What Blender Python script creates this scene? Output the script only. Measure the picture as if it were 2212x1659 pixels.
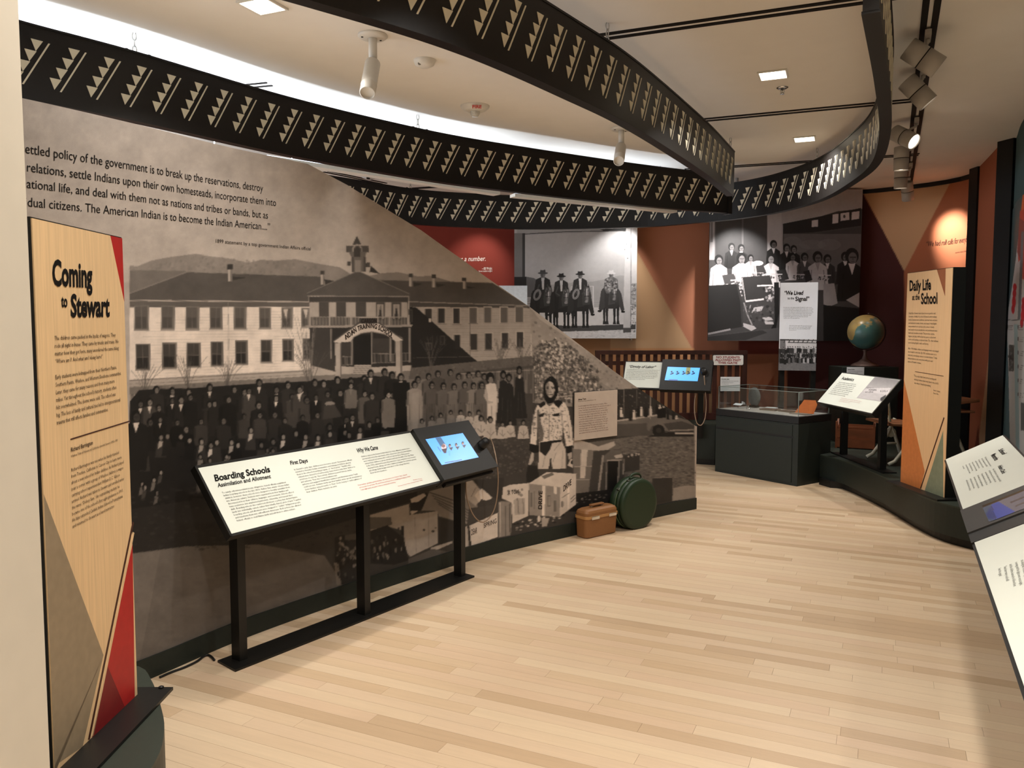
import bpy, bmesh, math, random
import numpy as np
from mathutils import Vector, Matrix

for o in list(bpy.data.objects):
    bpy.data.objects.remove(o, do_unlink=True)
S = bpy.context.scene
COL = S.collection
random.seed(7)
RNG = np.random.default_rng(11)

# ------------------------------------------------------------------ camera
FPX, CX, CY, CAMH = 1720.0, 1106.0, 829.5, 1.65
PITCH = math.atan(119.5 / FPX)
cam = bpy.data.cameras.new('camera')
cam.sensor_width = 36.0
cam.lens = 36.0 * FPX / 2212.0
cam.clip_start = 0.05
cam_o = bpy.data.objects.new('camera', cam)
cam_o.location = (0, 0, CAMH)
cam_o.rotation_euler = (math.pi / 2 - PITCH, 0, 0)
COL.objects.link(cam_o)
S.camera = cam_o

# ------------------------------------------------------------------ world, exposure, window daylight
w = bpy.data.worlds.new('world')
S.world = w
w.use_nodes = True
w.node_tree.nodes['Background'].inputs[0].default_value = (0.9, 0.95, 1.0, 1)
w.node_tree.nodes['Background'].inputs[1].default_value = 0.02
S.view_settings.view_transform = 'Standard'
S.view_settings.look = 'None'
S.view_settings.gamma = 1.0
S.view_settings.use_curve_mapping = False
S.view_settings.exposure = -0.04

S.cycles.max_bounces = 4
S.cycles.diffuse_bounces = 3
S.cycles.glossy_bounces = 2
S.cycles.transmission_bounces = 2
S.cycles.transparent_max_bounces = 8
S.cycles.caustics_reflective = False
S.cycles.caustics_refractive = False

WARM = (1.0, 0.945, 0.875)
NEUT = (1.0, 0.975, 0.93)
COOL = (0.78, 0.89, 1.0)
CEIL = 3.4

def area(name, loc, target, W, size, size_y=None, col=WARM, spread=180):
    l = bpy.data.lights.new(name, 'AREA')
    l.energy = W
    l.color = col
    l.size = size
    l.shape = 'RECTANGLE' if size_y else 'SQUARE'
    if size_y:
        l.size_y = size_y
    l.spread = math.radians(spread)
    o = bpy.data.objects.new(name, l)
    o.location = loc
    o.rotation_euler = (Vector(target) - Vector(loc)).to_track_quat('-Z', 'Y').to_euler()
    COL.objects.link(o)
    return o

def spot(name, loc, target, W, deg, blend=0.6, col=WARM, r=0.04, parent=None):
    l = bpy.data.lights.new(name, 'SPOT')
    l.energy = W
    l.color = col
    l.spot_size = math.radians(deg)
    l.spot_blend = blend
    l.shadow_soft_size = r
    o = bpy.data.objects.new(name, l)
    o.location = Vector(loc) - (wloc(parent) if parent else Vector((0, 0, 0)))
    o.rotation_euler = (Vector(target) - Vector(loc)).to_track_quat('-Z', 'Y').to_euler()
    COL.objects.link(o)
    if parent:
        o.parent = parent
    return o

# daylight of the tall windows on the far left wall (behind the mural partition)
area('window_daylight', (-5.75, 5.6, 1.9), (-2.2, 6.2, 3.9), 90, 6.0, 1.6, COOL, 110)

# ------------------------------------------------------------------ helpers: pixels -> rays
FW = np.array([0, math.cos(PITCH), -math.sin(PITCH)])
UP = np.array([0, math.sin(PITCH), math.cos(PITCH)])
CP = np.array([0, 0, CAMH])

def ray(px, py):
    px = np.asarray(px, float); py = np.asarray(py, float)
    a = (CY - py) / FPX
    return np.stack([(px - CX) / FPX, FW[1] + UP[1] * a, FW[2] + UP[2] * a], -1)

def gz(px, py, z=0.0):
    d = ray(px, py)
    return CP + d * ((z - CAMH) / d[..., 2:3])

def gy(px, py, Y):
    d = ray(px, py)
    return CP + d * (Y / d[..., 1:2])

def proj(P):
    q = np.asarray(P, float) - CP
    z = q @ FW
    return CX + FPX * q[..., 0] / z, CY - FPX * (q @ UP) / z

# ------------------------------------------------------------------ helpers: objects
def wloc(o):
    v = Vector((0, 0, 0))
    while o is not None:
        v += o.location
        o = o.parent
    return v

def tag(o, label=None, cat=None, group=None, kind=None):
    if label: o['label'] = label
    if cat: o['category'] = cat
    if group: o['group'] = group
    if kind: o['kind'] = kind
    return o

def thing(name, loc, label, cat, group=None):
    o = bpy.data.objects.new(name, None)
    o.empty_display_size = 0.1
    o.location = loc
    COL.objects.link(o)
    return tag(o, label, cat, group)

def lin(c):
    c = np.asarray(c, float) / 255.0
    return np.where(c <= 0.04045, c / 12.92, ((c + 0.055) / 1.055) ** 2.4)

MATS = {}
def mat(name, rgb, rough=0.6, spec=0.35, metal=0.0, var=0.06, scale=30.0, bump=0.0, emit=None, estr=0.0,
        alpha=1.0, trans=0.0, ior=1.45, stretch=(1, 1, 1)):
    if name in MATS: return MATS[name]
    m = bpy.data.materials.new(name)
    m.use_nodes = True
    nt = m.node_tree
    b = nt.nodes['Principled BSDF']
    c = lin(rgb)
    b.inputs['Roughness'].default_value = rough
    b.inputs['Specular IOR Level'].default_value = spec
    b.inputs['Metallic'].default_value = metal
    b.inputs['IOR'].default_value = ior
    b.inputs['Transmission Weight'].default_value = trans
    b.inputs['Alpha'].default_value = alpha
    tc = nt.nodes.new('ShaderNodeTexCoord')
    mp = nt.nodes.new('ShaderNodeMapping')
    mp.inputs['Scale'].default_value = stretch
    nz = nt.nodes.new('ShaderNodeTexNoise')
    nz.inputs['Scale'].default_value = scale
    nz.inputs['Detail'].default_value = 1.5
    rp = nt.nodes.new('ShaderNodeValToRGB')
    rp.color_ramp.elements[0].position = 0.3
    rp.color_ramp.elements[1].position = 0.7
    rp.color_ramp.elements[0].color = (*np.clip(c * (1 - var), 0, 1), 1)
    rp.color_ramp.elements[1].color = (*np.clip(c * (1 + var), 0, 1), 1)
    nt.links.new(tc.outputs['Object'], mp.inputs['Vector'])
    nt.links.new(mp.outputs[0], nz.inputs['Vector'])
    nt.links.new(nz.outputs['Fac'], rp.inputs['Fac'])
    nt.links.new(rp.outputs[0], b.inputs['Base Color'])
    if bump:
        bp = nt.nodes.new('ShaderNodeBump')
        bp.inputs['Strength'].default_value = bump
        bp.inputs['Distance'].default_value = 0.002
        nt.links.new(nz.outputs['Fac'], bp.inputs['Height'])
        nt.links.new(bp.outputs[0], b.inputs['Normal'])
    if emit is not None:
        b.inputs['Emission Color'].default_value = (*lin(emit), 1)
        b.inputs['Emission Strength'].default_value = estr
    MATS[name] = m
    return m

def attr_mat(name, rough=0.55, spec=0.3, emit=0.0, grain=0.0):
    if name in MATS: return MATS[name]
    m = bpy.data.materials.new(name)
    m.use_nodes = True
    nt = m.node_tree
    b = nt.nodes['Principled BSDF']
    b.inputs['Roughness'].default_value = rough
    b.inputs['Specular IOR Level'].default_value = spec
    a = nt.nodes.new('ShaderNodeAttribute')
    a.attribute_name = 'Col'
    src = a.outputs['Color']
    if grain:
        nz = nt.nodes.new('ShaderNodeTexNoise')
        nz.inputs['Scale'].default_value = 260
        nz.inputs['Detail'].default_value = 1
        tc = nt.nodes.new('ShaderNodeTexCoord')
        nt.links.new(tc.outputs['Object'], nz.inputs['Vector'])
        mr = nt.nodes.new('ShaderNodeMapRange')
        mr.inputs['To Min'].default_value = 1 - grain
        mr.inputs['To Max'].default_value = 1 + grain
        nt.links.new(nz.outputs['Fac'], mr.inputs['Value'])
        vm = nt.nodes.new('ShaderNodeVectorMath'); vm.operation = 'SCALE'
        nt.links.new(a.outputs['Color'], vm.inputs[0])
        nt.links.new(mr.outputs[0], vm.inputs['Scale'])
        src = vm.outputs[0]
    nt.links.new(src, b.inputs['Base Color'])
    if emit:
        nt.links.new(a.outputs['Color'], b.inputs['Emission Color'])
        b.inputs['Emission Strength'].default_value = emit
    MATS[name] = m
    return m

class MB:
    """collects shapes in world coordinates, build() links them as one mesh object"""
    def __init__(s): s.v = []; s.f = []; s.sm = []
    def add(s, v, f, smooth=False):
        n = len(s.v)
        s.v += [tuple(map(float, p)) for p in v]
        s.f += [tuple(int(i) + n for i in q) for q in f]
        s.sm += [smooth] * len(f)
        return s
    def box(s, c, size, M=None):
        x, y, z = [a / 2 for a in size]
        pts = [Vector((sx * x, sy * y, sz * z)) for sz in (-1, 1) for sx, sy in ((-1, -1), (1, -1), (1, 1), (-1, 1))]
        if M is not None: pts = [M @ p for p in pts]
        pts = [p + Vector(c) for p in pts]
        return s.add(pts, [(3, 2, 1, 0), (4, 5, 6, 7), (0, 1, 5, 4), (1, 2, 6, 5), (2, 3, 7, 6), (3, 0, 4, 7)])
    def hexa(s, bottom, top):
        """two loops of n points -> closed prism"""
        n = len(bottom)
        f = [tuple(range(n))[::-1], tuple(range(n, 2 * n))] + [(i, (i + 1) % n, n + (i + 1) % n, n + i) for i in range(n)]
        return s.add(list(bottom) + list(top), f)
    def rbox(s, c, size, r, M=None, seg=3):
        """box with rounded edges"""
        bm = bmesh.new()
        bmesh.ops.create_cube(bm, size=1)
        bmesh.ops.scale(bm, vec=size, verts=bm.verts)
        bmesh.ops.bevel(bm, geom=bm.edges[:], offset=r, segments=seg, profile=0.5, affect='EDGES')
        if M is not None: bmesh.ops.transform(bm, matrix=M, verts=bm.verts)
        bmesh.ops.translate(bm, vec=c, verts=bm.verts)
        bm.verts.index_update()
        s.add([v.co for v in bm.verts], [[v.index for v in f.verts] for f in bm.faces], False)
        bm.free()
        return s
    def tube(s, pts, r, n=8, closed=False):
        pts = [Vector(p) for p in pts]
        L = len(pts); rings = []
        up = Vector((0.13, 0.21, 1)).normalized()
        for i, p in enumerate(pts):
            a = pts[(i - 1) % L] if (closed or i) else p
            b = pts[(i + 1) % L] if (closed or i < L - 1) else p
            t = (b - a).normalized()
            x = t.cross(up)
            if x.length < 1e-4: x = t.cross(Vector((1, 0, 0)))
            x.normalize(); y = t.cross(x)
            rr = r[i] if hasattr(r, '__len__') else r
            rings.append([p + (x * math.cos(2 * math.pi * k / n) + y * math.sin(2 * math.pi * k / n)) * rr for k in range(n)])
        v = [q for rg in rings for q in rg]
        m = L if closed else L - 1
        f = [(i * n + k, i * n + (k + 1) % n, ((i + 1) % L) * n + (k + 1) % n, ((i + 1) % L) * n + k) for i in range(m) for k in range(n)]
        if not closed: f += [tuple(range(n)), tuple(range((L - 1) * n, L * n))[::-1]]
        return s.add(v, f, True)
    def lathe(s, c, prof, axis=(0, 0, 1), n=24, caps=True):
        """prof: list of (radius, height along axis)"""
        R = Vector((0, 0, 1)).rotation_difference(Vector(axis).normalized()).to_matrix()
        v = []
        for r, h in prof:
            for k in range(n):
                a = 2 * math.pi * k / n
                v.append(R @ Vector((r * math.cos(a), r * math.sin(a), h)) + Vector(c))
        L = len(prof)
        f = [(i * n + k, i * n + (k + 1) % n, (i + 1) * n + (k + 1) % n, (i + 1) * n + k) for i in range(L - 1) for k in range(n)]
        sm = s.add(v, f, True)
        if caps:
            m = len(s.v) - L * n
            s.f += [tuple(range(m, m + n))[::-1], tuple(range(m + (L - 1) * n, m + L * n))]
            s.sm += [False, False]
        return s
    def build(s, name, m, parent=None, **kw):
        me = bpy.data.meshes.new(name)
        off = wloc(parent) if parent else Vector((0, 0, 0))
        me.from_pydata([(p[0] - off.x, p[1] - off.y, p[2] - off.z) for p in s.v], [], s.f)
        me.materials.append(m)
        me.polygons.foreach_set('use_smooth', s.sm)
        me.update()
        bm = bmesh.new(); bm.from_mesh(me)
        bmesh.ops.recalc_face_normals(bm, faces=bm.faces)
        bm.to_mesh(me); bm.free()
        o = bpy.data.objects.new(name, me)
        COL.objects.link(o)
        if parent: o.parent = parent
        return tag(o, **kw)

def smooth_path(pts, n=80):
    """Catmull-Rom through plan points, resampled evenly"""
    P = np.array(pts, float)
    P = np.vstack([2 * P[0] - P[1], P, 2 * P[-1] - P[-2]])
    out = []
    for i in range(1, len(P) - 2):
        for t in np.linspace(0, 1, 24, endpoint=False):
            a, b, c, d = P[i - 1], P[i], P[i + 1], P[i + 2]
            out.append(0.5 * (2 * b + (c - a) * t + (2 * a - 5 * b + 4 * c - d) * t * t + (3 * b - 3 * c + d - a) * t ** 3))
    out.append(P[-2])
    out = np.array(out)
    s = np.r_[0, np.cumsum(np.linalg.norm(np.diff(out, axis=0), axis=1))]
    u = np.linspace(0, s[-1], n)
    return np.stack([np.interp(u, s, out[:, k]) for k in range(out.shape[1])], 1)

# ------------------------------------------------------------------ surfaces that printing goes on
class CurveSurf:
    """upright wall over a plan curve: u = arc length, v = height; side = +1 if the room lies to the right of the path"""
    def __init__(s, pts, side=1, n=160):
        s.P = smooth_path(pts, n)
        s.s = np.r_[0, np.cumsum(np.linalg.norm(np.diff(s.P, axis=0), axis=1))]
        s.L = s.s[-1]
        t = np.gradient(s.P, axis=0); t /= np.linalg.norm(t, axis=1)[:, None]
        s.N = np.stack([t[:, 1], -t[:, 0]], 1) * side
        s.ratio = s.P[:, 0] / s.P[:, 1]
    def uv(s, px, py):
        d = ray(px, py)
        u = np.interp(d[..., 0] / d[..., 1], s.ratio, s.s)
        y = np.interp(u, s.s, s.P[:, 1])
        return np.stack([u, CAMH + d[..., 2] * y / d[..., 1]], -1)
    def pt(s, u, v, off=0.0):
        x = np.interp(u, s.s, s.P[:, 0]) + off * np.interp(u, s.s, s.N[:, 0])
        y = np.interp(u, s.s, s.P[:, 1]) + off * np.interp(u, s.s, s.N[:, 1])
        return np.stack([x, y, np.broadcast_to(v, np.shape(x))], -1)

class PlaneSurf:
    """flat board: o = corner, eu / ev unit axes, n = outward normal"""
    def __init__(s, o, eu, ev):
        s.o = np.array(o, float)
        s.eu = np.array(eu, float) / np.linalg.norm(eu)
        ev = np.array(ev, float); ev = ev - s.eu * (ev @ s.eu)
        s.ev = ev / np.linalg.norm(ev)
        s.n = np.cross(s.eu, s.ev)
        if s.n @ (CP - s.o) < 0: s.n = -s.n
    def uv(s, px, py):
        d = ray(px, py)
        t = ((s.o - CP) @ s.n) / (d @ s.n)
        q = CP + d * np.asarray(t)[..., None] - s.o
        return np.stack([q @ s.eu, q @ s.ev], -1)
    def pt(s, u, v, off=0.0):
        u = np.asarray(u, float); v = np.asarray(v, float)
        return s.o + u[..., None] * s.eu + v[..., None] * s.ev + off * s.n
    def slab(s, u0, v0, u1, v1, off0, off1):
        P = lambda o: [s.pt(a, b, o) for a, b in ((u0, v0), (u1, v0), (u1, v1), (u0, v1))]
        return MB().hexa(P(off0), P(off1))
    def poly(s, uvs, off0, off1):
        return MB().hexa([s.pt(a, b, off0) for a, b in uvs], [s.pt(a, b, off1) for a, b in uvs])

# ------------------------------------------------------------------ printed pictures: tones painted, then carried onto a fine mesh
class Canvas:
    def __init__(s, x0, y0, x1, y1, sc, base, tint=(1, 0.98, 0.97)):
        s.x0, s.y0, s.sc = x0, y0, sc
        s.w, s.h = int((x1 - x0) * sc) + 2, int((y1 - y0) * sc) + 2
        s.tint = np.array(tint, float)
        s.a = np.zeros((s.h, s.w, 3)); s.a[:] = s.c(base)
        s.ox = s.oy = 0.0; s.z = 1.0
    def frame(s, ox, oy, z):
        """following coordinates are those of an enlarged detail: px = ox + x / z"""
        s.ox, s.oy, s.z = ox, oy, z
        return s
    def c(s, t):
        return np.array(t, float) if hasattr(t, '__len__') else t * s.tint
    def X(s, p):
        p = np.asarray(p, float)
        return np.stack([(s.ox + p[..., 0] / s.z - s.x0) * s.sc, (s.oy + p[..., 1] / s.z - s.y0) * s.sc], -1)
    def poly(s, pts, t, al=1.0):
        q = s.X(pts); c = s.c(t)
        x1, y1 = q[:, 0], q[:, 1]; x2, y2 = np.roll(x1, -1), np.roll(y1, -1)
        for r in range(max(0, int(y1.min())), min(s.h - 1, int(y1.max()) + 1) + 1):
            y = r + 0.5
            k = (y1 <= y) != (y2 <= y)
            if not k.any(): continue
            xs = np.sort(x1[k] + (y - y1[k]) * (x2[k] - x1[k]) / (y2[k] - y1[k]))
            for a, b in zip(xs[::2], xs[1::2]):
                a = max(0, int(round(a))); b = min(s.w, int(round(b)))
                if b <= a: b = a + 1
                if a < s.w: s.a[r, a:b] = s.a[r, a:b] * (1 - al) + c * al
        return s
    def rect(s, l, t, r, b, tone, al=1.0):
        return s.poly([(l, t), (r, t), (r, b), (l, b)], tone, al)
    def ell(s, x, y, rx, ry, tone, al=1.0, rot=0.0, n=16):
        a = np.linspace(0, 2 * np.pi, n, endpoint=False)
        X, Y = rx * np.cos(a), ry * np.sin(a)
        return s.poly(np.stack([x + X * math.cos(rot) - Y * math.sin(rot), y + X * math.sin(rot) + Y * math.cos(rot)], 1), tone, al)
    def line(s, pts, wd, tone, al=1.0):
        for (xa, ya), (xb, yb) in zip(pts[:-1], pts[1:]):
            L = math.hypot(xb - xa, yb - ya) or 1
            nx, ny = -(yb - ya) / L * wd / 2, (xb - xa) / L * wd / 2
            s.poly([(xa + nx, ya + ny), (xb + nx, yb + ny), (xb - nx, yb - ny), (xa - nx, ya - ny)], tone, al)
        return s
    def specks(s, pts, n, tones, r=(1, 3), al=0.7, asp=1.0):
        """small blots scattered inside a polygon"""
        P = np.array(pts, float); lo, hi = P.min(0), P.max(0)
        x2, y2 = np.roll(P[:, 0], -1), np.roll(P[:, 1], -1)
        for _ in range(n):
            q = lo + RNG.random(2) * (hi - lo)
            k = (P[:, 1] <= q[1]) != (y2 <= q[1])
            xs = P[k, 0] + (q[1] - P[k, 1]) * (x2[k] - P[k, 0]) / (y2[k] - P[k, 1])
            if (xs > q[0]).sum() % 2:
                rr = RNG.uniform(*r)
                s.ell(q[0], q[1], rr, rr * asp, tones[RNG.integers(len(tones))], al, n=6)
        return s
    def noise(s, amt, cells=40):
        n = np.zeros((s.h, s.w))
        for k in (1, 3, 9):
            g = RNG.random((int(cells * k * s.h / s.w) + 3, cells * k + 3))
            yi = np.linspace(0, g.shape[0] - 2, s.h); xi = np.linspace(0, g.shape[1] - 2, s.w)
            y0 = yi.astype(int); x0 = xi.astype(int); fy = (yi - y0)[:, None]; fx = (xi - x0)[None]
            n += (g[y0][:, x0] * (1 - fy) * (1 - fx) + g[y0 + 1][:, x0] * fy * (1 - fx) + g[y0][:, x0 + 1] * (1 - fy) * fx + g[y0 + 1][:, x0 + 1] * fy * fx - 0.5) / k ** 0.5
        s.a *= (1 + amt * n)[..., None]
        return s
    def blur(s, n=1):
        for _ in range(n):
            p = np.pad(s.a, ((1, 1), (1, 1), (0, 0)), 'edge')
            s.a = (p[1:-1, 1:-1] * 4 + p[:-2, 1:-1] + p[2:, 1:-1] + p[1:-1, :-2] + p[1:-1, 2:]) / 8
        return s
    def sample(s, px, py):
        x = np.clip((px - s.x0) * s.sc - 0.5, 0, s.w - 1.001); y = np.clip((py - s.y0) * s.sc - 0.5, 0, s.h - 1.001)
        xi = x.astype(int); yi = y.astype(int); fx = (x - xi)[..., None]; fy = (y - yi)[..., None]
        return s.a[yi, xi] * (1 - fx) * (1 - fy) + s.a[yi, xi + 1] * fx * (1 - fy) + s.a[yi + 1, xi] * (1 - fx) * fy + s.a[yi + 1, xi + 1] * fx * fy

def grid_mesh(name, P, rgb, m, parent=None, **kw):
    """P: rows x cols x 3 world points, rgb: same shape in 0..255"""
    R, C = P.shape[:2]
    off = np.array(wloc(parent)) if parent else np.zeros(3)
    me = bpy.data.meshes.new(name)
    idx = np.arange(R * C).reshape(R, C)
    q = np.stack([idx[:-1, :-1], idx[:-1, 1:], idx[1:, 1:], idx[1:, :-1]], -1).reshape(-1, 4)
    me.vertices.add(R * C); me.loops.add(q.size); me.polygons.add(len(q))
    me.vertices.foreach_set('co', (P - off).reshape(-1).astype(np.float32))
    me.loops.foreach_set('vertex_index', q.reshape(-1).astype(np.int32))
    me.polygons.foreach_set('loop_start', np.arange(0, q.size, 4, dtype=np.int32))
    ca = me.color_attributes.new('Col', 'FLOAT_COLOR', 'POINT')
    c = np.ones((R * C, 4), np.float32); c[:, :3] = lin(np.clip(rgb, 0, 255)).reshape(-1, 3)
    ca.data.foreach_set('color', c.reshape(-1))
    me.polygons.foreach_set('use_smooth', np.ones(len(q), bool))
    me.update(); me.validate()
    me.materials.append(m)
    o = bpy.data.objects.new(name, me)
    COL.objects.link(o)
    if parent: o.parent = parent
    return tag(o, **kw)

def print_on(name, surf, uv, cv, m, off, parent=None, **kw):
    """uv: rows x cols x 2 on a surface; colours come from the canvas"""
    base = surf.pt(uv[..., 0], uv[..., 1], 0.0)
    px, py = proj(base)
    return grid_mesh(name, surf.pt(uv[..., 0], uv[..., 1], off), cv.sample(px, py), m, parent, **kw)

def uv_rect(u0, v0, u1, v1, nu, nv):
    U, V = np.meshgrid(np.linspace(u0, u1, nu), np.linspace(v0, v1, nv))
    return np.stack([U, V], -1)

# ------------------------------------------------------------------ lettering
_tc = {}
def glyphs(txt, bold=0.0, shear=0.0, res=2):
    k = (txt, bold, shear, res)
    if k not in _tc:
        cu = bpy.data.curves.new('lettering', 'FONT')
        cu.body = txt; cu.offset = bold; cu.shear = shear; cu.resolution_u = res; cu.fill_mode = 'FRONT'
        ob = bpy.data.objects.new('lettering', cu)
        me = ob.to_mesh()
        v = np.array([p.co[:2] for p in me.vertices]) if len(me.vertices) else np.zeros((0, 2))
        f = [tuple(p.vertices) for p in me.polygons]
        ob.to_mesh_clear()
        bpy.data.objects.remove(ob); bpy.data.curves.remove(cu)
        _tc[k] = (v, f)
    return _tc[k]

def width(txt, bold=0.0, shear=0.0):
    v, _ = glyphs(txt, bold, shear)
    return v[:, 0].max() if len(v) else 0.0

CAPH = 0.66
def put_text(name, surf, parent, items, m, off, **kw):
    """items: (verts2d in uv, faces)"""
    V = []; F = []; n = 0
    for v, f in items:
        V.append(v); F += [tuple(i + n for i in q) for q in f]; n += len(v)
    uv = np.vstack(V)
    P = surf.pt(uv[:, 0], uv[:, 1], off)
    b = MB(); b.v = [tuple(p) for p in P]; b.f = F; b.sm = [False] * len(F)
    me = bpy.data.meshes.new(name)
    o_ = wloc(parent) if parent else Vector((0, 0, 0))
    me.from_pydata([(p[0] - o_.x, p[1] - o_.y, p[2] - o_.z) for p in b.v], [], F)
    me.materials.append(m); me.update()
    o = bpy.data.objects.new(name, me)
    COL.objects.link(o)
    if parent: o.parent = parent
    return tag(o, **kw)

def title(surf, txt, pl, pr, ptop, bold=0.0, shear=0.0, prefix='', res=3):
    """one line: baseline from pixel pl to pr, capitals reach up to pixel ptop; prefix hangs off to the left"""
    a, b, t = surf.uv(*pl), surf.uv(*pr), surf.uv(*ptop)
    wd = width(txt, bold, shear)
    eu = (b - a) / wd
    ev = (t - a) / CAPH
    full = prefix + txt
    v, f = glyphs(full, bold, shear, res)
    x0 = width(full, bold, shear) - wd if prefix else 0.0
    return (a + (v[:, :1] - x0) * eu + v[:, 1:] * ev, f)

def block(surf, lines, ptl, ptr, pbl, bold=0.0, shear=0.0, size=0.8, res=1):
    """paragraph: first baseline ptl -> end of the longest line ptr, last baseline starts at pbl"""
    a, b, c = surf.uv(*ptl), surf.uv(*ptr), surf.uv(*pbl)
    wd = max(width(l, bold, shear) for l in lines if l)
    eu = (b - a) / wd
    n = max(1, len(lines) - 1)
    dn = (c - a) / n
    out = []
    for i, l in enumerate(lines):
        if not l: continue
        v, f = glyphs(l, bold, shear, res)
        out.append((a + dn * i + v[:, :1] * eu - v[:, 1:] * dn * size, f))
    return out

# ------------------------------------------------------------------ materials
M_BLACK = mat('black_powder_coat', (20, 19, 17), 0.42, 0.4, var=0.15, scale=400, bump=0.05)
M_BAND = mat('black_band_metal', (17, 14, 13), 0.5, 0.35, var=0.15, scale=60)
M_DKGREEN = mat('dark_green_laminate', (33, 38, 33), 0.5, 0.35, var=0.06, scale=50)
M_CREAM = mat('cream_inlay', (222, 214, 192), 0.6, 0.3, var=0.03)
M_CEIL = mat('ceiling_paint', (238, 233, 226), 0.9, 0.1, var=0.01, scale=6, bump=0.02)
M_WHITE = mat('white_enamel', (226, 222, 214), 0.35, 0.45, var=0.01)
M_GREYCAN = mat('grey_lamp_enamel', (178, 172, 164), 0.45, 0.4, var=0.02)
M_COLUMN = mat('white_wall_paint', (212, 205, 190), 0.85, 0.15, var=0.015, scale=12, bump=0.03)
M_STEEL = mat('bright_steel', (190, 188, 184), 0.28, 0.5, metal=1.0, var=0.03)
M_CHROME = mat('chrome', (215, 215, 215), 0.15, 0.5, metal=1.0, var=0.02)
M_INK = mat('black_ink', (22, 20, 19), 0.7, 0.15, var=0.05)
M_BODYINK = mat('grey_ink', (70, 68, 66), 0.7, 0.15, var=0.05)
M_REDINK = mat('red_ink', (200, 62, 54), 0.7, 0.15, var=0.05)
M_WHITEINK = mat('white_ink', (236, 226, 216), 0.7, 0.15, var=0.02)
M_BOARD = mat('white_graphic_board', (220, 223, 212), 0.45, 0.3, var=0.008, scale=8)
M_GLOW = mat('lamp_diffuser', (255, 250, 240), 0.5, 0.2, var=0.01, emit=(255, 240, 215), estr=14.0)
M_LENS = mat('lamp_lens', (255, 250, 240), 0.4, 0.2, var=0.01, emit=(255, 240, 220), estr=7.0)
M_SLOT = mat('dark_slot', (26, 22, 19), 0.7, 0.2, var=0.05)
M_DARKWOOD = mat('dark_stained_wood', (58, 30, 24), 0.38, 0.45, var=0.3, scale=14, bump=0.1, stretch=(1, 1, 0.12))
M_PAPER = mat('white_card', (222, 224, 226), 0.6, 0.2, var=0.01)
M_TEAL = mat('teal_wall_paint', (74, 96, 98), 0.8, 0.15, var=0.03, scale=10)
M_GLASS = mat('clear_glass', (235, 240, 240), 0.02, 0.5, var=0.0, trans=1.0, ior=1.12)
M_PRINT = attr_mat('photo_print', 0.5, 0.3)
M_MURAL = attr_mat('mural_vinyl', 0.55, 0.28, grain=0.06)
M_WALLP = attr_mat('painted_wall', 0.75, 0.18, grain=0.03)

# ------------------------------------------------------------------ floor of narrow maple planks
ANG = math.atan2(0.42, -0.906)
FD = np.array([math.cos(ANG), math.sin(ANG)]); FN = np.array([-FD[1], FD[0]])
mp_ = bpy.data.materials.new('maple_plank'); mp_.use_nodes = True
nt = mp_.node_tree; bs = nt.nodes['Principled BSDF']
at = nt.nodes.new('ShaderNodeAttribute'); at.attribute_name = 'Col'
tc = nt.nodes.new('ShaderNodeTexCoord'); oi = nt.nodes.new('ShaderNodeObjectInfo')
va = nt.nodes.new('ShaderNodeVectorMath'); va.operation = 'ADD'
vs = nt.nodes.new('ShaderNodeVectorMath'); vs.operation = 'SCALE'; vs.inputs['Scale'].default_value = 37.0
cxyz = nt.nodes.new('ShaderNodeCombineXYZ')
for k in range(3): nt.links.new(oi.outputs['Random'], cxyz.inputs[k])
nt.links.new(cxyz.outputs[0], vs.inputs[0]); nt.links.new(tc.outputs['Object'], va.inputs[0]); nt.links.new(vs.outputs[0], va.inputs[1])
mpg = nt.nodes.new('ShaderNodeMapping'); mpg.inputs['Scale'].default_value = (1.6, 26, 26)
nt.links.new(va.outputs[0], mpg.inputs['Vector'])
nz = nt.nodes.new('ShaderNodeTexNoise'); nz.inputs['Scale'].default_value = 2.2; nz.inputs['Detail'].default_value = 3; nz.inputs['Roughness'].default_value = 0.6
nt.links.new(mpg.outputs[0], nz.inputs['Vector'])
mr = nt.nodes.new('ShaderNodeMapRange'); mr.inputs['To Min'].default_value = 0.90; mr.inputs['To Max'].default_value = 1.08
nt.links.new(nz.outputs['Fac'], mr.inputs['Value'])
vm = nt.nodes.new('ShaderNodeVectorMath'); vm.operation = 'SCALE'
nt.links.new(at.outputs['Color'], vm.inputs[0]); nt.links.new(mr.outputs[0], vm.inputs['Scale'])
nt.links.new(vm.outputs[0], bs.inputs['Base Color'])
bs.inputs['Roughness'].default_value = 0.36; bs.inputs['Specular IOR Level'].default_value = 0.35

M_SUB = mat('plank_joint', (120, 92, 66), 0.8, 0.1)
floor = MB().box((0.25, 4.25, -0.054), (12.9, 15.9, 0.1)).build('floor', M_SUB, kind='structure')
floor['label'] = 'pale maple plank floor'

MUR = CurveSurf([(-2.3, 2.85), (-1.99, 3.25), (-1.713, 3.672), (-1.421, 4.182), (-0.889, 4.892), (-0.348, 5.538), (0.049, 5.904), (0.85, 6.57), (1.684, 7.216)], side=1)

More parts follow.
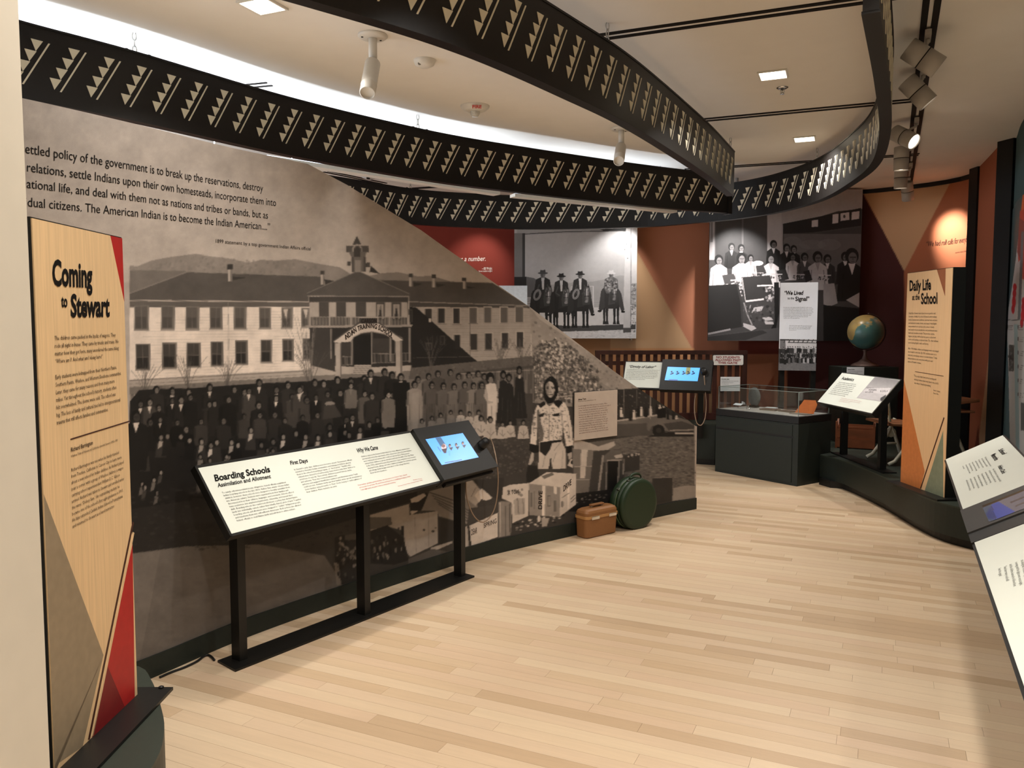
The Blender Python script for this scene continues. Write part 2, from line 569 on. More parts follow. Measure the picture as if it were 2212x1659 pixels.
PW = 0.080
planks = []
tones = [(206, 181, 151), (202, 176, 145), (209, 185, 155), (197, 170, 138), (211, 188, 158), (205, 178, 149), (190, 163, 132), (207, 182, 153)]
prng = random.Random(3)
for r in range(-170, 70):
    p = r * PW
    a = -14 + prng.random()
    while a < 12:
        L = prng.choice((0.45, 0.6, 0.75, 0.9, 1.05, 1.3, 1.6))
        cxy = FD * (a + L / 2) + FN * p
        if -6.2 < cxy[0] < 6.7 and -3.7 < cxy[1] < 12.2:
            planks.append((cxy, L, p, a, prng.choice(tones), prng.uniform(0.97, 1.03)))
        a += L
def plank_score(q):
    (x, y), L = q[0], q[1]
    if y < 1.7: return 0
    px, py = proj((x, y, 0))
    if not (-60 < px < 2260 and 900 < py < 1720): return 0
    if y < 7.2 and x < np.interp(y, MUR.P[:, 1], MUR.P[:, 0]): return 0
    if x > 3.55 or y > 9.7: return 0
    return L * (py - 710) ** 2
planks.sort(key=plank_score, reverse=True)
def plank_geo(L, z0=-0.004):
    g = 0.0005
    x, y = L / 2 - g, PW / 2 - g
    v = [(-x, -y, z0), (x, -y, z0), (x, y, z0), (-x, y, z0), (-x, -y, 0), (x, -y, 0), (x, y, 0), (-x, y, 0)]
    return v, [(4, 5, 6, 7), (0, 1, 5, 4), (1, 2, 6, 5), (2, 3, 7, 6), (3, 0, 4, 7)]
pcache = {}
for q in planks[:300]:
    (x, y), L, p, a, tone, k = q
    key = (L, tone)
    if key not in pcache:
        v, f = plank_geo(L)
        me = bpy.data.meshes.new('plank'); me.from_pydata(v, [], f)
        ca = me.color_attributes.new('Col', 'FLOAT_COLOR', 'POINT')
        ca.data.foreach_set('color', np.tile(np.r_[lin(tone), 1], 8).astype(np.float32))
        me.materials.append(mp_); pcache[key] = me
    o = bpy.data.objects.new('plank', pcache[key])
    o.location = (x, y, 0); o.rotation_euler = (0, 0, ANG)
    COL.objects.link(o); o.parent = floor
V = []; F = []; Cc = []
for q in planks[300:]:
    _, L, p, a, tone, k = q
    v, f = plank_geo(L); n = len(V)
    V += [(vx + a + L / 2, vy + p, vz) for vx, vy, vz in v]; F += [tuple(i + n for i in t) for t in f]
    Cc += [np.r_[lin(tone) * k, 1]] * 8
me = bpy.data.meshes.new('distant_planks'); me.from_pydata(V, [], F)
ca = me.color_attributes.new('Col', 'FLOAT_COLOR', 'POINT'); ca.data.foreach_set('color', np.array(Cc, np.float32).reshape(-1))
me.materials.append(mp_)
o = bpy.data.objects.new('distant_planks', me); o.rotation_euler = (0, 0, ANG); COL.objects.link(o); o.parent = floor; o['kind'] = 'stuff'

# ------------------------------------------------------------------ room shell
MB().box((0.25, 4.25, CEIL + 0.06), (12.9, 15.9, 0.12)).build('ceiling', M_CEIL, kind='structure')
MB().box((0.25, -3.75, 1.7), (12.9, 0.12, 3.4)).build('wall_front', M_COLUMN, kind='structure')
MB().box((-6.2, -1.0, 1.7), (0.12, 5.4, 3.4)).box((-6.2, 10.2, 1.7), (0.12, 4.0, 3.4)).box((-6.2, 5.0, 0.4), (0.12, 6.6, 0.8)).box((-6.2, 5.0, 3.1), (0.12, 6.6, 0.6)).build('wall_left', M_COLUMN, kind='structure')
wn = MB()
for y in np.linspace(1.75, 8.25, 6): wn.box((-6.2, y, 1.8), (0.08, 0.06, 2.0))
for z in (0.82, 2.78): wn.box((-6.2, 5.0, z), (0.08, 6.6, 0.05))
win = wn.build('window_1', M_WHITE, kind='structure')
M_SKY = mat('daylight_pane', (230, 240, 255), 0.3, 0.3, var=0.02, emit=(214, 230, 255), estr=1.5)
ys = np.linspace(1.75, 8.25, 6)
for a, b in zip(ys[:-1], ys[1:]):
    MB().box((-6.21, (a + b) / 2, 1.8), (0.01, b - a - 0.06, 1.92)).build('pane', M_SKY, win)
MB().box((6.72, 4.25, 1.7), (0.12, 15.9, 3.4)).build('wall_outer', M_COLUMN, kind='structure')
# white wall end close on the left
JX = (107 - CX) / FPX
MB().box((-1.011 - 0.9, 1.56, 1.7), (1.8, 0.24, 3.4)).build('wall_near', M_COLUMN, kind='structure')

# ------------------------------------------------------------------ painted wall at the back (curves round to the right)
WB = CurveSurf([(-6.1, 11.0), (-3, 11.0), (-1, 10.95), (1, 10.85), (2.5, 10.72), (3.6, 10.55), (4.45, 10.2), (5.0, 9.72), (5.2, 9.3), (5.16, 8.93)], side=1, n=240)
ORANGE, TAN, MAROON, RED = (180, 118, 90), (196, 156, 118), (74, 38, 36), (124, 50, 40)
cv = Canvas(560, 380, 2140, 1000, 1, ORANGE)
cv.rect(500, 300, 1114, 1020, RED)
cv.poly([(1378, 545), (1500, 762), (1560, 900), (1236, 900), (1236, 560), (1378, 500)], TAN)
cv.rect(1112, 700, 1318, 1000, (172, 128, 92))
cv.poly([(1318, 752), (1500, 752), (1540, 1000), (1318, 1000)], (196, 142, 98))
cv.poly([(1700, 380), (1862, 414), (1955, 586), (1955, 1000), (1700, 1000)], MAROON)
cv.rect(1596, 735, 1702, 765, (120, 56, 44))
cv.poly([(1672, 810), (1640, 860), (1672, 900)], (150, 82, 60))
cv.poly([(1640, 830), (1590, 960), (1690, 960)], (132, 66, 52))
cv.poly([(1864, 414), (2056, 388), (1953, 586)], TAN)
cv.poly([(2056, 388), (2150, 360), (2150, 1000), (1953, 1000), (1953, 586)], (172, 104, 72))
cv.poly([(2070, 880), (2095, 1000), (2040, 1000)], (120, 62, 50))
cv.blur(1)
pw_ = np.arange(880, 2122, 2.5)
uw_ = np.unique(np.r_[np.linspace(0, float(WB.uv(880, 700)[0]), 30), np.clip(WB.uv(pw_, np.full(len(pw_), 700.0))[:, 0], 0, WB.L), WB.L])
Uw, Vw = np.meshgrid(uw_, np.r_[np.linspace(0, 0.4, 4), np.linspace(0.42, CEIL, 290)])
uv = np.stack([Uw, Vw], -1)
wall_back = print_on('wall_back', WB, uv, cv, M_WALLP, 0.0, kind='structure')
MB().hexa([tuple(p[:2]) + (CEIL - 0.05,) for p in WB.pt(np.linspace(0, WB.L, 60), 0.0, 0.012)[:, :2].tolist()] + [tuple(p[:2]) + (CEIL - 0.05,) for p in WB.pt(np.linspace(WB.L, 0, 60), 0.0, -0.01)[:, :2].tolist()],
          [tuple(p[:2]) + (CEIL,) for p in WB.pt(np.linspace(0, WB.L, 60), 0.0, 0.012)[:, :2].tolist()] + [tuple(p[:2]) + (CEIL,) for p in WB.pt(np.linspace(WB.L, 0, 60), 0.0, -0.01)[:, :2].tolist()]).build('trim_1', M_BLACK, kind='structure')
# black upright, second painted section, black pillar, teal wall
MB().box((5.10, 8.82, 1.7), (0.14, 0.16, 3.4)).build('trim_2', M_BLACK, kind='structure')
WS = CurveSurf([(5.06, 8.76), (4.9, 8.35), (4.74, 7.95), (4.62, 7.66)], side=1, n=40)
cs = Canvas(2080, 280, 2200, 1000, 1, (168, 98, 70))
cs.poly([(2146, 680), (2150, 720), (2146, 1000), (2108, 1000)], (190, 148, 112))
cs.poly([(2113, 920), (2118, 1000), (2100, 1000)], (110, 56, 40))
cs.blur(1)
print_on('wall_side', WS, uv_rect(0, 0, WS.L, CEIL, 60, 160), cs, M_WALLP, 0.0, kind='structure')
MB().box((4.665, 7.56, 1.7), (0.17, 0.17, 3.4), Matrix.Rotation(0.3, 3, 'Z')).build('trim_3', M_BLACK, kind='structure')
WT = CurveSurf([(4.66, 7.5), (4.27, 6.77), (3.93, 5.9), (3.7, 4.9), (3.6, 3.6), (3.6, 1.5)], side=1, n=80)
MB().hexa([tuple(p) for p in WT.pt(np.linspace(0, WT.L, 40), 0.0)] + [tuple(p) for p in WT.pt(np.linspace(WT.L, 0, 40), 0.0, -0.1)],
          [tuple(p) for p in WT.pt(np.linspace(0, WT.L, 40), CEIL)] + [tuple(p) for p in WT.pt(np.linspace(WT.L, 0, 40), CEIL, -0.1)]).build('wall_right', M_TEAL, kind='structure')

# ------------------------------------------------------------------ the mural partition
DIAG = np.array([(663, 346), (750, 400), (910, 498), (1000, 562), (1145, 664), (1272, 760), (1321, 798.5), (1380, 840), (1440, 879), (1488, 909), (1497, 916), (1503, 921)], float)
dq = MUR.uv(DIAG[:, 0], DIAG[:, 1])
WTOP = 2.575
def ztop(u):
    return np.where(u < dq[0, 0], WTOP, np.interp(u, dq[:, 0], np.minimum(dq[:, 1], WTOP)))
uu = np.unique(np.r_[np.linspace(0, MUR.L, 140), np.minimum(dq[:, 0], MUR.L)])
mural = thing('mural_partition', tuple(MUR.pt(MUR.L * 0.6, 0.0)), 'tall curved partition with a diagonal top edge, covered by a sepia photo mural', 'partition')
b = MB()
zt = ztop(uu)
for o0, o1 in ((0.0, -0.1),):
    A0 = MUR.pt(uu, 0.0, o0); A1 = MUR.pt(uu, zt, o0); B0 = MUR.pt(uu, 0.0, o1); B1 = MUR.pt(uu, zt, o1)
    n = len(uu)
    v = np.vstack([A0, A1, B0, B1])
    f = []
    for i in range(n - 1):
        f += [(i, i + 1, n + i + 1, n + i), (2 * n + i + 1, 2 * n + i, 3 * n + i, 3 * n + i + 1), (n + i, n + i + 1, 3 * n + i + 1, 3 * n + i), (i + 1, i, 2 * n + i, 2 * n + i + 1)]
    f += [(0, n, 3 * n, 2 * n), (n - 1, 3 * n - 1, 4 * n - 1, 2 * n - 1)]
    b.add(v, f)
b.build('panel_core', M_COLUMN, mural)
ub = np.linspace(0, MUR.L, 100)
b = MB(); n = 100
v = np.vstack([MUR.pt(ub, 0.0, 0.0), MUR.pt(ub, 0.104, 0.0), MUR.pt(ub, 0.0, 0.014), MUR.pt(ub, 0.104, 0.014)])
f = [(0, n, 3 * n, 2 * n), (n - 1, 3 * n - 1, 4 * n - 1, 2 * n - 1)]
for i in range(n - 1):
    f += [(2 * n + i, 2 * n + i + 1, 3 * n + i + 1, 3 * n + i), (n + i, n + i + 1, 3 * n + i + 1, 3 * n + i), (i, i + 1, 2 * n + i + 1, 2 * n + i)]
b.add(v, f).build('baseboard', M_DKGREEN, mural, label='dark green-black baseboard')

# ---- the picture printed on it (tones given where they stand in the photograph)
c = Canvas(30, 200, 1520, 1480, 1, 172, tint=(1.0, 0.925, 0.86))
G = lambda x, y, z=1.0: c.frame(x, y, z)
F1 = lambda: G(0, 400, 2.764)
F4 = lambda: G(600, 480, 3.19)
F5 = lambda: G(1080, 760, 3.77)
F8 = lambda: G(700, 1000, 4.096)
G(0, 0)
for k in range(12):          # the print's sky is a little paler low down
    c.rect(30, 200 + 34 * k, 1520, 236 + 34 * k, 162 + k * 1.6)
c.poly([(279, 574), (297, 575), (326, 563), (362, 556), (423, 548), (452, 554), (499, 559), (535, 568), (564, 561), (597, 563), (637, 560), (694, 571), (732, 577), (754, 590), (754, 640), (279, 640)], 134)
c.poly([(780, 600), (800, 595), (826, 590), (860, 588), (901, 597), (932, 596), (970, 607), (1030, 620), (1030, 650), (780, 650)], 132)
c.specks([(279, 578), (423, 552), (700, 575), (700, 600), (279, 625)], 420, (116, 146, 122), (1.5, 4), 0.5)
c.poly([(279, 584), (398, 585), (420, 600), (279, 640)], 112)
# left wing
c.poly([(279, 635), (405, 588), (700, 598), (700, 617), (666, 635), (666, 652), (279, 650)], 86)
c.line([(279, 634), (405, 587)], 2, 130)
c.poly([(279, 648), (668, 652), (668, 666), (279, 668)], 96)
c.line([(279, 649), (668, 652)], 2.4, 178)
c.poly([(279, 664), (672, 663), (672, 800), (279, 822)], 224)
for k in range(26):
    y = 668 + k * 6
    c.line([(279, y), (672, y - 6 * 0.6 * (k / 26) + 0)], 0.8, 196, 0.8)
F1(); c.line([(1358, 700), (1366, 1130)], 4, 140)
for l, r, t, bt in ((805, 880, 725, 862), (965, 1033, 727, 858), (1112, 1180, 730, 857), (1255, 1320, 732, 855), (1400, 1462, 733, 855), (1550, 1610, 735, 853), (1683, 1738, 737, 850), (1803, 1840, 738, 845)):
    c.rect(l - 6, t - 6, r + 8, bt + 10, 118); c.rect(l, t, r - 4, bt - 4, 92); c.rect(l + 4, t + 60, r - 10, bt - 8, 78)
    c.line([((l + r) / 2, t), ((l + r) / 2, bt)], 4, 120, 0.6); c.rect(l - 8, bt + 2, r + 10, bt + 9, 150)
for l, r, t, bt in ((812, 888, 953, 1100), (972, 1044, 947, 1090), (1118, 1190, 945, 1083), (1262, 1325, 940, 1077), (1408, 1470, 933, 1067), (1560, 1615, 930, 1055), (1688, 1745, 925, 1048), (1812, 1848, 920, 1040)):
    c.rect(l - 6, t - 6, r + 8, bt + 8, 110); c.rect(l, t, r - 3, bt - 3, 66); c.rect(l + 3, (t + bt) / 2 + 4, r - 8, bt - 6, 42)
    c.line([((l + r) / 2, t), ((l + r) / 2, bt)], 4, 104, 0.8); c.line([(l, (t + bt) / 2), (r, (t + bt) / 2)], 4, 104, 0.8)
    c.rect(l - 8, bt + 2, r + 10, bt + 9, 150)
for xs in (1683, 1803):
    c.poly([(xs + 4, 740), (xs + 34, 740), (xs + 24, 800)], 190); 
G(0, 0)
c.poly([(279, 820), (672, 798), (672, 812), (279, 838)], 168); c.line([(279, 822), (672, 801)], 2, 120); c.line([(279, 830), (672, 808)], 1.5, 130)
c.poly([(279, 836), (672, 812), (900, 800), (1040, 795), (1040, 860), (279, 900)], 116)
c.specks([(279, 840), (672, 815), (672, 850), (279, 890)], 300, (90, 138, 104), (1, 4), 0.6)
for k in range(44):            # picket fence behind the people on the left
    c.line([(281 + k * 9, 852 - k * 0.4), (281 + k * 9, 872 - k * 0.4)], 3, 168, 0.8)
# right wing
F4()
c.poly([(690, 400), (1480, 420), (1735, 585), (905, 552), (905, 495)], 80)
c.line([(690, 398), (1480, 419)], 4, 112)
c.poly([(905, 548), (1735, 575), (1738, 596), (905, 586)], 74); c.line([(905, 548), (1733, 576)], 6, 146)
c.poly([(905, 582), (1740, 592), (1746, 925), (1600, 945), (915, 1005)], 158)
for k in range(22):
    c.line([(905, 592 + k * 15.5), (1742, 600 + k * 14.6)], 2, 138, 0.7)
for l, r, t, bt in ((1015, 1060, 595, 690), (1105, 1150, 592, 695), (1208, 1252, 592, 697), (1322, 1368, 590, 692), (1423, 1468, 588, 690), (1537, 1580, 587, 690), (1640, 1685, 585, 687), (1215, 1255, 775, 878), (1328, 1372, 770, 880), (1430, 1475, 765, 878), (1543, 1587, 762, 868), (1645, 1690, 757, 862)):
    c.rect(l - 8, t - 6, r + 7, bt + 10, 176); c.rect(l - 3, t, r + 2, bt + 2, 92); c.rect(l, t + 3, r - 4, bt - 3, 52 if bt > 700 or l < 1300 else 92)
    c.rect(l - 10, bt + 4, r + 10, bt + 10, 120)
c.line([(1320, 592), (1326, 925)], 5, 96); c.line([(1741, 590), (1746, 925)], 6, 190)
c.poly([(905, 582), (955, 590), (1040, 665), (1180, 790), (1330, 925), (1385, 968), (918, 1010)], 34)
for l, r, t, bt in ((1020, 1058, 830, 880), (1115, 1150, 780, 845), (900, 925, 600, 690)):
    c.rect(l, t, r, bt, 70); c.rect(l + 8, t + 8, r - 6, bt - 4, 40)
c.poly([(1222, 778), (1250, 778), (1256, 875), (1216, 875)], 40)
c.rect(1040, 662, 1056, 690, 196)
for l, r, t, bt, in ((293, 317, 335, 430), (903, 927, 355, 445), (1062, 1085, 362, 450), (1272, 1297, 382, 458), (610, 630, 285, 300)):
    c.rect(l, t + 22, r, bt, 168); c.rect(l + 16, t + 22, r, bt, 120); c.rect(l - 4, t, r + 2, t + 24, 66); c.poly([(r, t + 58), (r + 70, t + 70), (r + 10, bt)], 58)
F1(); c.rect(1360, 500, 1385, 575, 176); c.rect(1374, 500, 1385, 575, 120); c.rect(1355, 474, 1388, 502, 52); c.poly([(1388, 545), (1470, 552), (1388, 568)], 58)
# centre block
F4()
c.poly([(195, 492), (550, 335), (907, 495), (905, 512), (200, 508)], 84)
c.line([(198, 490), (550, 336), (905, 494)], 5, 120); c.line([(200, 508), (905, 512)], 7, 132)
c.poly([(215, 512), (897, 516), (897, 560), (215, 555)], 66)
c.poly([(215, 545), (895, 550), (890, 715), (218, 715)], 84)
for l, r in ((218, 280), (352, 398), (470, 535), (606, 672), (738, 783), (850, 890)):
    c.rect(l, 553, r, 655, 166)
for l, r in ((283, 350), (400, 467), (537, 603)): c.rect(l, 553, r, 655, 74)
for l, r in ((675, 735), (785, 847)):
    c.rect(l, 558, r, 676, 64); c.rect(l + 6, 566, r - 8, 668, 150); c.poly([(l + 30, 575), (l + 14, 668), (r - 16, 668)], 54)
c.line([(218, 652), (902, 655)], 5, 150)
for k in range(62): c.line([(222 + k * 11, 655), (222 + k * 11, 708)], 3, 152, 0.75)
for x in (220, 355, 503, 770, 902): c.rect(x - 5, 638, x + 5, 715, 160)
c.poly([(188, 712), (925, 706), (922, 724), (192, 728)], 150)
c.poly([(215, 728), (918, 722), (918, 985), (640, 1000), (225, 985)], 46)
c.poly([(218, 735), (360, 735), (395, 1030), (222, 985)], 62)
for x, t, bt in ((365, 735, 940), (905, 728, 965), (646, 760, 980), (508, 790, 985), (775, 790, 960)): c.rect(x - 6, t, x + 6, bt, 132)
c.rect(440, 830, 505, 930, 60); c.rect(655, 800, 770, 905, 62); c.rect(522, 775, 640, 985, 30)
for a_, b_, t, bt in ((442, 505, 925, 985), (650, 812, 905, 970), (855, 915, 900, 960)):
    c.line([(a_, t), (b_, t + 2)], 4, 140); c.line([(a_, bt), (b_, bt - 4)], 4, 130)
    for x in np.arange(a_, b_, 9): c.line([(x, t), (x, bt)], 3, 128, 0.8)
for k in range(5): c.rect(526 - k * 3, 984 + k * 13, 640 + k * 2, 994 + k * 13, 168); c.rect(526 - k * 3, 994 + k * 13, 640 + k * 2, 998 + k * 13, 96)
# entrance arch
c.poly([(378, 822), (560, 700), (560, 658), (690, 658), (690, 692), (862, 800), (858, 816), (808, 822), (782, 800), (735, 772), (650, 755), (570, 766), (520, 792), (498, 824), (395, 830)], 196)
c.line([(380, 820), (562, 690)], 9, 72); c.line([(688, 690), (860, 806)], 9, 72)
c.rect(562, 660, 686, 698, 62); c.line([(558, 656), (692, 656)], 6, 176)
c.line([(505, 822), (522, 792), (572, 766), (650, 755), (735, 772), (784, 800)], 6, 120)
c.poly([(392, 832), (438, 830), (438, 1095), (398, 1095)], 168); c.rect(428, 832, 438, 1095, 110)
c.poly([(806, 822), (854, 818), (858, 1055), (814, 1062)], 170); c.rect(842, 820, 855, 1055, 116)
# bell tower
c.poly([(468, 162), (622, 162), (626, 206), (468, 208)], 86); c.poly([(512, 158), (543, 95), (572, 152)], 78)
c.poly([(486, 205), (610, 205), (598, 246), (604, 340), (508, 345), (504, 240)], 108)
c.line([(516, 205), (516, 178), (532, 160), (546, 154), (560, 160), (574, 178), (574, 205)], 9, 158); c.poly([(522, 240), (522, 190), (546, 168), (568, 190), (568, 240)], 66)
c.rect(508, 240, 524, 345, 84); c.rect(528, 262, 572, 345, 142); c.rect(588, 240, 606, 340, 84)
c.rect(476, 272, 500, 300, 78); c.rect(608, 278, 632, 302, 78)
# ground beyond the fence, hillside, bush
c.poly([(915, 1004), (1746, 922), (1800, 960), (1800, 1080), (900, 1080)], 92)
c.specks([(915, 1010), (1746, 930), (1800, 1000), (920, 1060)], 260, (70, 116, 84), (3, 9), 0.6)
c.line([(930, 935), (1390, 925), (1720, 925)], 3, 120, 0.7)
G(0, 0)
c.poly([(1143, 662), (1165, 690), (1272, 760), (1321, 799), (1500, 920), (1500, 940), (1150, 900), (1150, 780)], 150)
c.poly([(1150, 745), (1340, 850), (1500, 935), (1500, 960), (1150, 900)], 138)
c.specks([(1145, 670), (1380, 842), (1480, 910), (1340, 870), (1150, 790)], 1200, (170, 120, 96, 158), (1, 4), 0.55)
c.specks([(1165, 735), (1225, 740), (1290, 800), (1300, 850), (1230, 870), (1150, 860), (1150, 770)], 1500, (74, 96, 120, 200, 60), (1, 4), 0.8)
c.specks([(1200, 720), (1240, 800), (1180, 810)], 160, (210, 190, 66), (1, 3), 0.9)
for k in range(60):
    x = 1150 + k * 2.4; y = 800 + RNG.random() * 50
    c.line([(x, y), (x + RNG.normal() * 6, y - 30)], 1.2, 64, 0.7)
# bare trees
for x, y, h in ((668, 838, 150), (670, 838, 90), (312, 850, 60), (930, 800, 70), (1080, 792, 60), (1128, 790, 55), (405, 840, 70), (490, 835, 60)):
    for k in range(16):
        d = RNG.normal() * 0.28
        c.line([(x + RNG.normal() * 2, y), (x + d * h * 0.5, y - h * 0.55), (x + d * h * 1.1 + RNG.normal() * 4, y - h * RNG.uniform(0.8, 1.1))], 1.1, 128 if h > 100 else 84, 0.6)
# fence right of the girls
F4()
c.poly([(1240, 1035), (1765, 985), (1768, 1245), (1240, 1180)], 74)
for k in range(60):
    x = 1245 + k * 8.7; c.line([(x, 1050 - (x - 1240) * 0.09), (x + 1, 1170 + (x - 1240) * 0.12)], 3.6, 132, 0.9)
c.line([(1240, 1045), (1765, 1018)], 5, 146); c.rect(1715, 1235, 1790, 1262, 120)
# lawn
G(0, 0)
c.poly([(880, 950), (1040, 900), (1150, 870), (1500, 905), (1500, 1200), (1000, 1300), (279, 1500), (279, 1000), (860, 960)], 62)
c.poly([(1130, 850), (1150, 850), (1150, 960), (1060, 960), (1060, 930)], 66)
c.specks([(1040, 930), (1160, 900), (1160, 1010), (1040, 1040)], 500, (82, 52, 96), (1, 3), 0.6)
# crowd: dark mass first, then single figures from the back row forward
c.poly([(279, 868), (300, 842), (420, 838), (560, 828), (700, 822), (810, 812), (878, 822), (893, 940), (893, 1010), (700, 1090), (500, 1140), (279, 1190)], 30)
c.poly([(279, 1100), (700, 1040), (900, 1000), (900, 1080), (600, 1170), (279, 1260)], 40)
def person(x, y, s, coat, face=96, collar=None, hair=20, h=5.0):
    """small standing figure, y at the crown, s = head height in px"""
    c.poly([(x - s * 0.9, y + s * 1.25), (x - s * 0.3, y + s * 1.02), (x + s * 0.3, y + s * 1.02), (x + s * 0.9, y + s * 1.25), (x + s * 1.05, y + s * 2.9), (x + s * 0.85, y + s * h), (x - s * 0.85, y + s * h), (x - s * 1.05, y + s * 2.9)], coat)
    c.poly([(x - s * 1.0, y + s * 1.5), (x - s * 0.72, y + s * 1.5), (x - s * 0.78, y + s * 3.2), (x - s * 1.05, y + s * 3.0)], coat * 0.72)
    if collar: c.poly([(x - s * 0.26, y + s * 1.05), (x + s * 0.26, y + s * 1.05), (x, y + s * 1.9)], collar)
    c.ell(x, y + s * 0.5, s * 0.42, s * 0.52, hair)
    c.ell(x + s * 0.06, y + s * 0.62, s * 0.27, s * 0.36, face)
    c.rect(x - s * 0.16, y + s * 0.52, x + s * 0.24, y + s * 0.6, face * 0.55, 0.8)
    c.poly([(x + s * 0.02, y + s * 0.55), (x + s * 0.1, y + s * 0.75), (x - s * 0.02, y + s * 0.75)], face * 0.8, 0.7)
for x, y in ((337, 833), (371, 836), (406, 838), (452, 828), (505, 832), (527, 838), (559, 818), (596, 833), (621, 823), (650, 828), (679, 818), (698, 820), (728, 812), (757, 815), (786, 810), (800, 798), (830, 795), (846, 802)):
    person(x, y, 17, RNG.uniform(26, 46), RNG.uniform(80, 118), 190 if RNG.random() < 0.4 else None)
for k in range(26):
    x = 300 + k * 23 + RNG.normal() * 8
    person(x, 866 - k * 1.2 + RNG.normal() * 9, RNG.uniform(13, 18.5), RNG.choice([20, 24, 28, 34, 44, 62, 84]), RNG.uniform(72, 118), 200 if RNG.random() < 0.45 else None)
for k in range(22):
    x = 292 + k * 27 + RNG.normal() * 9
    person(x, 906 - k * 0.6 + RNG.normal() * 11, RNG.uniform(13, 18), RNG.choice([18, 21, 24, 30, 40, 56]), RNG.uniform(64, 108), 170 if RNG.random() < 0.3 else None, h=4)
for k in range(26):
    x = 290 + k * 23 + RNG.normal() * 6
    y = 962 - k * 1.3 + RNG.normal() * 9
    c.ell(x, y, 6, 8, 18); c.ell(x + 1, y + 2, 4, 5.5, RNG.uniform(90, 150)); c.poly([(x - 8, y + 12), (x + 8, y + 12), (x + 12, y + 44), (x - 12, y + 44)], RNG.choice([24, 30, 52]))
    if RNG.random() < 0.5: c.poly([(x - 4, y + 9), (x + 5, y + 9), (x + 3, y + 20), (x - 6, y + 26)], RNG.uniform(130, 200))
for k in range(34):
    x = 292 + RNG.random() * 300; y = 1000 + RNG.random() * 85 - (x - 292) * 0.12
    c.ell(x, y, 5, 6.5, 20); c.ell(x + 1, y + 1.5, 3, 4.4, RNG.uniform(90, 150)); c.poly([(x - 4, y + 7), (x + 4, y + 8), (x + 1, y + 22), (x - 7, y + 26)], RNG.uniform(60, 170), 0.8)
person(293, 886, 26, 26, 60, 210)
person(865, 806, 17, 20, 120, 200, h=7)
c.poly([(848, 826), (884, 826), (892, 905), (886, 960), (846, 960)], 20)
person(838, 845, 15, 108, 150, None, h=5.2); person(757, 826, 14, 100, 130, 120, h=4)
c.ell(712, 872, 11, 5, 128); c.poly([(700, 876), (722, 874), (738, 900), (696, 906)], 60)
# girls in dresses
for k, (x, y, s, t) in enumerate(((902, 812, 16, 122), (925, 806, 15, 92), (945, 800, 15, 76), (972, 797, 15, 88), (990, 806, 14, 100), (1012, 803, 14, 96), (1032, 800, 15, 112), (1045, 806, 14, 84))):
    person(x, y, s, t, 108, None, 24, h=7)
for k, (x, y, s, t) in enumerate(((895, 822, 17, 140), (932, 824, 16, 84), (957, 826, 16, 96), (980, 828, 15, 110), (1003, 824, 15, 88), (1022, 826, 15, 126), (1040, 824, 16, 100))):
    person(x, y, s, t, 112, None, 24, h=7)
    for j in range(5): c.line([(x - s * 0.6 + j * s * 0.3, y + s * 3), (x - s * 0.7 + j * s * 0.34, y + s * 6.8)], 1.2, t * 0.66, 0.7)
c.poly([(889, 850), (904, 846), (902, 925), (889, 930)], 150)
# woman in a white dress, three women in dark dresses
F4()
c.ell(1462, 1075, 30, 42, 22); c.ell(1466, 1090, 17, 25, 118)
c.poly([(1432, 1120), (1460, 1108), (1500, 1112), (1514, 1180), (1505, 1230), (1500, 1395), (1440, 1395), (1442, 1240), (1428, 1175)], 204)
c.poly([(1432, 1130), (1418, 1200), (1446, 1250), (1480, 1248), (1480, 1236), (1450, 1230), (1444, 1180)], 168); c.line([(1470, 1255), (1472, 1390)], 4, 150)
for x, y in ((1552, 1050), (1590, 1070), (1662, 1020)):
    c.poly([(x - 26, y + 50), (x, y + 36), (x + 28, y + 52), (x + 40, y + 190), (x + 56, y + 330), (x - 46, y + 335), (x - 34, y + 180)], 34)
    c.ell(x, y, 21, 30, 18); c.ell(x + 2, y + 6, 12, 18, 96); c.line([(x - 4, y + 150), (x - 12, y + 320)], 4, 56); c.line([(x + 12, y + 150), (x + 22, y + 320)], 4, 52)
c.ell(1664, 1066, 9, 12, 190)
# children seated on the grass in white
for x, y, s in ((1258, 1310, 1), (1318, 1320, 1), (1382, 1310, 1.05), (1462, 1360, 1.3), (1398, 1350, 1.2), (1545, 1390, 1), (1600, 1380, 1), (1690, 1380, 1.1), (1120, 1330, 1), (1190, 1310, 0.9), (1060, 1350, 0.9), (990, 1370, 1)):
    c.poly([(x - 26 * s, y + 26 * s), (x, y + 14 * s), (x + 26 * s, y + 26 * s), (x + 38 * s, y + 100 * s), (x - 38 * s, y + 104 * s)], 182 if x > 1240 else 128)
    c.line([(x - 20 * s, y + 60 * s), (x + 4 * s, y + 84 * s), (x + 24 * s, y + 62 * s)], 5, 128); c.line([(x, y + 40 * s), (x + 3, y + 96 * s)], 3, 140)
    c.ell(x, y, 15 * s, 19 * s, 24); c.ell(x + 2, y + 5 * s, 9 * s, 12 * s, 120)
# foreground ground, paler towards the left
G(0, 0)
c.poly([(279, 1196), (400, 1180), (560, 1176), (700, 1200), (740, 1260), (740, 1500), (279, 1500)], 104)
c.specks([(279, 1200), (700, 1200), (740, 1400), (279, 1480)], 500, (92, 116, 98, 110), (4, 16), 0.25, 0.35)
c.poly([(279, 1196), (345, 1190), (320, 1330), (300, 1430), (279, 1440)], 122, 0.6)
c.specks([(279, 1060), (900, 1030), (760, 1180), (279, 1190)], 700, (40, 62, 50, 34), (2, 7), 0.4, 0.5)
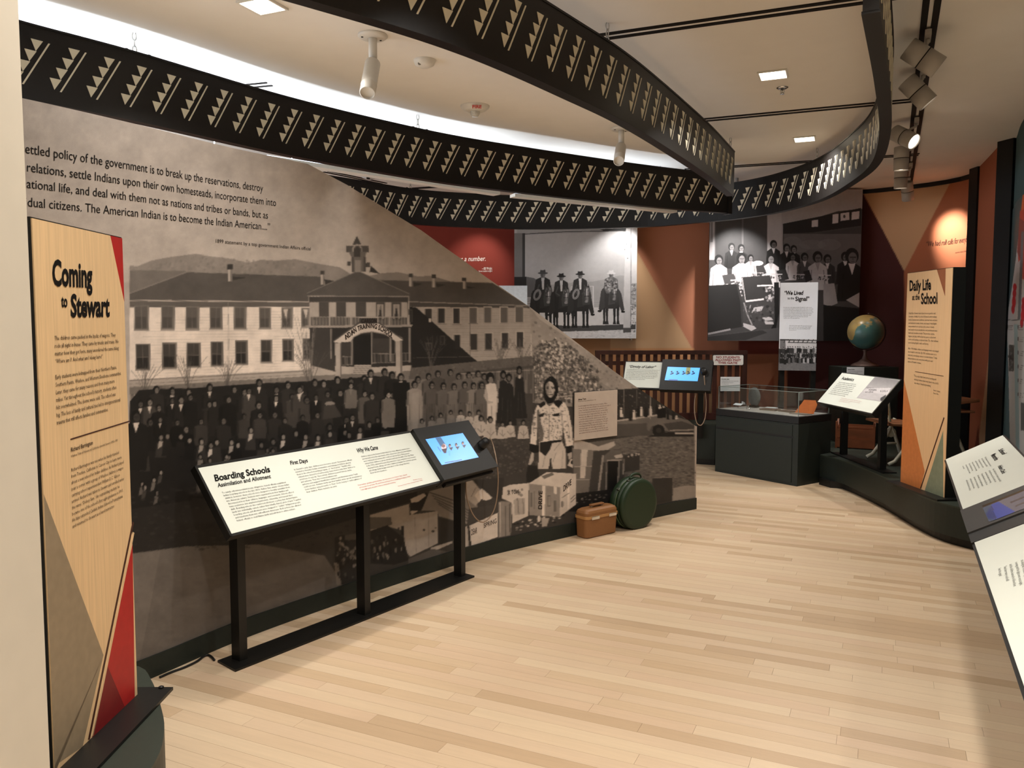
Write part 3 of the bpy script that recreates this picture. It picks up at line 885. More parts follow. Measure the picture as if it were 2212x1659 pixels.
# grass on the right
c.poly([(1240, 960), (1500, 925), (1500, 1060), (1440, 1070), (1380, 1060), (1250, 1060)], 100)
c.specks([(1330, 950), (1500, 930), (1500, 1055), (1420, 1068), (1340, 1050)], 1400, (72, 120, 86, 62, 132), (1.5, 5), 0.5, 0.45)
F5()
c.poly([(1410, 1110), (1500, 1090), (1592, 1090), (1592, 1190), (1400, 1215)], 150)
# far figures, road, car
c.poly([(590, 330), (1150, 295), (1260, 350), (1400, 450), (1520, 560), (950, 560), (590, 600)], 46)
c.specks([(600, 335), (1120, 310), (1380, 480), (950, 540), (600, 560)], 240, (70, 100, 36, 160), (3, 8), 0.6)
c.poly([(945, 555), (1200, 520), (1330, 500), (1540, 560), (1576, 600), (940, 600)], 104); c.line([(945, 562), (1200, 528), (1280, 515)], 12, 168)
c.poly([(590, 600), (1240, 580), (1240, 680), (590, 700)], 78)
for x in (1008, 1114, 540, 1222): c.line([(x, 310 if x > 600 else 350), (x, 545)], 6, 150, 0.9)
c.line([(450, 370), (590, 356)], 8, 170)
for x, y in ((985, 460), (1062, 490), (1090, 480), (1125, 450), (1150, 455), (1185, 460), (1225, 450), (1275, 435), (1300, 440), (1330, 450), (1365, 480), (1410, 490), (1436, 525)):
    t = 200 if x % 3 else 28
    c.ell(x, y, 7, 9, t); c.poly([(x - 11, y + 10), (x + 11, y + 10), (x + 13, y + 70), (x - 13, y + 70)], t)
c.poly([(1275, 470), (1350, 450), (1350, 535), (1280, 540)], 20)
c.poly([(1195, 565), (1310, 558), (1480, 545), (1560, 590), (1576, 610), (1576, 650), (1420, 660), (1330, 640), (1290, 600), (1235, 605), (1210, 650), (1195, 630)], 104)
c.poly([(1330, 585), (1480, 565), (1576, 600), (1576, 640), (1380, 650)], 70); c.line([(1380, 640), (1576, 634)], 8, 150)
c.ell(1288, 640, 50, 48, 28); c.ell(1290, 640, 22, 22, 50); c.poly([(1340, 655), (1576, 645), (1576, 690), (1190, 690)], 34); c.rect(1420, 656, 1576, 672, 168)
# the young person in the patterned shirt
G(1080, 780, 4.138)
c.poly([(345, 760), (350, 725), (545, 705), (585, 790), (588, 960), (470, 965), (452, 880), (430, 965), (340, 965)], 196)
c.poly([(350, 725), (470, 715), (445, 790), (405, 850), (352, 805)], 34); c.line([(452, 870), (440, 960)], 12, 40); c.line([(400, 850), (380, 950)], 10, 150, 0.7)
c.line([(545, 720), (480, 800)], 7, 140, 0.7); c.line([(560, 800), (552, 950)], 9, 150, 0.6); c.line([(500, 820), (470, 900)], 8, 130, 0.6)
c.poly([(332, 395), (400, 372), (440, 402), (480, 378), (575, 368), (608, 430), (642, 600), (650, 752), (590, 764), (562, 600), (548, 702), (420, 718), (345, 728), (332, 590), (322, 752), (266, 738), (285, 560), (314, 430)], 214)
c.poly([(330, 440), (346, 430), (362, 540), (392, 650), (380, 715), (345, 725), (332, 590)], 84, 0.85); c.line([(440, 405), (436, 710)], 5, 150); c.line([(545, 440), (560, 600)], 10, 132, 0.7); c.line([(300, 470), (292, 640)], 8, 150, 0.6); c.line([(600, 480), (622, 700)], 8, 160, 0.6)
c.line([(470, 600), (420, 690)], 8, 150, 0.7); c.line([(500, 560), (470, 680)], 6, 160, 0.7)
c.specks([(290, 470), (400, 420), (580, 400), (630, 720), (400, 700), (300, 700)], 260, (110, 140, 84), (4, 9), 0.65)
c.poly([(340, 388), (395, 356), (408, 388), (378, 408), (360, 420)], 26); c.poly([(476, 362), (520, 344), (562, 368), (522, 418), (490, 392)], 26)
c.poly([(340, 482), (396, 460), (388, 494), (352, 502)], 36); c.poly([(462, 478), (532, 462), (526, 490), (482, 494)], 36)
c.poly([(384, 250), (388, 205), (408, 165), (440, 138), (470, 138), (500, 165), (514, 210), (520, 255), (512, 305), (492, 338), (474, 372), (430, 382), (400, 350), (390, 300)], 22)
c.poly([(402, 230), (414, 198), (440, 178), (468, 190), (484, 222), (488, 268), (476, 308), (452, 330), (432, 322), (412, 288)], 178)
c.poly([(402, 230), (414, 198), (436, 182), (438, 240), (432, 318), (412, 288)], 118, 0.75); c.poly([(470, 290), (488, 262), (476, 310), (452, 331)], 110, 0.7)
c.line([(455, 140), (442, 180)], 4, 70); c.line([(408, 234), (434, 231)], 6, 40); c.line([(456, 231), (482, 236)], 6, 44)
c.ell(422, 244, 10, 4, 30); c.ell(468, 244, 10, 4, 30); c.poly([(446, 244), (458, 276), (436, 278)], 148, 0.9); c.line([(436, 279), (458, 278)], 4, 84)
c.line([(428, 300), (466, 297)], 6, 66); c.line([(434, 308), (460, 307)], 4, 140); c.poly([(412, 322), (436, 330), (472, 326), (472, 372), (418, 382)], 20)
c.poly([(262, 736), (346, 756), (348, 814), (302, 822), (258, 796)], 22); c.poly([(588, 764), (642, 756), (642, 808), (600, 830)], 22); c.poly([(420, 716), (546, 702), (546, 720), (424, 738)], 28)
c.poly([(280, 815), (304, 822), (296, 890), (262, 945), (246, 940)], 176); c.poly([(602, 826), (640, 812), (642, 862), (612, 880)], 170)
F5()
c.poly([(228, 920), (300, 930), (318, 1010), (318, 1060), (215, 1060), (212, 1000)], 34)
c.poly([(575, 868), (612, 888), (590, 945), (548, 925)], 206); c.poly([(582, 880), (600, 890), (590, 920), (572, 905)], 30)
# luggage and boxes, right part
c.poly([(590, 780), (760, 775), (752, 935), (590, 935)], 122); c.poly([(595, 935), (752, 930), (720, 1160), (600, 1150)], 110)
c.poly([(660, 770), (715, 770), (690, 1030), (650, 1030)], 196); c.poly([(590, 700), (740, 745), (800, 770), (925, 728), (938, 760), (860, 810), (600, 790)], 172)
c.line([(600, 1040), (750, 1040)], 8, 150); c.line([(605, 935), (752, 932)], 6, 170)
c.poly([(760, 810), (860, 800), (980, 795), (1010, 850), (1010, 1150), (720, 1150)], 64)
c.poly([(840, 850), (900, 800), (980, 800), (1000, 840), (1000, 880), (845, 900)], 96); c.line([(838, 840), (800, 1140)], 16, 150); c.line([(868, 900), (860, 1140)], 8, 140)
c.rect(876, 890, 960, 1140, 24); c.line([(870, 885), (990, 880)], 14, 150); c.line([(968, 890), (955, 1140)], 12, 130); c.line([(1010, 870), (1000, 1000)], 12, 150)
c.poly([(925, 845), (990, 830), (1000, 860), (940, 868)], 180)
c.poly([(1010, 840), (1136, 830), (1136, 960), (1010, 980)], 56); c.specks([(1010, 835), (1130, 825), (1130, 850), (1010, 860)], 26, (180, 40), (5, 9), 0.9)
c.poly([(1240, 1030), (1402, 1024), (1402, 1210), (1240, 1240)], 50); c.line([(1250, 1026), (1400, 1020)], 8, 120)
c.poly([(560, 1160), (900, 1120), (900, 1300), (560, 1300)], 30)
c.specks([(590, 1190), (880, 1140), (880, 1200), (600, 1260)], 60, (150, 90, 40), (5, 12), 0.8, 0.5)
# the taped removal box
c.poly([(232, 1072), (380, 978), (520, 985), (618, 992), (618, 1240), (482, 1345), (236, 1330)], 160)
c.poly([(232, 1072), (380, 978), (618, 992), (492, 1102)], 204); c.poly([(232, 1075), (490, 1104), (482, 1345), (236, 1330)], 142)
c.poly([(490, 1104), (618, 992), (618, 1242), (482, 1345)], 198)
c.poly([(345, 1088), (370, 1090), (360, 1335), (340, 1333)], 222); c.poly([(435, 1098), (462, 1100), (458, 1160), (440, 1158)], 216); c.poly([(548, 1050), (562, 1040), (560, 1275), (546, 1285)], 224)
c.rect(384, 1168, 412, 1258, 96); c.rect(390, 1176, 406, 1250, 140); c.rect(436, 1210, 458, 1300, 100); c.rect(246, 1146, 262, 1262, 104); c.rect(276, 1136, 284, 1280, 110)
c.poly([(336, 1012), (420, 982), (440, 1000), (360, 1035)], 110)
c.line([(500, 1190), (560, 1150)], 4, 90); c.ell(505, 1240, 13, 26, 128); c.line([(575, 1200), (610, 1165)], 5, 90); c.line([(575, 1225), (612, 1190)], 5, 96)
# pale holdall left of the box
c.poly([(5, 1110), (80, 1082), (232, 1068), (232, 1120), (226, 1390), (100, 1410), (92, 1230), (10, 1190)], 204)
c.poly([(108, 1210), (135, 1190), (200, 1190), (204, 1320), (120, 1330)], 168); c.line([(140, 1190), (150, 1320)], 8, 120); c.line([(185, 1190), (190, 1320)], 8, 130)
c.specks([(60, 1130), (180, 1110), (180, 1170), (70, 1180)], 14, (96, 120), (8, 14), 0.8)
c.poly([(0, 1215), (60, 1215), (92, 1240), (80, 1470), (0, 1500)], 110); c.line([(55, 1225), (62, 1470)], 10, 160); c.line([(30, 1220), (34, 1480)], 6, 150)
c.poly([(90, 1400), (240, 1330), (480, 1345), (560, 1300), (560, 1380), (100, 1480)], 60)
c.specks([(110, 1400), (300, 1345), (540, 1310), (550, 1370), (120, 1460)], 90, (190, 150, 30, 210), (6, 16), 0.85, 0.6)
c.poly([(335, 1350), (400, 1355), (380, 1420), (340, 1425)], 168); c.ell(316, 1360, 14, 26, 210)
# luggage behind the reading rail
F8()
c.poly([(405, 460), (750, 362), (755, 460), (1005, 425), (1005, 710), (760, 830), (720, 780), (700, 600), (560, 560), (405, 600)], 166)
c.poly([(405, 480), (590, 480), (600, 545), (500, 575), (405, 590)], 96); c.poly([(760, 430), (790, 385), (830, 425), (770, 460)], 190)
c.poly([(755, 325), (900, 262), (935, 290), (850, 420), (765, 420)], 36); c.poly([(762, 318), (880, 266), (900, 290), (830, 345), (770, 352)], 188)
c.rect(678, 556, 706, 640, 36); c.rect(652, 570, 664, 606, 60); c.ell(882, 592, 12, 9, 60); c.ell(962, 604, 14, 9, 52); c.ell(985, 574, 8, 6, 60); c.line([(800, 480), (812, 790)], 5, 140); c.line([(920, 440), (925, 740)], 5, 140)
c.poly([(930, 250), (1140, 190), (1340, 330), (1360, 400), (1260, 540), (1010, 470), (1000, 425), (860, 420)], 132)
for k in range(5): c.line([(930 + k * 20, 260 + k * 26), (1140 + k * 20, 330 + k * 40), (1300, 440 + k * 24)], 7, 66)
c.poly([(1235, 140), (1300, 140), (1415, 280), (1340, 380), (1235, 300)], 172); c.poly([(1330, 290), (1365, 240), (1410, 290), (1370, 350)], 206); c.line([(1300, 300), (1340, 220)], 4, 90)
c.ell(1430, 270, 58, 62, 204); c.poly([(1415, 200), (1485, 250), (1480, 320), (1400, 330)], 204)
c.poly([(1310, 150), (1590, 130), (1570, 330), (1480, 300)], 52)
c.poly([(1005, 480), (1240, 540), (1130, 690), (1010, 740)], 46); c.poly([(940, 750), (1130, 690), (1130, 710), (950, 790)], 176)
c.poly([(1280, 400), (1540, 370), (1540, 440), (1360, 500), (1260, 560)], 66); c.poly([(1540, 345), (1640, 345), (1660, 400), (1650, 640), (1540, 660)], 134)
c.line([(1555, 350), (1560, 655)], 10, 176); c.line([(1600, 350), (1606, 650)], 6, 96); c.line([(1640, 360), (1645, 640)], 8, 80)
c.poly([(1270, 560), (1536, 440), (1536, 655), (1300, 735)], 208); c.poly([(1232, 570), (1268, 555), (1290, 735), (1232, 748)], 176); c.poly([(1266, 555), (1285, 560), (1300, 735), (1280, 735)], 40)
c.poly([(410, 600), (560, 550), (620, 600), (700, 660), (730, 780), (745, 860), (620, 900), (410, 890)], 38)
c.specks([(420, 640), (680, 680), (720, 800), (420, 870)], 60, (150, 110, 60, 24), (6, 15), 0.7, 2.2)
c.poly([(740, 850), (960, 760), (1130, 790), (1130, 800), (740, 890)], 90)
c.poly([(90, 660), (140, 640), (285, 640), (285, 1040), (150, 1080), (95, 880)], 44)
c.line([(130, 700), (210, 760), (285, 850)], 24, 128); c.line([(105, 880), (130, 1080)], 40, 126); c.specks([(90, 660), (280, 650), (280, 1000), (130, 1060)], 50, (150, 90, 26), (6, 14), 0.7, 1.6)
c.poly([(180, 640), (285, 620), (285, 680), (180, 680)], 84)
G(0, 0)
c.noise(0.10, 60)
c.blur(1)

pxs = np.arange(38, 1504.5, 2.3)
ucol = np.clip(MUR.uv(pxs, np.full(len(pxs), 900.0))[:, 0], 0, MUR.L)
ucol = np.unique(np.r_[0.0, ucol, MUR.L])
NR = 500
tt = np.linspace(0, 1, NR)[:, None]
zt = ztop(ucol)[None]
uv = np.stack([np.broadcast_to(ucol[None], (NR, len(ucol))), 0.10 + tt * (zt - 0.10)], -1)
print_on('mural_print', MUR, uv, c, M_MURAL, 0.003, mural, label='sepia photograph of a school building, a crowd and luggage')

# ---- lettering on the mural
Q = 'settled policy of the government is to break up the reservations, destroy', 'relations, settle Indians upon their own homesteads, incorporate them into', 'national life, and deal with them not as nations and tribes or bands, but as', 'dual citizens. The American Indian is to become the Indian American....\u201d'
rows = [title(MUR, Q[0][1:], (52.5, 331), (567, 414.5), (52.5, 311), 0.0, prefix='The s'),
        title(MUR, Q[1], (55.5, 370.5), (595, 445.5), (55.5, 351), prefix='tribal '),
        title(MUR, Q[2][1:], (56, 406), (577.5, 472.5), (56, 387), prefix='the n'),
        title(MUR, Q[3], (57.5, 446), (582, 497.5), (57.5, 427), prefix='indivi')]
put_text('quotation', MUR, mural, rows, M_INK, 0.005)
put_text('caption', MUR, mural, [title(MUR, '1899 statement by a top government Indian Affairs official', (463, 524), (670, 541), (463, 516.5))], M_INK, 0.005)
F_ = lambda x, y: (600 + x / 3.19, 480 + y / 3.19)
arc = []
for txt, pts in (('INDIAN TRAINING SCHOOL', [(462, 812), (500, 785), (545, 752), (600, 732), (650, 729), (700, 745), (745, 772), (785, 802)]),):
    P = smooth_path(pts, 200); s_ = np.r_[0, np.cumsum(np.linalg.norm(np.diff(P, axis=0), axis=1))]
    tw = width(txt, 0.03)
    for i, ch in enumerate(txt):
        if ch == ' ': continue
        x0 = width(txt[:i + 1], 0.03) - width(ch, 0.03)
        q = s_[-1] * x0 / tw; q2 = s_[-1] * min(1, width(txt[:i + 1], 0.03) / tw)
        a = np.array([np.interp(q, s_, P[:, 0]), np.interp(q, s_, P[:, 1])]); e = np.array([np.interp(q2, s_, P[:, 0]), np.interp(q2, s_, P[:, 1])])
        arc.append(title(MUR, ch, F_(*a), F_(*e), F_(a[0] + (e - a)[1] * 0.8, a[1] - 30), 0.03))
arc.append(title(MUR, 'CARSON', F_(572, 694), F_(678, 692), F_(572, 668), 0.02))
put_text('arch_lettering', MUR, mural, arc, mat('sepia_ink', (44, 36, 32), 0.7, 0.2), 0.005)
K5 = lambda x, y: (1080 + x / 3.77, 760 + y / 3.77)
K8 = lambda x, y: (700 + x / 4.096, 1000 + y / 4.096)
bx = [title(MUR, 'DRIVE', K5(338, 1285), K5(342, 1132), K5(310, 1283), 0.02), title(MUR, 'DRIVE', K5(512, 1140), K5(578, 1080), K5(512, 1095), 0.02),
      title(MUR, 'SPRING', K8(1410, 575), K8(1522, 530), K8(1410, 535)), title(MUR, 'DEAR', K8(1298, 640), K8(1350, 620), K8(1298, 590)), title(MUR, 'A TOM', K5(60, 1165), K5(150, 1150), K5(60, 1135))]
put_text('box_lettering', MUR, mural, bx, MATS['sepia_ink'], 0.005)

# ------------------------------------------------------------------ hanging ribbons of black band with cream motifs
ZB0, ZB1 = 2.884, 3.28
def motif_mesh():
    b = MB(); t = 0.033
    def pr(pts):
        b.hexa([(x, -t, z) for x, z in pts], [(x, t, z) for x, z in pts])
    st, dx = 0.0615, 0.034
    for k in range(4):
        x = -k * dx; z = 0.123 - k * st
        pr([(x, z), (x + 0.060, z), (x + 0.022, z - st + 0.001)])
    pr([(0.087, 0.120), (0.096, 0.120), (0.096 - 0.140, -0.128), (0.087 - 0.140, -0.128)])
    me = bpy.data.meshes.new('cutout_motif'); me.from_pydata(b.v, [], b.f)
    me.materials.append(M_CREAM)
    bm = bmesh.new(); bm.from_mesh(me); bmesh.ops.recalc_face_normals(bm, faces=bm.faces); bm.to_mesh(me); bm.free()
    return me
MOTIF = motif_mesh()

def chain(p, z0, z1, parent):
    b = MB(); n = max(2, int(round((z1 - z0) / 0.034))); h = (z1 - z0) / n
    for k in range(n):
        zc = z0 + (k + 0.5) * h; a = math.pi / 2 * (k % 2) + 0.5
        pts = []
        for i in range(14):
            q = 2 * math.pi * i / 14
            x = 0.011 * math.cos(q); z = (h * 0.62) * math.sin(q)
            pts.append((p[0] + x * math.cos(a), p[1] + x * math.sin(a), zc + z))
        b.tube(pts, 0.0034, 6, True)
    return b.build('hanging_chain', M_STEEL, parent, label='short steel link chain')

def ribbon(name, pts, label, chains, px0, pitch=0.19, flip=1, cap=False):
    P = smooth_path(pts, 150)
    s = np.r_[0, np.cumsum(np.linalg.norm(np.diff(P, axis=0), axis=1))]
    T = np.gradient(P, axis=0); T /= np.linalg.norm(T, axis=1)[:, None]
    N = np.stack([-T[:, 1], T[:, 0]], 1)
    mid = P[len(P) // 2]
    r = thing(name, (mid[0], mid[1], ZB0), label, 'hanging ribbon')
    th = 0.03
    n = len(P)
    L = P + N * th; R = P - N * th
    v = [(*q, z) for z in (ZB0, ZB1) for q in L] + [(*q, z) for z in (ZB0, ZB1) for q in R]
    f = []
    for i in range(n - 1):
        f += [(i, i + 1, n + i + 1, n + i), (2 * n + i + 1, 2 * n + i, 3 * n + i, 3 * n + i + 1), (i + 1, i, 2 * n + i, 2 * n + i + 1), (n + i, n + i + 1, 3 * n + i + 1, 3 * n + i)]
    f += [(0, n, 3 * n, 2 * n), (n - 1, 3 * n - 1, 4 * n - 1, 2 * n - 1)]
    MB().add(v, f).build('band', M_BAND, r)
    for z in (ZB0, ZB1):
        Lo = P + N * (th + 0.004); Ro = P - N * (th + 0.004)
        z0 = z - 0.006; z1 = z + 0.006
        v = [(*q, zz) for zz in (z0, z1) for q in Lo] + [(*q, zz) for zz in (z0, z1) for q in Ro]
        MB().add(v, f).build('edge_flange', M_BAND, r)
    rat = P[:, 0] / P[:, 1]
    u0 = np.interp((px0 - CX) / FPX, rat, s) if np.all(np.diff(rat) > 0) else s[-1] * 0.3
    u0 = u0 % pitch
    off = wloc(r)
    for u in np.arange(u0, s[-1] - 0.06, pitch):
        if u < 0.08: continue
        x, y = np.interp(u, s, P[:, 0]), np.interp(u, s, P[:, 1]); tx, ty = np.interp(u, s, T[:, 0]), np.interp(u, s, T[:, 1])
        o = bpy.data.objects.new('cutout_motif', MOTIF)
        o.location = (x - off.x, y - off.y, (ZB0 + ZB1) / 2 - off.z)
        o.rotation_euler = (0, 0, math.atan2(ty, tx) if flip > 0 else math.atan2(-ty, -tx))
        COL.objects.link(o); o.parent = r
    for u in chains:
        q = (np.interp(u * s[-1], s, P[:, 0]), np.interp(u * s[-1], s, P[:, 1]))
        chain(q, ZB1 + 0.004, CEIL, r)
        for d in (-0.05, 0.09):
            t = (np.interp(u * s[-1] + d, s, P[:, 0]), np.interp(u * s[-1] + d, s, P[:, 1]))
            MB().lathe((t[0], t[1], ZB1), [(0.016, 0.0), (0.016, 0.012), (0.010, 0.018)], n=10).build('bolt_cap', M_BAND, r)
    if cap:
        a = math.atan2(T[-1, 1], T[-1, 0])
        MB().box((P[-1, 0], P[-1, 1], (ZB0 + ZB1) / 2), (0.05, 0.1, ZB1 - ZB0 + 0.03), Matrix.Rotation(a, 3, 'Z')).build('end_cap', M_BAND, r)
    return r

A_ = [(-3.05, 3.82), (-2.63, 4.385), (-2.24, 4.86), (-1.65, 5.71), (-1.02, 6.42), (-0.346, 7.03), (0.87, 7.85), (1.6, 8.28), (2.3, 8.62)]
ribbon('ribbon_band', A_, 'black curved ribbon with cream motifs sweeping above the mural top', (0.18, 0.50, 0.985), 168, cap=True)
B_ = [(-1.62, 2.42), (-0.76, 3.12), (-0.2, 3.66), (0.362, 4.43), (0.69, 4.93), (1.12, 5.70), (1.6, 6.61), (2.03, 7.5)]
ribbon('ribbon_band', B_, 'nearest black ribbon with cream motifs, running off the top of the picture and ending mid-air', (0.50, 0.992), 1100)
C_ = [(-3.0, 7.4), (-2.2, 8.4), (-1.6, 9.05), (-1.13, 9.52), (-0.59, 9.78), (0.25, 9.97), (1.52, 9.80), (2.12, 9.42), (2.56, 9.02), (2.84, 8.5), (2.97, 7.72), (2.87, 6.75), (2.70, 6.0), (2.33, 5.07), (1.86, 4.1), (1.40, 3.2)]
ribbon('ribbon_band', C_, 'farthest black ribbon with cream motifs, looping forward in front of the painted back wall', (0.21, 0.41, 0.62), 900)

# ------------------------------------------------------------------ ceiling fittings
sa, sb_ = gz(1299, 75, CEIL), gz(1800, 0, CEIL)
SLANG = math.atan2(sb_[1] - sa[1], sb_[0] - sa[0])
def slot_pair(p0, p1, gap, wd, label, group='linear slots in the ceiling'):
    a, b_ = gz(*p0, CEIL), gz(*p1, CEIL)
    d = (b_ - a)[:2]; L = np.linalg.norm(d); ang = math.atan2(d[1], d[0]); c_ = (a + b_) / 2
    t = thing('ceiling_slot', (c_[0], c_[1], CEIL - 0.006), label, 'ceiling slot', group)
    nn = np.array([-d[1], d[0]]) / L
    for s_ in (-1, 1):
        q = c_[:2] + nn * s_ * gap / 2
        MB().box((q[0], q[1], CEIL - 0.003), (L, wd, 0.006), Matrix.Rotation(ang, 3, 'Z')).build('slot', M_SLOT, t)
    return t
slot_pair((1180, 96), (1960, -14), 0.075, 0.035, 'nearest dark double slot running across the ceiling')
slot_pair((1380, 272), (1974, 216), 0.075, 0.03, 'middle dark double slot across the ceiling beside the sprinkler')
slot_pair((1480, 366), (1985, 333), 0.075, 0.03, 'far dark double slot across the ceiling, behind the ribbon end')
slot_pair((704, 370), (830, 396), 0.075, 0.03, 'dark double slot seen in the gap above the diagonal mural edge')
slot_pair((870, 408), (1010, 399), 0.06, 0.03, 'short dark slot seen through the gap between two ribbons')
slot_pair((530, 186), (582, 181), 0.07, 0.02, 'short dark slot on the bright ceiling strip')

def downlight(P, label, W, group='square recessed ceiling lights', size=0.17):
    t = thing('ceiling_light', (P[0], P[1], CEIL - 0.012), label, 'ceiling light', group)
    R = Matrix.Rotation(SLANG, 3, 'Z')
    b = MB()
    for s_ in (-1, 1):
        b.box(Vector((P[0], P[1], CEIL - 0.006)) + R @ Vector((s_ * (size / 2 + 0.006), 0, 0)), (0.012, size + 0.024, 0.012), R)
        b.box(Vector((P[0], P[1], CEIL - 0.006)) + R @ Vector((0, s_ * (size / 2 + 0.006), 0)), (size, 0.012, 0.012), R)
    b.build('frame', M_WHITE, t)
    MB().box((P[0], P[1], CEIL - 0.004), (size, size, 0.006), R).build('diffuser', M_GLOW, t, label='glowing square diffuser')
    l = area('lamp_beam', (P[0], P[1], CEIL - 0.016), (P[0], P[1], 0), W, size * 0.95, None, WARM, 130)
    l.location = (0, 0, -0.004); l.parent = t
    return t
DL = 25
for (x, y), lb in (((567, 10), 'square ceiling light at the top of the picture, left of the nearest ribbon'), ((1670, 160), 'square ceiling light just above the sprinkler head'), ((1738, 299), 'square ceiling light farther back, right of the sprinkler'), ((1240, 341), 'square ceiling light half hidden behind the ribbon over the mural')):
    downlight(gz(x, y, CEIL), lb, DL if x != 1240 else 12)
for x, y, lb in ((-0.55, 2.0, 'above the left title panel'), (1.3, 2.3, 'above the middle of the floor'), (0.3, 0.2, 'above the viewer'), (2.3, 0.4, 'above the near end of the right rail'), (-2.6, -0.6, 'behind the viewer to the left'),
                 (-0.4, -2.0, 'farthest behind the viewer'), (1.9, -1.9, 'behind the viewer to the right'), (-4.4, 0.9, 'far to the left'), (-4.3, 3.2, 'behind the white wall end'), (-4.2, 6.6, 'in the space behind the mural'), (-4.2, 9.2, 'in the far corner behind the mural')):
    downlight((x, y, CEIL), 'square ceiling light out of the picture, ' + lb, DL)  # unseen lights, added so that their bounce brightens floor and ceiling

def cylinder_light(mount, tip, label):
    P = gz(*mount, CEIL)
    q = gz(*tip, 3.0)
    t = thing('cylinder_spotlight', (P[0], P[1], CEIL), label, 'spotlight', 'white ceiling-mounted cylinder spotlights')
    MB().lathe((P[0], P[1], CEIL - 0.02), [(0.088, 0.02), (0.088, 0.012), (0.075, 0.002), (0.03, 0.0)], n=32).build('mounting_plate', M_WHITE, t)
    for a in (0.8, 3.4): MB().lathe((P[0] + 0.06 * math.cos(a), P[1] + 0.06 * math.sin(a) - 0.01, CEIL - 0.021), [(0.007, 0.008), (0.007, 0.0)], n=10).build('screw_hole', M_SLOT, t)
    MB().lathe((P[0], P[1], CEIL - 0.15), [(0.026, 0.15), (0.026, 0.0)], n=20).build('stem', M_WHITE, t)
    K = Vector((P[0], P[1], CEIL - 0.155))
    MB().lathe(K - Vector((0, 0, 0.02)), [(0.001, -0.012), (0.02, -0.006), (0.026, 0.012), (0.02, 0.03), (0.001, 0.036)], n=16, caps=False).build('swivel', M_WHITE, t)
    ax = (Vector((float(q[0]), float(q[1]), 2.98)) - K).normalized()
    body = MB().lathe(K + ax * 0.015, [(0.034, 0.0), (0.046, 0.004), (0.046, 0.20), (0.0475, 0.202), (0.0475, 0.205), (0.046, 0.207), (0.046, 0.275), (0.040, 0.278), (0.040, 0.262)], ax, n=32).build('lamp_body', M_WHITE, t)
    MB().lathe(K + ax * 0.272, [(0.039, 0.0), (0.039, 0.004)], ax, n=28).build('lens', M_LENS, body, label='bright lens')
    return t, K + ax * 0.30, ax
t1, k1, a1 = cylinder_light((805, 76), (792, 203), 'white cylinder spotlight on a round ceiling plate, the near one over the mural')
spot('lamp_beam', k1, (-0.9, 4.45, 0.75), 34, 46, 1.0, NEUT, 0.03, t1)
t2, k2, a2 = cylinder_light((1342, 277), (1334, 360), 'white cylinder spotlight hanging beside the nearest ribbon, the far one')
spot('lamp_beam', k2, (0.75, 6.1, 0.1), 90, 60, 1.0, NEUT, 0.03, t2)

# smoke detector, fire strobe, sprinklers, camera dome
P = gz(917, 130, CEIL)
t = thing('smoke_detector', (P[0], P[1], CEIL), 'round white smoke detector on the ceiling right of the near cylinder spotlight', 'smoke detector')
MB().lathe((P[0], P[1], CEIL), [(0.072, 0.0), (0.072, -0.006), (0.062, -0.03), (0.035, -0.045), (0.001, -0.046)], n=32, caps=False).build('housing', M_WHITE, t)
for dx in (-0.028, 0.004): MB().lathe((P[0] + dx, P[1] - 0.045, CEIL - 0.036), [(0.011, 0), (0.011, -0.004)], (0, -0.7, -0.7), n=10).build('sensor_port', mat('grey_port', (120, 112, 104), 0.5), t)
P = gz(1026, 229, CEIL)
t = thing('fire_strobe', (P[0], P[1], CEIL), 'round white ceiling fire strobe with red FIRE lettering', 'fire alarm')
MB().lathe((P[0], P[1], CEIL), [(0.115, 0.0), (0.112, -0.012), (0.085, -0.035), (0.06, -0.042), (0.001, -0.042)], n=36, caps=False).build('housing', M_WHITE, t)
MB().lathe((P[0], P[1], CEIL - 0.042), [(0.036, 0.0), (0.036, -0.02), (0.026, -0.038), (0.001, -0.042)], n=18, caps=False).build('strobe_lens', mat('strobe_plastic', (205, 205, 200), 0.12, 0.6, var=0.1, scale=90), t, label='clear strobe lens')
FS = PlaneSurf((P[0] - 0.06, P[1] - 0.108, CEIL - 0.028), (1, 0, 0), (0, -0.55, 0.84))
put_text('fire_lettering', FS, t, [title(FS, 'FIRE', (1020, 233.5), (1040.5, 233.5), (1020, 227), 0.03)], mat('alarm_red', (190, 40, 34), 0.6), 0.004)
def sprinkler(px, py, label):
    P = gz(px, py, CEIL)
    t = thing('sprinkler_head', (P[0], P[1], CEIL), label, 'sprinkler', 'ceiling sprinkler heads')
    MB().lathe((P[0], P[1], CEIL), [(0.042, 0), (0.042, -0.004), (0.03, -0.01), (0.012, -0.012)], n=24, caps=False).build('escutcheon', M_CHROME, t)
    b = MB()
    for s_ in (-1, 1): b.tube([(P[0] + s_ * 0.01, P[1], CEIL - 0.01), (P[0] + s_ * 0.014, P[1], CEIL - 0.03), (P[0] + s_ * 0.005, P[1], CEIL - 0.045)], 0.003, 6)
    b.lathe((P[0], P[1], CEIL - 0.012), [(0.005, 0), (0.005, -0.034)], n=8)
    b.build('frame_arm', M_CHROME, t)
    MB().lathe((P[0], P[1], CEIL - 0.048), [(0.016, 0), (0.016, 0.003)], n=12).build('deflector', M_CHROME, t)
sprinkler(1690, 189, 'small chrome sprinkler head below the square ceiling light')
sprinkler(1066, 418, 'tiny chrome sprinkler head above the far ribbon')
P = gz(797, 374, CEIL)
t = thing('dome_camera', (P[0], P[1], CEIL), 'pale ceiling dome seen in the gap above the diagonal mural edge', 'dome')
MB().lathe((P[0], P[1], CEIL), [(0.11, 0), (0.11, -0.02), (0.08, -0.05), (0.03, -0.07)], n=28).build('housing', M_WHITE, t)
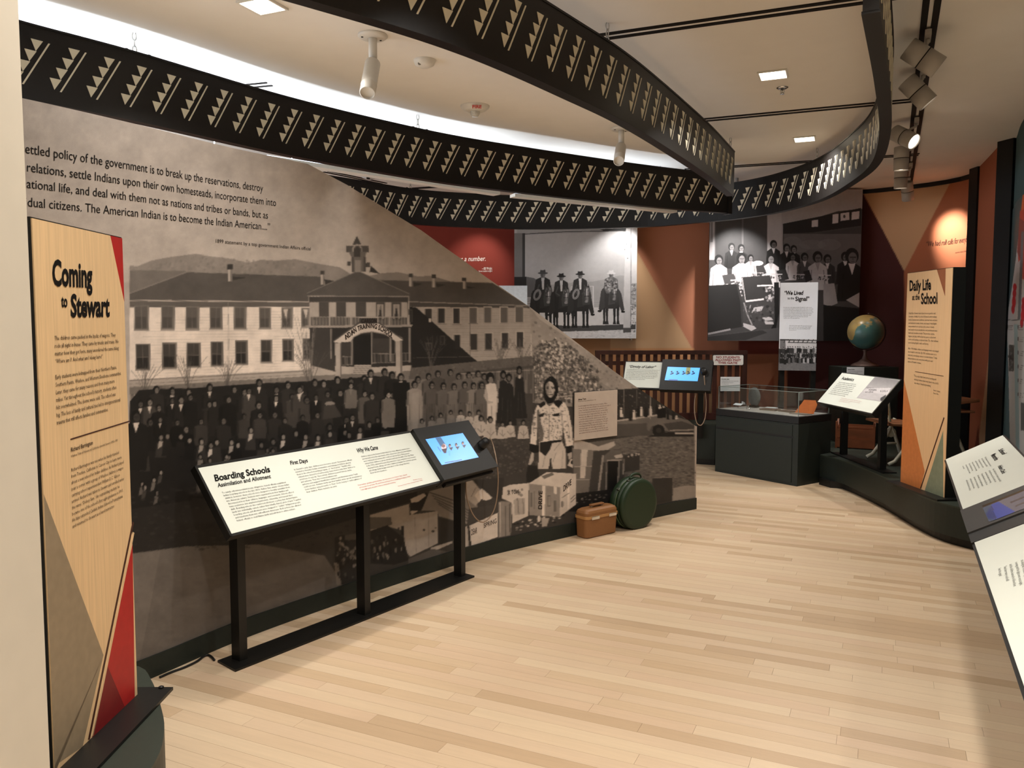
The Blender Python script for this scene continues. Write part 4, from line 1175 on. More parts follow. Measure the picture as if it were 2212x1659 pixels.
MB().lathe((P[0], P[1] - 0.05, CEIL - 0.055), [(0.02, 0), (0.02, -0.02)], n=14).build('dark_port', M_SLOT, t)

# light track with spotlight cans
ta, tb = gz(2016, -20, CEIL), gz(1962, 394, CEIL)
d = (tb - ta)[:2]; TL = np.linalg.norm(d); tang = math.atan2(d[1], d[0]); tc_ = (ta + tb) / 2
tr = thing('light_track', (tc_[0], tc_[1], CEIL), 'dark double light track running along the right of the ceiling', 'light track')
nn = np.array([-d[1], d[0]]) / TL
for s_ in (-1, 1):
    q = tc_[:2] + nn * s_ * 0.028
    MB().box((q[0], q[1], CEIL - 0.008), (TL, 0.034, 0.016), Matrix.Rotation(tang, 3, 'Z')).build('rail', M_SLOT, tr)
def can_light(px, py, ax, label, lit=True):
    P = Vector([float(k) for k in gz(px, py, 3.25)])
    tq = ta[:2] + d / TL * float((np.array(P[:2]) - ta[:2]) @ d / TL)
    ax = Vector(ax).normalized()
    t = thing('track_spotlight', (P.x, P.y, CEIL - 0.02), label, 'spotlight', 'grey spotlight cans on the ceiling track')
    MB().box((tq[0], tq[1], CEIL - 0.03), (0.16, 0.035, 0.03), Matrix.Rotation(tang, 3, 'Z')).build('track_adapter', M_GREYCAN, t)
    MB().tube([(tq[0], tq[1], CEIL - 0.04), (tq[0], tq[1], CEIL - 0.07), (P.x * 0.5 + tq[0] * 0.5, P.y * 0.5 + tq[1] * 0.5, P.z + 0.06), tuple(P + Vector((0, 0, 0.02)))], 0.010, 8).build('yoke_arm', M_GREYCAN, t)
    r = 0.066
    body = MB().lathe(P, [(0.001, -0.105), (r - 0.006, -0.105), (r, -0.10), (r, 0.0), (r - 0.002, 0.001), (r - 0.002, 0.005), (r, 0.006), (r, 0.11), (r - 0.004, 0.112), (r - 0.006, 0.09)], ax, n=36, caps=False).build('lamp_can', M_GREYCAN, t)
    MB().lathe(P, [(r + 0.0006, 0.0), (r + 0.0006, 0.006)], ax, n=36, caps=False).build('seam_ring', M_SLOT, body)
    MB().lathe(P + ax * 0.094, [(r - 0.006, 0.0), (r - 0.006, 0.004)], ax, n=30).build('lens', M_LENS, body, label='bright round lens')
    return t, P + ax * 0.13
heads = []
for px, py, ax, lb in ((1993, 124, (0.78, -0.22, -0.60), 'nearest grey spotlight can on the ceiling track, tilted to the right wall'),
                       (1981, 198, (0.62, -0.20, -0.74), 'second grey spotlight can from the front of the ceiling track'),
                       (1953, 296, (0.42, -0.72, -0.52), 'grey spotlight can with its glaring lens turned to the viewer'),
                       (1947, 342, (0.02, 0.05, -1.0), 'grey spotlight can pointing straight down behind the glaring one'),
                       (1946, 384, (0.02, 0.05, -1.0), 'grey spotlight can pointing straight down at the far end of the track'),
                       (1960, 412, (0.28, 0.35, -0.88), 'last grey spotlight can, tilted away in front of the tan wall triangle')):
    heads.append(can_light(px, py, ax, lb))
spot('lamp_beam', heads[0][1], (3.75, 5.3, 1.5), 60, 60, 0.8, WARM, 0.04, heads[0][0])
spot('lamp_beam', heads[1][1], (3.95, 6.2, 1.0), 50, 60, 0.8, WARM, 0.04, heads[1][0])
spot('lamp_beam', heads[2][1], (2.3, 3.9, 0.7), 60, 60, 0.7, NEUT, 0.04, heads[2][0])
spot('lamp_beam', heads[3][1], (3.3, 7.5, 0.9), 100, 56, 0.8, NEUT, 0.04, heads[3][0])
spot('lamp_beam', heads[4][1], (3.15, 8.95, 1.1), 130, 64, 0.8, NEUT, 0.04, heads[4][0])
sp = WB.uv(2062, 510); spp = WB.pt(sp[0], sp[1])
spot('lamp_beam', heads[5][1], spp, 150, 56, 1.0, WARM, 0.04, heads[5][0])

# gallery spotlights hidden behind the ribbons, one for each picture on the back wall
def hidden_can(P, target, label, W, deg, col=NEUT, blend=0.8):
    P = Vector(P); ax = (Vector(target) - P).normalized()
    t = thing('gallery_spotlight', (P.x, P.y, CEIL), label, 'spotlight', 'gallery spotlights behind the ribbons')
    MB().lathe((P.x, P.y, CEIL - 0.14), [(0.02, 0.14), (0.02, 0.0)], n=14).build('stem', M_GREYCAN, t)
    b_ = MB().lathe(P, [(0.001, -0.07), (0.05, -0.07), (0.05, 0.09), (0.046, 0.09), (0.046, 0.07)], ax, n=24, caps=False).build('lamp_can', M_GREYCAN, t)
    MB().lathe(P + ax * 0.07, [(0.045, 0.0), (0.045, 0.003)], ax, n=20).build('lens', M_LENS, b_)
    spot('lamp_beam', P + ax * 0.10, target, W, deg, blend, col, 0.03, t)
hidden_can((1.62, 10.14, CEIL - 0.16), gy(1325, 600, 10.6), 'small spotlight behind the far ribbon aimed at the riders picture', 60, 80)
hidden_can((2.62, 9.42, CEIL - 0.16), gy(1595, 590, 10.2), 'small spotlight behind the far ribbon aimed at the classroom picture', 190, 60)
hidden_can((-0.35, 10.2, CEIL - 0.16), gy(1030, 595, 10.9), 'small spotlight behind the far ribbon aimed at the red wall', 40, 70, WARM)
hidden_can((3.25, 9.1, CEIL - 0.16), (3.75, 9.6, 1.0), 'small spotlight behind the far ribbon aimed down at the globe', 40, 80, WARM)

# unseen cool uplights, added behind the mural ribbon to brighten the ceiling
AP_ = smooth_path(A_, 150)
for (i0, i1, W_, lb) in ((2, 48, 38, 'left stretch, the brightest'), (50, 98, 13, 'middle stretch'), (100, 142, 5, 'right stretch, the dimmest')):
    a_, b_ = AP_[i0], AP_[i1]; d_ = b_ - a_; L_ = float(np.linalg.norm(d_)); n_ = np.array([-d_[1], d_[0]]) / L_
    q_ = (a_ + b_) / 2 + n_ * 0.42; ang_ = math.atan2(d_[1], d_[0])
    t = thing('added_uplight', (q_[0], q_[1], 2.93), 'long white cove lamp behind the mural ribbon, ' + lb, 'cove light', 'cove lamps behind the ribbon')
    MB().box((q_[0], q_[1], 2.93), (L_, 0.10, 0.03), Matrix.Rotation(ang_, 3, 'Z')).build('trough', M_WHITE, t)
    MB().box((q_[0], q_[1], 2.949), (L_ - 0.04, 0.06, 0.006), Matrix.Rotation(ang_, 3, 'Z')).build('diffuser', mat('cool_diffuser', (240, 246, 255), 0.4, 0.2, emit=(214, 232, 255), estr=4.0), t)
    for e_ in (-0.4, 0.4):
        MB().tube([(q_[0] + math.cos(ang_) * L_ * e_, q_[1] + math.sin(ang_) * L_ * e_, 2.945), (q_[0] + math.cos(ang_) * L_ * e_, q_[1] + math.sin(ang_) * L_ * e_, CEIL)], 0.004, 6).build('hanger', M_STEEL, t)
    l_ = area('lamp_glow', (0, 0, 0), (0, 0, 1), W_, L_ - 0.05, 0.07, COOL, 160)
    l_.location = (0, 0, 0.03); l_.rotation_euler = (math.pi, 0, ang_); l_.parent = t

# unseen spotlights added above the viewer to brighten the mural
for P_, T_, W_, dg_, lb in (((-0.80, 3.30, CEIL - 0.16), (-1.80, 3.75, 1.7), 56, 120, 'aimed at the mural quotation'), ((0.35, 2.9, CEIL - 0.16), (-1.3, 4.2, 1.0), 60, 70, 'aimed at the left part of the mural'), ((0.9, 3.4, CEIL - 0.16), (-0.75, 5.1, 0.6), 80, 60, 'aimed at the middle of the mural'), ((1.0, 3.15, CEIL - 0.16), (0.7, 6.4, 0.6), 90, 50, 'aimed at the right end of the mural')):
    hidden_can(P_, T_, 'small ceiling spotlight out of the picture, ' + lb, W_, dg_, NEUT, 1.0)

# ------------------------------------------------------------------ reading rails
def tilt_surf(fl, fr, zf, tilt, flip=1):
    A, B = gz(*fl, zf), gz(*fr, zf)
    e = (B - A) / np.linalg.norm(B - A)
    p = np.array([-e[1], e[0], 0.0]) * flip
    ev = p * math.cos(tilt) + np.array([0, 0, math.sin(tilt)])
    return PlaneSurf(A, e, ev), np.linalg.norm(B - A), p
def raised(sf, off):
    return PlaneSurf(sf.o + sf.n * off, sf.eu, sf.ev)
M_SCREEN = attr_mat('screen_glow', 0.25, 0.4, emit=0.9)
M_SCREEN2 = attr_mat('dim_screen_glow', 0.25, 0.4, emit=0.12)

def handset(sf, px, parent, r=0.026, h=0.04, loop=None):
    q = sf.uv(*px); P = sf.pt(q[0], q[1], 0.0)
    hs = MB().lathe(P, [(r * 1.12, 0.0), (r * 1.12, h * 0.35), (r, h * 0.4), (r * 0.98, h), (r * 0.8, h * 1.12), (0.001, h * 1.14)], sf.n, n=24, caps=False).build('handset', M_BLACK, parent, label='round black audio handset')
    return hs

# ---- long rail in front of the mural
RZ = 0.70
RL, RLen, RP = tilt_surf((499.5, 1153.8), (949.7, 1039), RZ, math.radians(50))
RW = float(RL.uv(427, 1012)[1]); RW = 0.385 if not 0.3 < RW < 0.5 else RW
UE = RLen + 0.40
rail = thing('reading_rail', tuple(gz(770, 1350)), 'long black reading rail with a tilted white text board and a touchscreen, before the mural', 'reading rail')
RL.slab(-0.014, -0.014, RLen + 0.005, RW + 0.014, -0.036, -0.001).build('tray', M_BLACK, rail)
for a_ in ((-0.014, -0.014, -0.002, RW + 0.014), (-0.014, RW + 0.002, RLen, RW + 0.014), (-0.014, -0.014, RLen, -0.002)):
    RL.slab(*a_, -0.001, 0.006).build('tray_edge', M_BLACK, rail)
board = RL.slab(0, 0, RLen, RW, -0.001, 0.004).build('text_board', M_BOARD, rail, label='white text board')
KO = 0.034
RK = raised(RL, KO)
RK_v1 = float(RK.uv(891, 927)[1]); RK_u1 = float(RK.uv(1074, 1003)[0])
kiosk = RL.slab(RLen + 0.002, -0.016, RK_u1, RK_v1, -0.05, KO).build('screen_housing', M_BLACK, rail, label='raised black touchscreen housing')
RL.slab(RLen + 0.05, -0.034, RK_u1 - 0.02, -0.016, -0.045, -0.012).build('speaker_lip', M_BLACK, rail)
def quad_uv(sf, p, nu, nv):
    """grid between four pixels TL TR BR BL"""
    q = [sf.uv(*k) for k in p]
    a = np.linspace(0, 1, nu)[None, :, None]; b_ = np.linspace(0, 1, nv)[:, None, None]
    return (q[0] * (1 - a) + q[1] * a) * (1 - b_) + (q[3] * (1 - a) + q[2] * a) * b_
sc = Canvas(900, 920, 1050, 1020, 5, (92, 160, 246), tint=(1, 1, 1))
sc.frame(860, 880, 5.53)
sc.poly([(440, 365), (505, 355), (590, 480), (560, 555), (535, 515)], (64, 96, 132))
sc.ell(545, 475, 30, 38, (196, 172, 176)); sc.ell(540, 462, 22, 20, (120, 92, 92)); sc.poly([(515, 500), (580, 490), (575, 545), (545, 548)], (58, 40, 52))
for x, y in ((615, 470), (692, 460), (770, 440)):
    sc.ell(x, y - 12, 15, 22, (40, 38, 46)); sc.ell(x + 2, y - 4, 9, 13, (150, 118, 104)); sc.poly([(x - 8, y + 14), (x + 40, y + 6), (x + 20, y + 48)], (44, 44, 54))
for k in range(4): sc.line([(470 + k * 9, 470 + k * 14), (480 + k * 9, 490 + k * 14)], 7, (66, 100, 160))
for k in range(5): sc.line([(590 + k * 4, 535 + k * 11), (622, 530 + k * 11)], 3, (72, 122, 200))
sc.line([(556, 664), (760, 628)], 14, (40, 66, 110), 0.75)
print_on('screen', RK, quad_uv(RK, [(918.8, 949.3), (999.2, 935.7), (1033.6, 988), (954, 1004.8)], 120, 80), sc, M_SCREEN, 0.0015, kiosk, label='bright blue touchscreen showing four small portraits')
hs = handset(RK, (1040, 962), rail, 0.030, 0.055)
q0 = RK.pt(*RK.uv(1053, 950), 0.03)
def near_wall(px, py, k):
    u_ = MUR.uv(px, py); w_ = MUR.pt(u_[0], u_[1]); return q0 * (1 - k) * 0 + CP + (w_ - CP) * (1 - 0.035 - 0.02 * (1 - k))
cbl = [q0, gy(1066, 965, q0[1] - 0.005)] + [near_wall(x, y, i / 9) for i, (x, y) in enumerate(((1073, 1000), (1076, 1040), (1071, 1088), (1058, 1118), (1040, 1128), (1022, 1112), (1009, 1078), (1006, 1048), (1008, 1022)))]
MB().tube([tuple(p) for p in smooth_path([tuple(k) for k in cbl], 40)], 0.0046, 8).build('handset_cord', mat('braided_cord', (150, 128, 108), 0.4, 0.5, metal=0.4), rail, label='grey-brown braided handset cord hanging in a loop')
bp = [gz(470, 1431), gz(508, 1452), gz(1025, 1247), gz(984, 1236)]
MB().hexa([(p[0], p[1], 0.0) for p in bp], [(p[0], p[1], 0.011) for p in bp]).build('base_plate', M_BLACK, rail)
RM = Matrix.Rotation(math.atan2(RL.eu[1], RL.eu[0]), 3, 'Z')
for px, py in ((518, 1427), (786, 1329), (993, 1246)):
    P = gz(px, py)
    dd = float((P - RL.o)[:2] @ RP[:2])
    zt_ = RZ + math.tan(math.radians(50)) * max(dd - 0.03, -0.03) - 0.03
    zt_ = max(0.66, min(zt_, 0.80))
    MB().box((P[0], P[1], zt_ / 2 + 0.005), (0.046, 0.062, zt_ - 0.01), RM).build('post', M_BLACK, rail)
B8 = lambda x, y: (420 + x / 4.424, 920 + y / 4.424)
for ti_ in (title(RL, 'Boarding Schools', B8(190, 535), B8(722, 445), B8(177, 478), 0.032), title(RL, 'Assimilation and Allotment', B8(220, 592), B8(728, 503), B8(213, 556), 0.02),
                                title(RL, 'First Days', B8(912, 378), B8(1080, 352), B8(905, 343), 0.025), title(RL, 'Why We Came', B8(1552, 262), B8(1752, 228), B8(1544, 224), 0.025)): put_text('heading', RL, board, [ti_], M_INK, 0.0055)
T1 = ['To satisfy education-related treaty obligations, federal officials established', 'Indian boarding schools in the late 1800s. Rather than simply educate Indian', 'children, however, these schools were designed to forcibly assimilate them', 'into American culture. Students were separated from their families and', 'disconnected from their cultures, languages, and homelands. Schools offered', 'basic academics, but emphasized patriotism, citizenship, and manual labor', 'skills. Boarding schools also reinforced allotment, a policy that divided Native', 'lands into individually owned, rather than tribally shared, plots of land. Together,', 'boarding schools and allotment were designed to \u201ccivilize\u201d Indigenous people', 'and transform them into self-sufficient Americans. Both policies also allowed', 'federal officials to steal Native lands and sell them to white settlers.']
T2 = ['In Stewart\u2019s early days, children were forced to attend. Government officials', 'traveled to Nevada\u2019s Indian communities and kidnapped children, placing', 'them in the school\u2019s boarding program, or \u201cthe boarder.\u201d Families who', 'refused were denied food and housing. Some tried to hide their children to', 'avoid loss of custody. Upon arrival, children received haircuts, baths,', 'and uniforms. They also received military-style', 'uniforms and assigned identification numbers and American names. Pupils', 'could not visit. Students rarely saw their families under special circumstances.', 'Some families camped nearby on Clear Creek, hoping to catch a glimpse of', 'their children. Many students ran away.']
T3 = ['Children came to the Stewart Indian School for many different reasons. Some', 'parents believed in the opportunity, while others were placed by their families,', 'were orphaned, lost parents who could not care for them. Many parents', 'wanted their children to get an education and learn the skills of the day. Many', 'in the 1930s, attended because they wanted to. Some wanted to come because', 'they had friends, siblings, and other relatives at Stewart. For students, parents,', 'and siblings, family lineages were closer to the college than they', 'knew about it elsewhere.']
for bl_ in (block(RL, T1, B8(262, 652), B8(925, 540), B8(402, 918)), block(RL, T2, B8(950, 430), B8(1510, 332), B8(1068, 645)), block(RL, T3, B8(1590, 305), B8(2062, 222), B8(1680, 462))): put_text('body_text', RL, board, bl_, M_BODYINK, 0.0055)
T4 = ['Your mother, grandma and the brother, we rode there on to Carson City, I, aboard', 'and wonder of our home. We went here and they told us everything belonging to them.', 'I was eight years, ten years. I was so scared and cried they. \u201d']
put_text('red_quotation', RL, board, block(RL, T4, B8(1560, 578), B8(2050, 470), B8(1588, 622)) , M_REDINK, 0.0055)
put_text('attribution', RL, board, [title(RL, 'Student Voices', B8(2085, 525), B8(2170, 510), B8(2083, 518)), title(RL, 'Northern Paiute Tribe, attended Stewart 1930s', B8(1940, 585), B8(2175, 525), B8(1938, 578))], M_REDINK, 0.0055)
# floor cord at the rail's left end
cord = [gz(*p, 0.006) for p in ((345, 1463), (370, 1452), (400, 1441), (425, 1429), (440, 1418), (450, 1415), (458, 1420), (463, 1426))]
cd = MB().tube([tuple(p) for p in smooth_path([tuple(k) for k in cord], 40)], 0.006, 8).build('power_cord', M_BLACK)
tag(cd, 'thin black power cord on the floor along the mural baseboard', 'cord')

# ---- tall title panels
def tall_panel(name, base, eu, wd, z0, z1, depth, label, face_mat):
    t = thing(name, (base[0], base[1], z0), label, 'sign panel', 'tall title panels')
    sf = PlaneSurf((base[0], base[1], z0), eu, (0, 0, 1))
    sf.slab(-0.004, 0, wd + 0.004, z1 - z0 + 0.004, -depth, -0.002).build('panel_box', M_BLACK, t)
    face = sf.slab(0, 0, wd, z1 - z0, -0.002, 0.002).build('panel_face', face_mat, t)
    return t, sf, face
M_MAPLE = mat('blond_wood_print', (222, 190, 146), 0.55, 0.3, var=0.07, scale=9, stretch=(14, 14, 0.5))
PZ = 0.31
pl0 = np.array([-1.372, 2.30]); pl1 = np.array([-1.365, 2.812])
tp, SL, face = tall_panel('title_panel', (*pl0,), (*(pl1 - pl0), 0.0), float(np.linalg.norm(pl1 - pl0)), PZ + 0.012, 1.965, 0.10, 'tall blond wood title panel with red and grey triangles on the left', M_MAPLE)
def facet(name, sf, pts, m, parent, off=0.0025, clip=None):
    q = [sf.uv(*p) for p in pts]
    if clip: q = [np.array([min(max(k[0], clip[0]), clip[2]), min(max(k[1], clip[1]), clip[3])]) for k in q]
    return sf.poly([tuple(k) for k in q], 0.0018, off).build(name, m, parent)
wl = float(np.linalg.norm(pl1 - pl0)); hl = 1.965 - PZ - 0.012
cl = (0, 0, wl, hl)
facet('red_triangle', SL, [(237, 506), (276, 515), (276, 652)], mat('panel_red', (172, 36, 34), 0.5), face, clip=cl)
facet('red_triangle', SL, [(288, 1175), (290, 1510), (262, 1545), (200, 1600), (230, 1430)], MATS['panel_red'], face, clip=cl)
facet('grey_triangle', SL, [(93, 1068), (222, 1415), (178, 1640), (110, 1660), (60, 1900)], mat('panel_grey', (146, 130, 106), 0.5), face, clip=cl)
facet('dark_red_triangle', SL, [(231, 1440), (268, 1535), (198, 1605)], mat('panel_dark_red', (120, 28, 30), 0.5), face, off=0.003, clip=cl)
def bar(sf, pa, pb, wd, off, name, m, parent):
    a, b_ = sf.uv(*pa), sf.uv(*pb)
    if b_[1] < 0.004: b_ = a + (b_ - a) * (a[1] - 0.004) / (a[1] - b_[1])
    d_ = (b_ - a) / np.linalg.norm(b_ - a); n_ = np.array([-d_[1], d_[0]]) * wd / 2
    return sf.poly([tuple(a + n_), tuple(b_ + n_), tuple(b_ - n_), tuple(a - n_)], 0.0018, off).build(name, m, parent)
bar(SL, (286, 1128), (186, 1618), 0.010, 0.0035, 'diagonal_stripe', mat('stripe_brown', (66, 34, 24), 0.5), face)
bar(SL, (287, 1150), (194, 1612), 0.012, 0.0030, 'diagonal_stripe', M_MAPLE, face)
L1 = lambda x, y: (60 + x / 3.317, 460 + y / 3.317)
L2 = lambda x, y: (60 + x / 5.183, 880 + y / 5.183)
put_text('heading', SL, face, [title(SL, 'Coming', L1(168, 515), L1(456, 530), L1(166, 345), 0.035), title(SL, 'to', L1(233, 672), L1(276, 674), L1(233, 590), 0.03), title(SL, 'Stewart', L1(300, 742), L1(580, 738), L1(300, 592), 0.035)], M_INK, 0.0035)
W1 = ['The children came packed in the backs of wagons. They', 'rode all night in buses. They came by trucks and trains. No', 'matter how they got here, many wondered the same thing:', '\u201cWhere am I? And what am I doing here?\u201d']
W2 = ['Early students were kidnapped from their Northern Paiute,', 'Southern Paiute, Washoe, and Western Shoshone communities.', 'Later, they came for many reasons and from many more', 'tribes. Yet throughout the school\u2019s history, students often', 'felt overwhelmed. The dorms were cold. The school was', 'big. The loss of family and cultural ties led to intergenerational', 'trauma that still affects families and communities.']
W3 = ['Richard Barrington was ten when his family traveled', 'from Truckee, California to Carson City to learn more', 'about a new school for Indian children. As Richard played', 'near a corner with a group of Washoe children, a wagon', 'carrying school superintendent William D.C. Gibson', 'arrived. Richard was taken to Stewart and enrolled under', 'the name \u201cDickey Sam.\u201d An outstanding student, he', 'became one of the school\u2019s first eight graduates in 1901.', 'He later attended Carlisle Indian School in Pennsylvania', 'and returned to Stewart as a band instructor.']
for bl_ in (block(SL, W1, L1(184, 912), L1(645, 884), L1(188, 1078), 0.004), block(SL, W2, L1(190, 1192), L1(662, 1112), L1(200, 1518), 0.004), block(SL, W3, L2(474, 722), L2(1062, 500), L2(488, 1355), 0.002)): put_text('body_text', SL, face, bl_, mat('brown_ink', (58, 44, 32), 0.7), 0.0035)
put_text('name_line', SL, face, [title(SL, 'Richard Barrington', L2(470, 500), L2(716, 415), L2(470, 455), 0.015), title(SL, 'Washoe Tribe of Nevada and California, attended Stewart 1890s\u20131901', L2(472, 562), L2(995, 378), L2(472, 536))], MATS['brown_ink'], 0.0035)
bar(SL, L2(470, 358), L2(1140, 152), 0.004, 0.0032, 'rule_line', MATS['stripe_brown'], face)
# foot plate and the dark plinth it stands on
MB().box(((pl0[0] + pl1[0]) / 2 - 0.0, (pl0[1] + pl1[1]) / 2 + 0.01, PZ + 0.007), (0.22, wl + 0.10, 0.011), Matrix.Rotation(0.0, 3, 'Z')).build('foot_plate', M_BLACK, tp)
b = MB()
for y in (2.865,):
    b.lathe((-1.30, y, PZ + 0.012), [(0.010, 0), (0.010, 0.005), (0.005, 0.008)], n=10)
b.build('foot_bolt', M_BLACK, tp)

def plinth(name, pts, h, label, toe=0.035, kick=0.07):
    t = thing(name, (float(np.mean([p[0] for p in pts])), float(np.mean([p[1] for p in pts])), 0.0), label, 'plinth')
    C = np.mean(np.array(pts), 0)
    ins = []
    n = len(pts)
    for i in range(n):
        a, b_, c_ = np.array(pts[i - 1]), np.array(pts[i]), np.array(pts[(i + 1) % n])
        tt_ = (c_ - a); tt_ /= np.linalg.norm(tt_); nn_ = np.array([-tt_[1], tt_[0]])
        if nn_ @ (C - b_) < 0: nn_ = -nn_
        ins.append(b_ + nn_ * toe)
    MB().hexa([(*p, kick) for p in pts], [(*p, h - 0.012) for p in pts]).build('side_wall', M_DKGREEN, t)
    MB().hexa([(*p, h - 0.012) for p in pts], [(*p, h) for p in pts]).build('top_deck', mat('dark_green_deck', (46, 52, 44), 0.5, 0.35, var=0.05), t)
    MB().hexa([(*p, 0.0) for p in ins], [(*p, kick) for p in ins]).build('toe_kick', M_BLACK, t)
    return t
lp = smooth_path([(-2.1, 3.0), (-1.75, 3.13), (-1.5, 3.09), (-1.38, 2.96), (-1.24, 2.73), (-1.165, 2.58), (-1.11, 2.4), (-1.1, 2.15), (-1.17, 1.9)], 40).tolist() + [(-2.1, 1.75)]
plinth('plinth', lp, PZ, 'low dark plinth with a rounded end under the blond wood title panel', 0.02)

# ---- Daily Life panel and the long curved plinth on the right
fl = np.array([3.376, 6.84]); fr = np.array([3.402, 6.19])
rp_edge = smooth_path([(3.29, 8.43), (3.36, 8.15), (3.385, 7.82), (3.37, 7.19), (3.30, 6.45), (3.315, 6.06), (3.47, 5.75), (3.72, 5.55)], 50).tolist()
plinth('plinth', rp_edge + [(3.95, 6.0), (4.28, 6.9), (4.62, 7.72), (5.02, 8.8), (5.08, 9.3), (4.9, 9.68), (4.4, 10.1), (3.8, 10.3), (3.52, 10.3), (3.49, 8.585)], PZ, 'long low dark plinth with a curved front along the right side', 0.05)
wr = float(np.linalg.norm(fr - fl)); hr = 2.12 - PZ - 0.014
tp2, SR, face2 = tall_panel('title_panel', (*fl,), (*(fr - fl), 0.0), wr, PZ + 0.014, 2.12, 0.105, 'tall tan title panel with a thick black edge, on the curved plinth at right', mat('tan_print', (224, 186, 142), 0.55, 0.3, var=0.04, scale=9, stretch=(14, 14, 0.5)))
cr = (0, 0, wr, hr)
facet('brown_triangle', SR, [(2025, 566), (2044, 565), (2042, 640)], mat('panel_brown', (150, 92, 62), 0.5), face2, clip=cr)
facet('orange_triangle', SR, [(1951, 820), (1998, 1018), (1988, 1062), (1945, 1046)], mat('panel_orange', (196, 120, 66), 0.5), face2, clip=cr)
facet('green_triangle', SR, [(2038, 930), (2038, 1078), (1998, 1062)], mat('panel_sage', (126, 134, 112), 0.5), face2, clip=cr)
bar(SR, (2040, 902), (1989, 1056), 0.012, 0.0035, 'diagonal_stripe', MATS['stripe_brown'], face2)
D1 = lambda x, y: (1930 + x / 4.74, 550 + y / 4.74)
put_text('heading', SR, face2, [title(SR, 'Daily Life', D1(166, 370), D1(388, 358), D1(166, 272), 0.03), title(SR, 'at the', D1(195, 465), D1(272, 460), D1(195, 412), 0.02), title(SR, 'School', D1(286, 504), D1(454, 500), D1(286, 402), 0.03)], M_INK, 0.0035)
E1 = ['Daily life at Stewart varied based on era, gender, and', 'dormitory. Initially, the school followed a strict military', 'model. Students wore uniforms, had their hair cut short,', 'and marched to meals, dorms, and chapel. Only English', 'was permitted to be spoken at the school. Cruelty', 'was found to be an everyday fact, and punishments were', 'harsh and sometimes violent. They worked outside,', 'hygiene, and play, half the day was spent in school and', 'chores, and learning a vocational trade. The other half was', 'spent learning English, math, and history.']
E2 = ['After 1934, Native cultures and languages were encouraged', 'into Stewart\u2019s curriculum. By 1950, students went on to', 'study arts, introducing courses in modern history. Today,', 'lasting academics and connections with peers and', 'alumni of Stewart continue.']
for bl_ in (block(SR, E1, D1(160, 608), D1(466, 610), D1(156, 908)), block(SR, E2, D1(154, 968), D1(466, 998), D1(150, 1102))): put_text('body_text', SR, face2, bl_, MATS['brown_ink'], 0.0035)
put_text('quotation', SR, face2, block(SR, ['\u201cThe people that I met at the morning and', 'evening routines were very dear to me; and it', 'was where I found my meaning.\u201d'], D1(212, 1248), D1(462, 1290), D1(218, 1322)) , MATS['brown_ink'], 0.0035)
put_text('attribution', SR, face2, block(SR, ['Stewart student', 'Paiute Tribe'], D1(412, 1395), D1(482, 1410), D1(412, 1425)), MATS['brown_ink'], 0.0035)
bar(SR, D1(225, 1198), D1(515, 1244), 0.004, 0.0032, 'rule_line', MATS['stripe_brown'], face2)
MB().box((3.44, 6.515, PZ + 0.007), (0.30, wr + 0.14, 0.014), Matrix.Rotation(0.04, 3, 'Z')).build('foot_plate', M_BLACK, tp2)

# ---- Academics reader on the plinth
AC, ALen, APp = tilt_surf((1766.6, 868), (1883.5, 893), 0.885, math.radians(50), 1)
if (AC.pt(0, 0.1) - AC.o)[0] < 0: AC, ALen, APp = tilt_surf((1766.6, 868), (1883.5, 893), 0.885, math.radians(50), -1)
AW = float(AC.uv(1819.6, 806)[1])
ac = thing('reading_rail', (3.49, 7.85, PZ), 'short tilted reading board headed Academics, standing on the curved plinth', 'reading rail')
AC.slab(-0.012, -0.012, ALen + 0.012, AW + 0.012, -0.055, -0.001).build('tray', M_BLACK, ac)
bd = AC.slab(0, 0, ALen, AW, -0.001, 0.003).build('text_board', M_BOARD, ac, label='white text board')
ap = Canvas(1840, 800, 1960, 880, 6, 176, tint=(1, 0.97, 0.97)); ap.frame(1640, 660, 4.148)
ap.poly([(1040, 640), (1290, 670), (1180, 790), (955, 745)], 152)
for k in range(8): ap.poly([(1045 - k * 10, 645 + k * 11), (1290 - k * 10, 678 + k * 10), (1280 - k * 10, 690 + k * 10), (1035 - k * 10, 656 + k * 11)], 138 + k * 5)
ap.poly([(960, 745), (1185, 740), (1150, 815), (1000, 795), (920, 780)], 206); ap.poly([(935, 770), (1120, 800), (1130, 860), (875, 832)], 190)
for x in range(985, 1050, 12): ap.rect(x, 752, x + 7, 766, 96); ap.rect(x - 30, 772, x - 23, 782, 96)
for x in range(1090, 1150, 18): ap.rect(x, 762, x + 8, 778, 100)
ap.poly([(1090, 830), (1140, 800), (1125, 870), (1085, 850)], 70); ap.noise(0.05, 30)
auv = quad_uv(AC, [(1890.7, 814), (1949, 823), (1907.6, 868.5), (1851, 860)], 60, 50)
auv[..., 0] = np.clip(auv[..., 0], 0, ALen); auv[..., 1] = np.clip(auv[..., 1], 0, AW)
print_on('photograph', AC, auv, ap, M_PRINT, 0.004, bd, label='pale photograph of a white building')
A8 = lambda x, y: (1640 + x / 4.148, 660 + y / 4.148)
put_text('heading', AC, bd, [title(AC, 'Academics', A8(738, 664), A8(845, 680), A8(752, 640), 0.02)], M_INK, 0.0045)
X1 = ['Instructors initially emphasized obedience and', 'curriculum in the Bureau of Indian Affairs schools', 'that emphasized reading, writing, arithmetic, and', 'vocational training. Students attended class half of', 'the day and worked the remainder. Native languages', 'were forbidden. After the 1930s, students took', 'courses in Native history and art, and many went', 'on to higher education or careers in teaching.']
put_text('body_text', AC, bd, block(AC, X1, A8(712, 692), A8(890, 716), A8(622, 792)) , M_BODYINK, 0.0045)
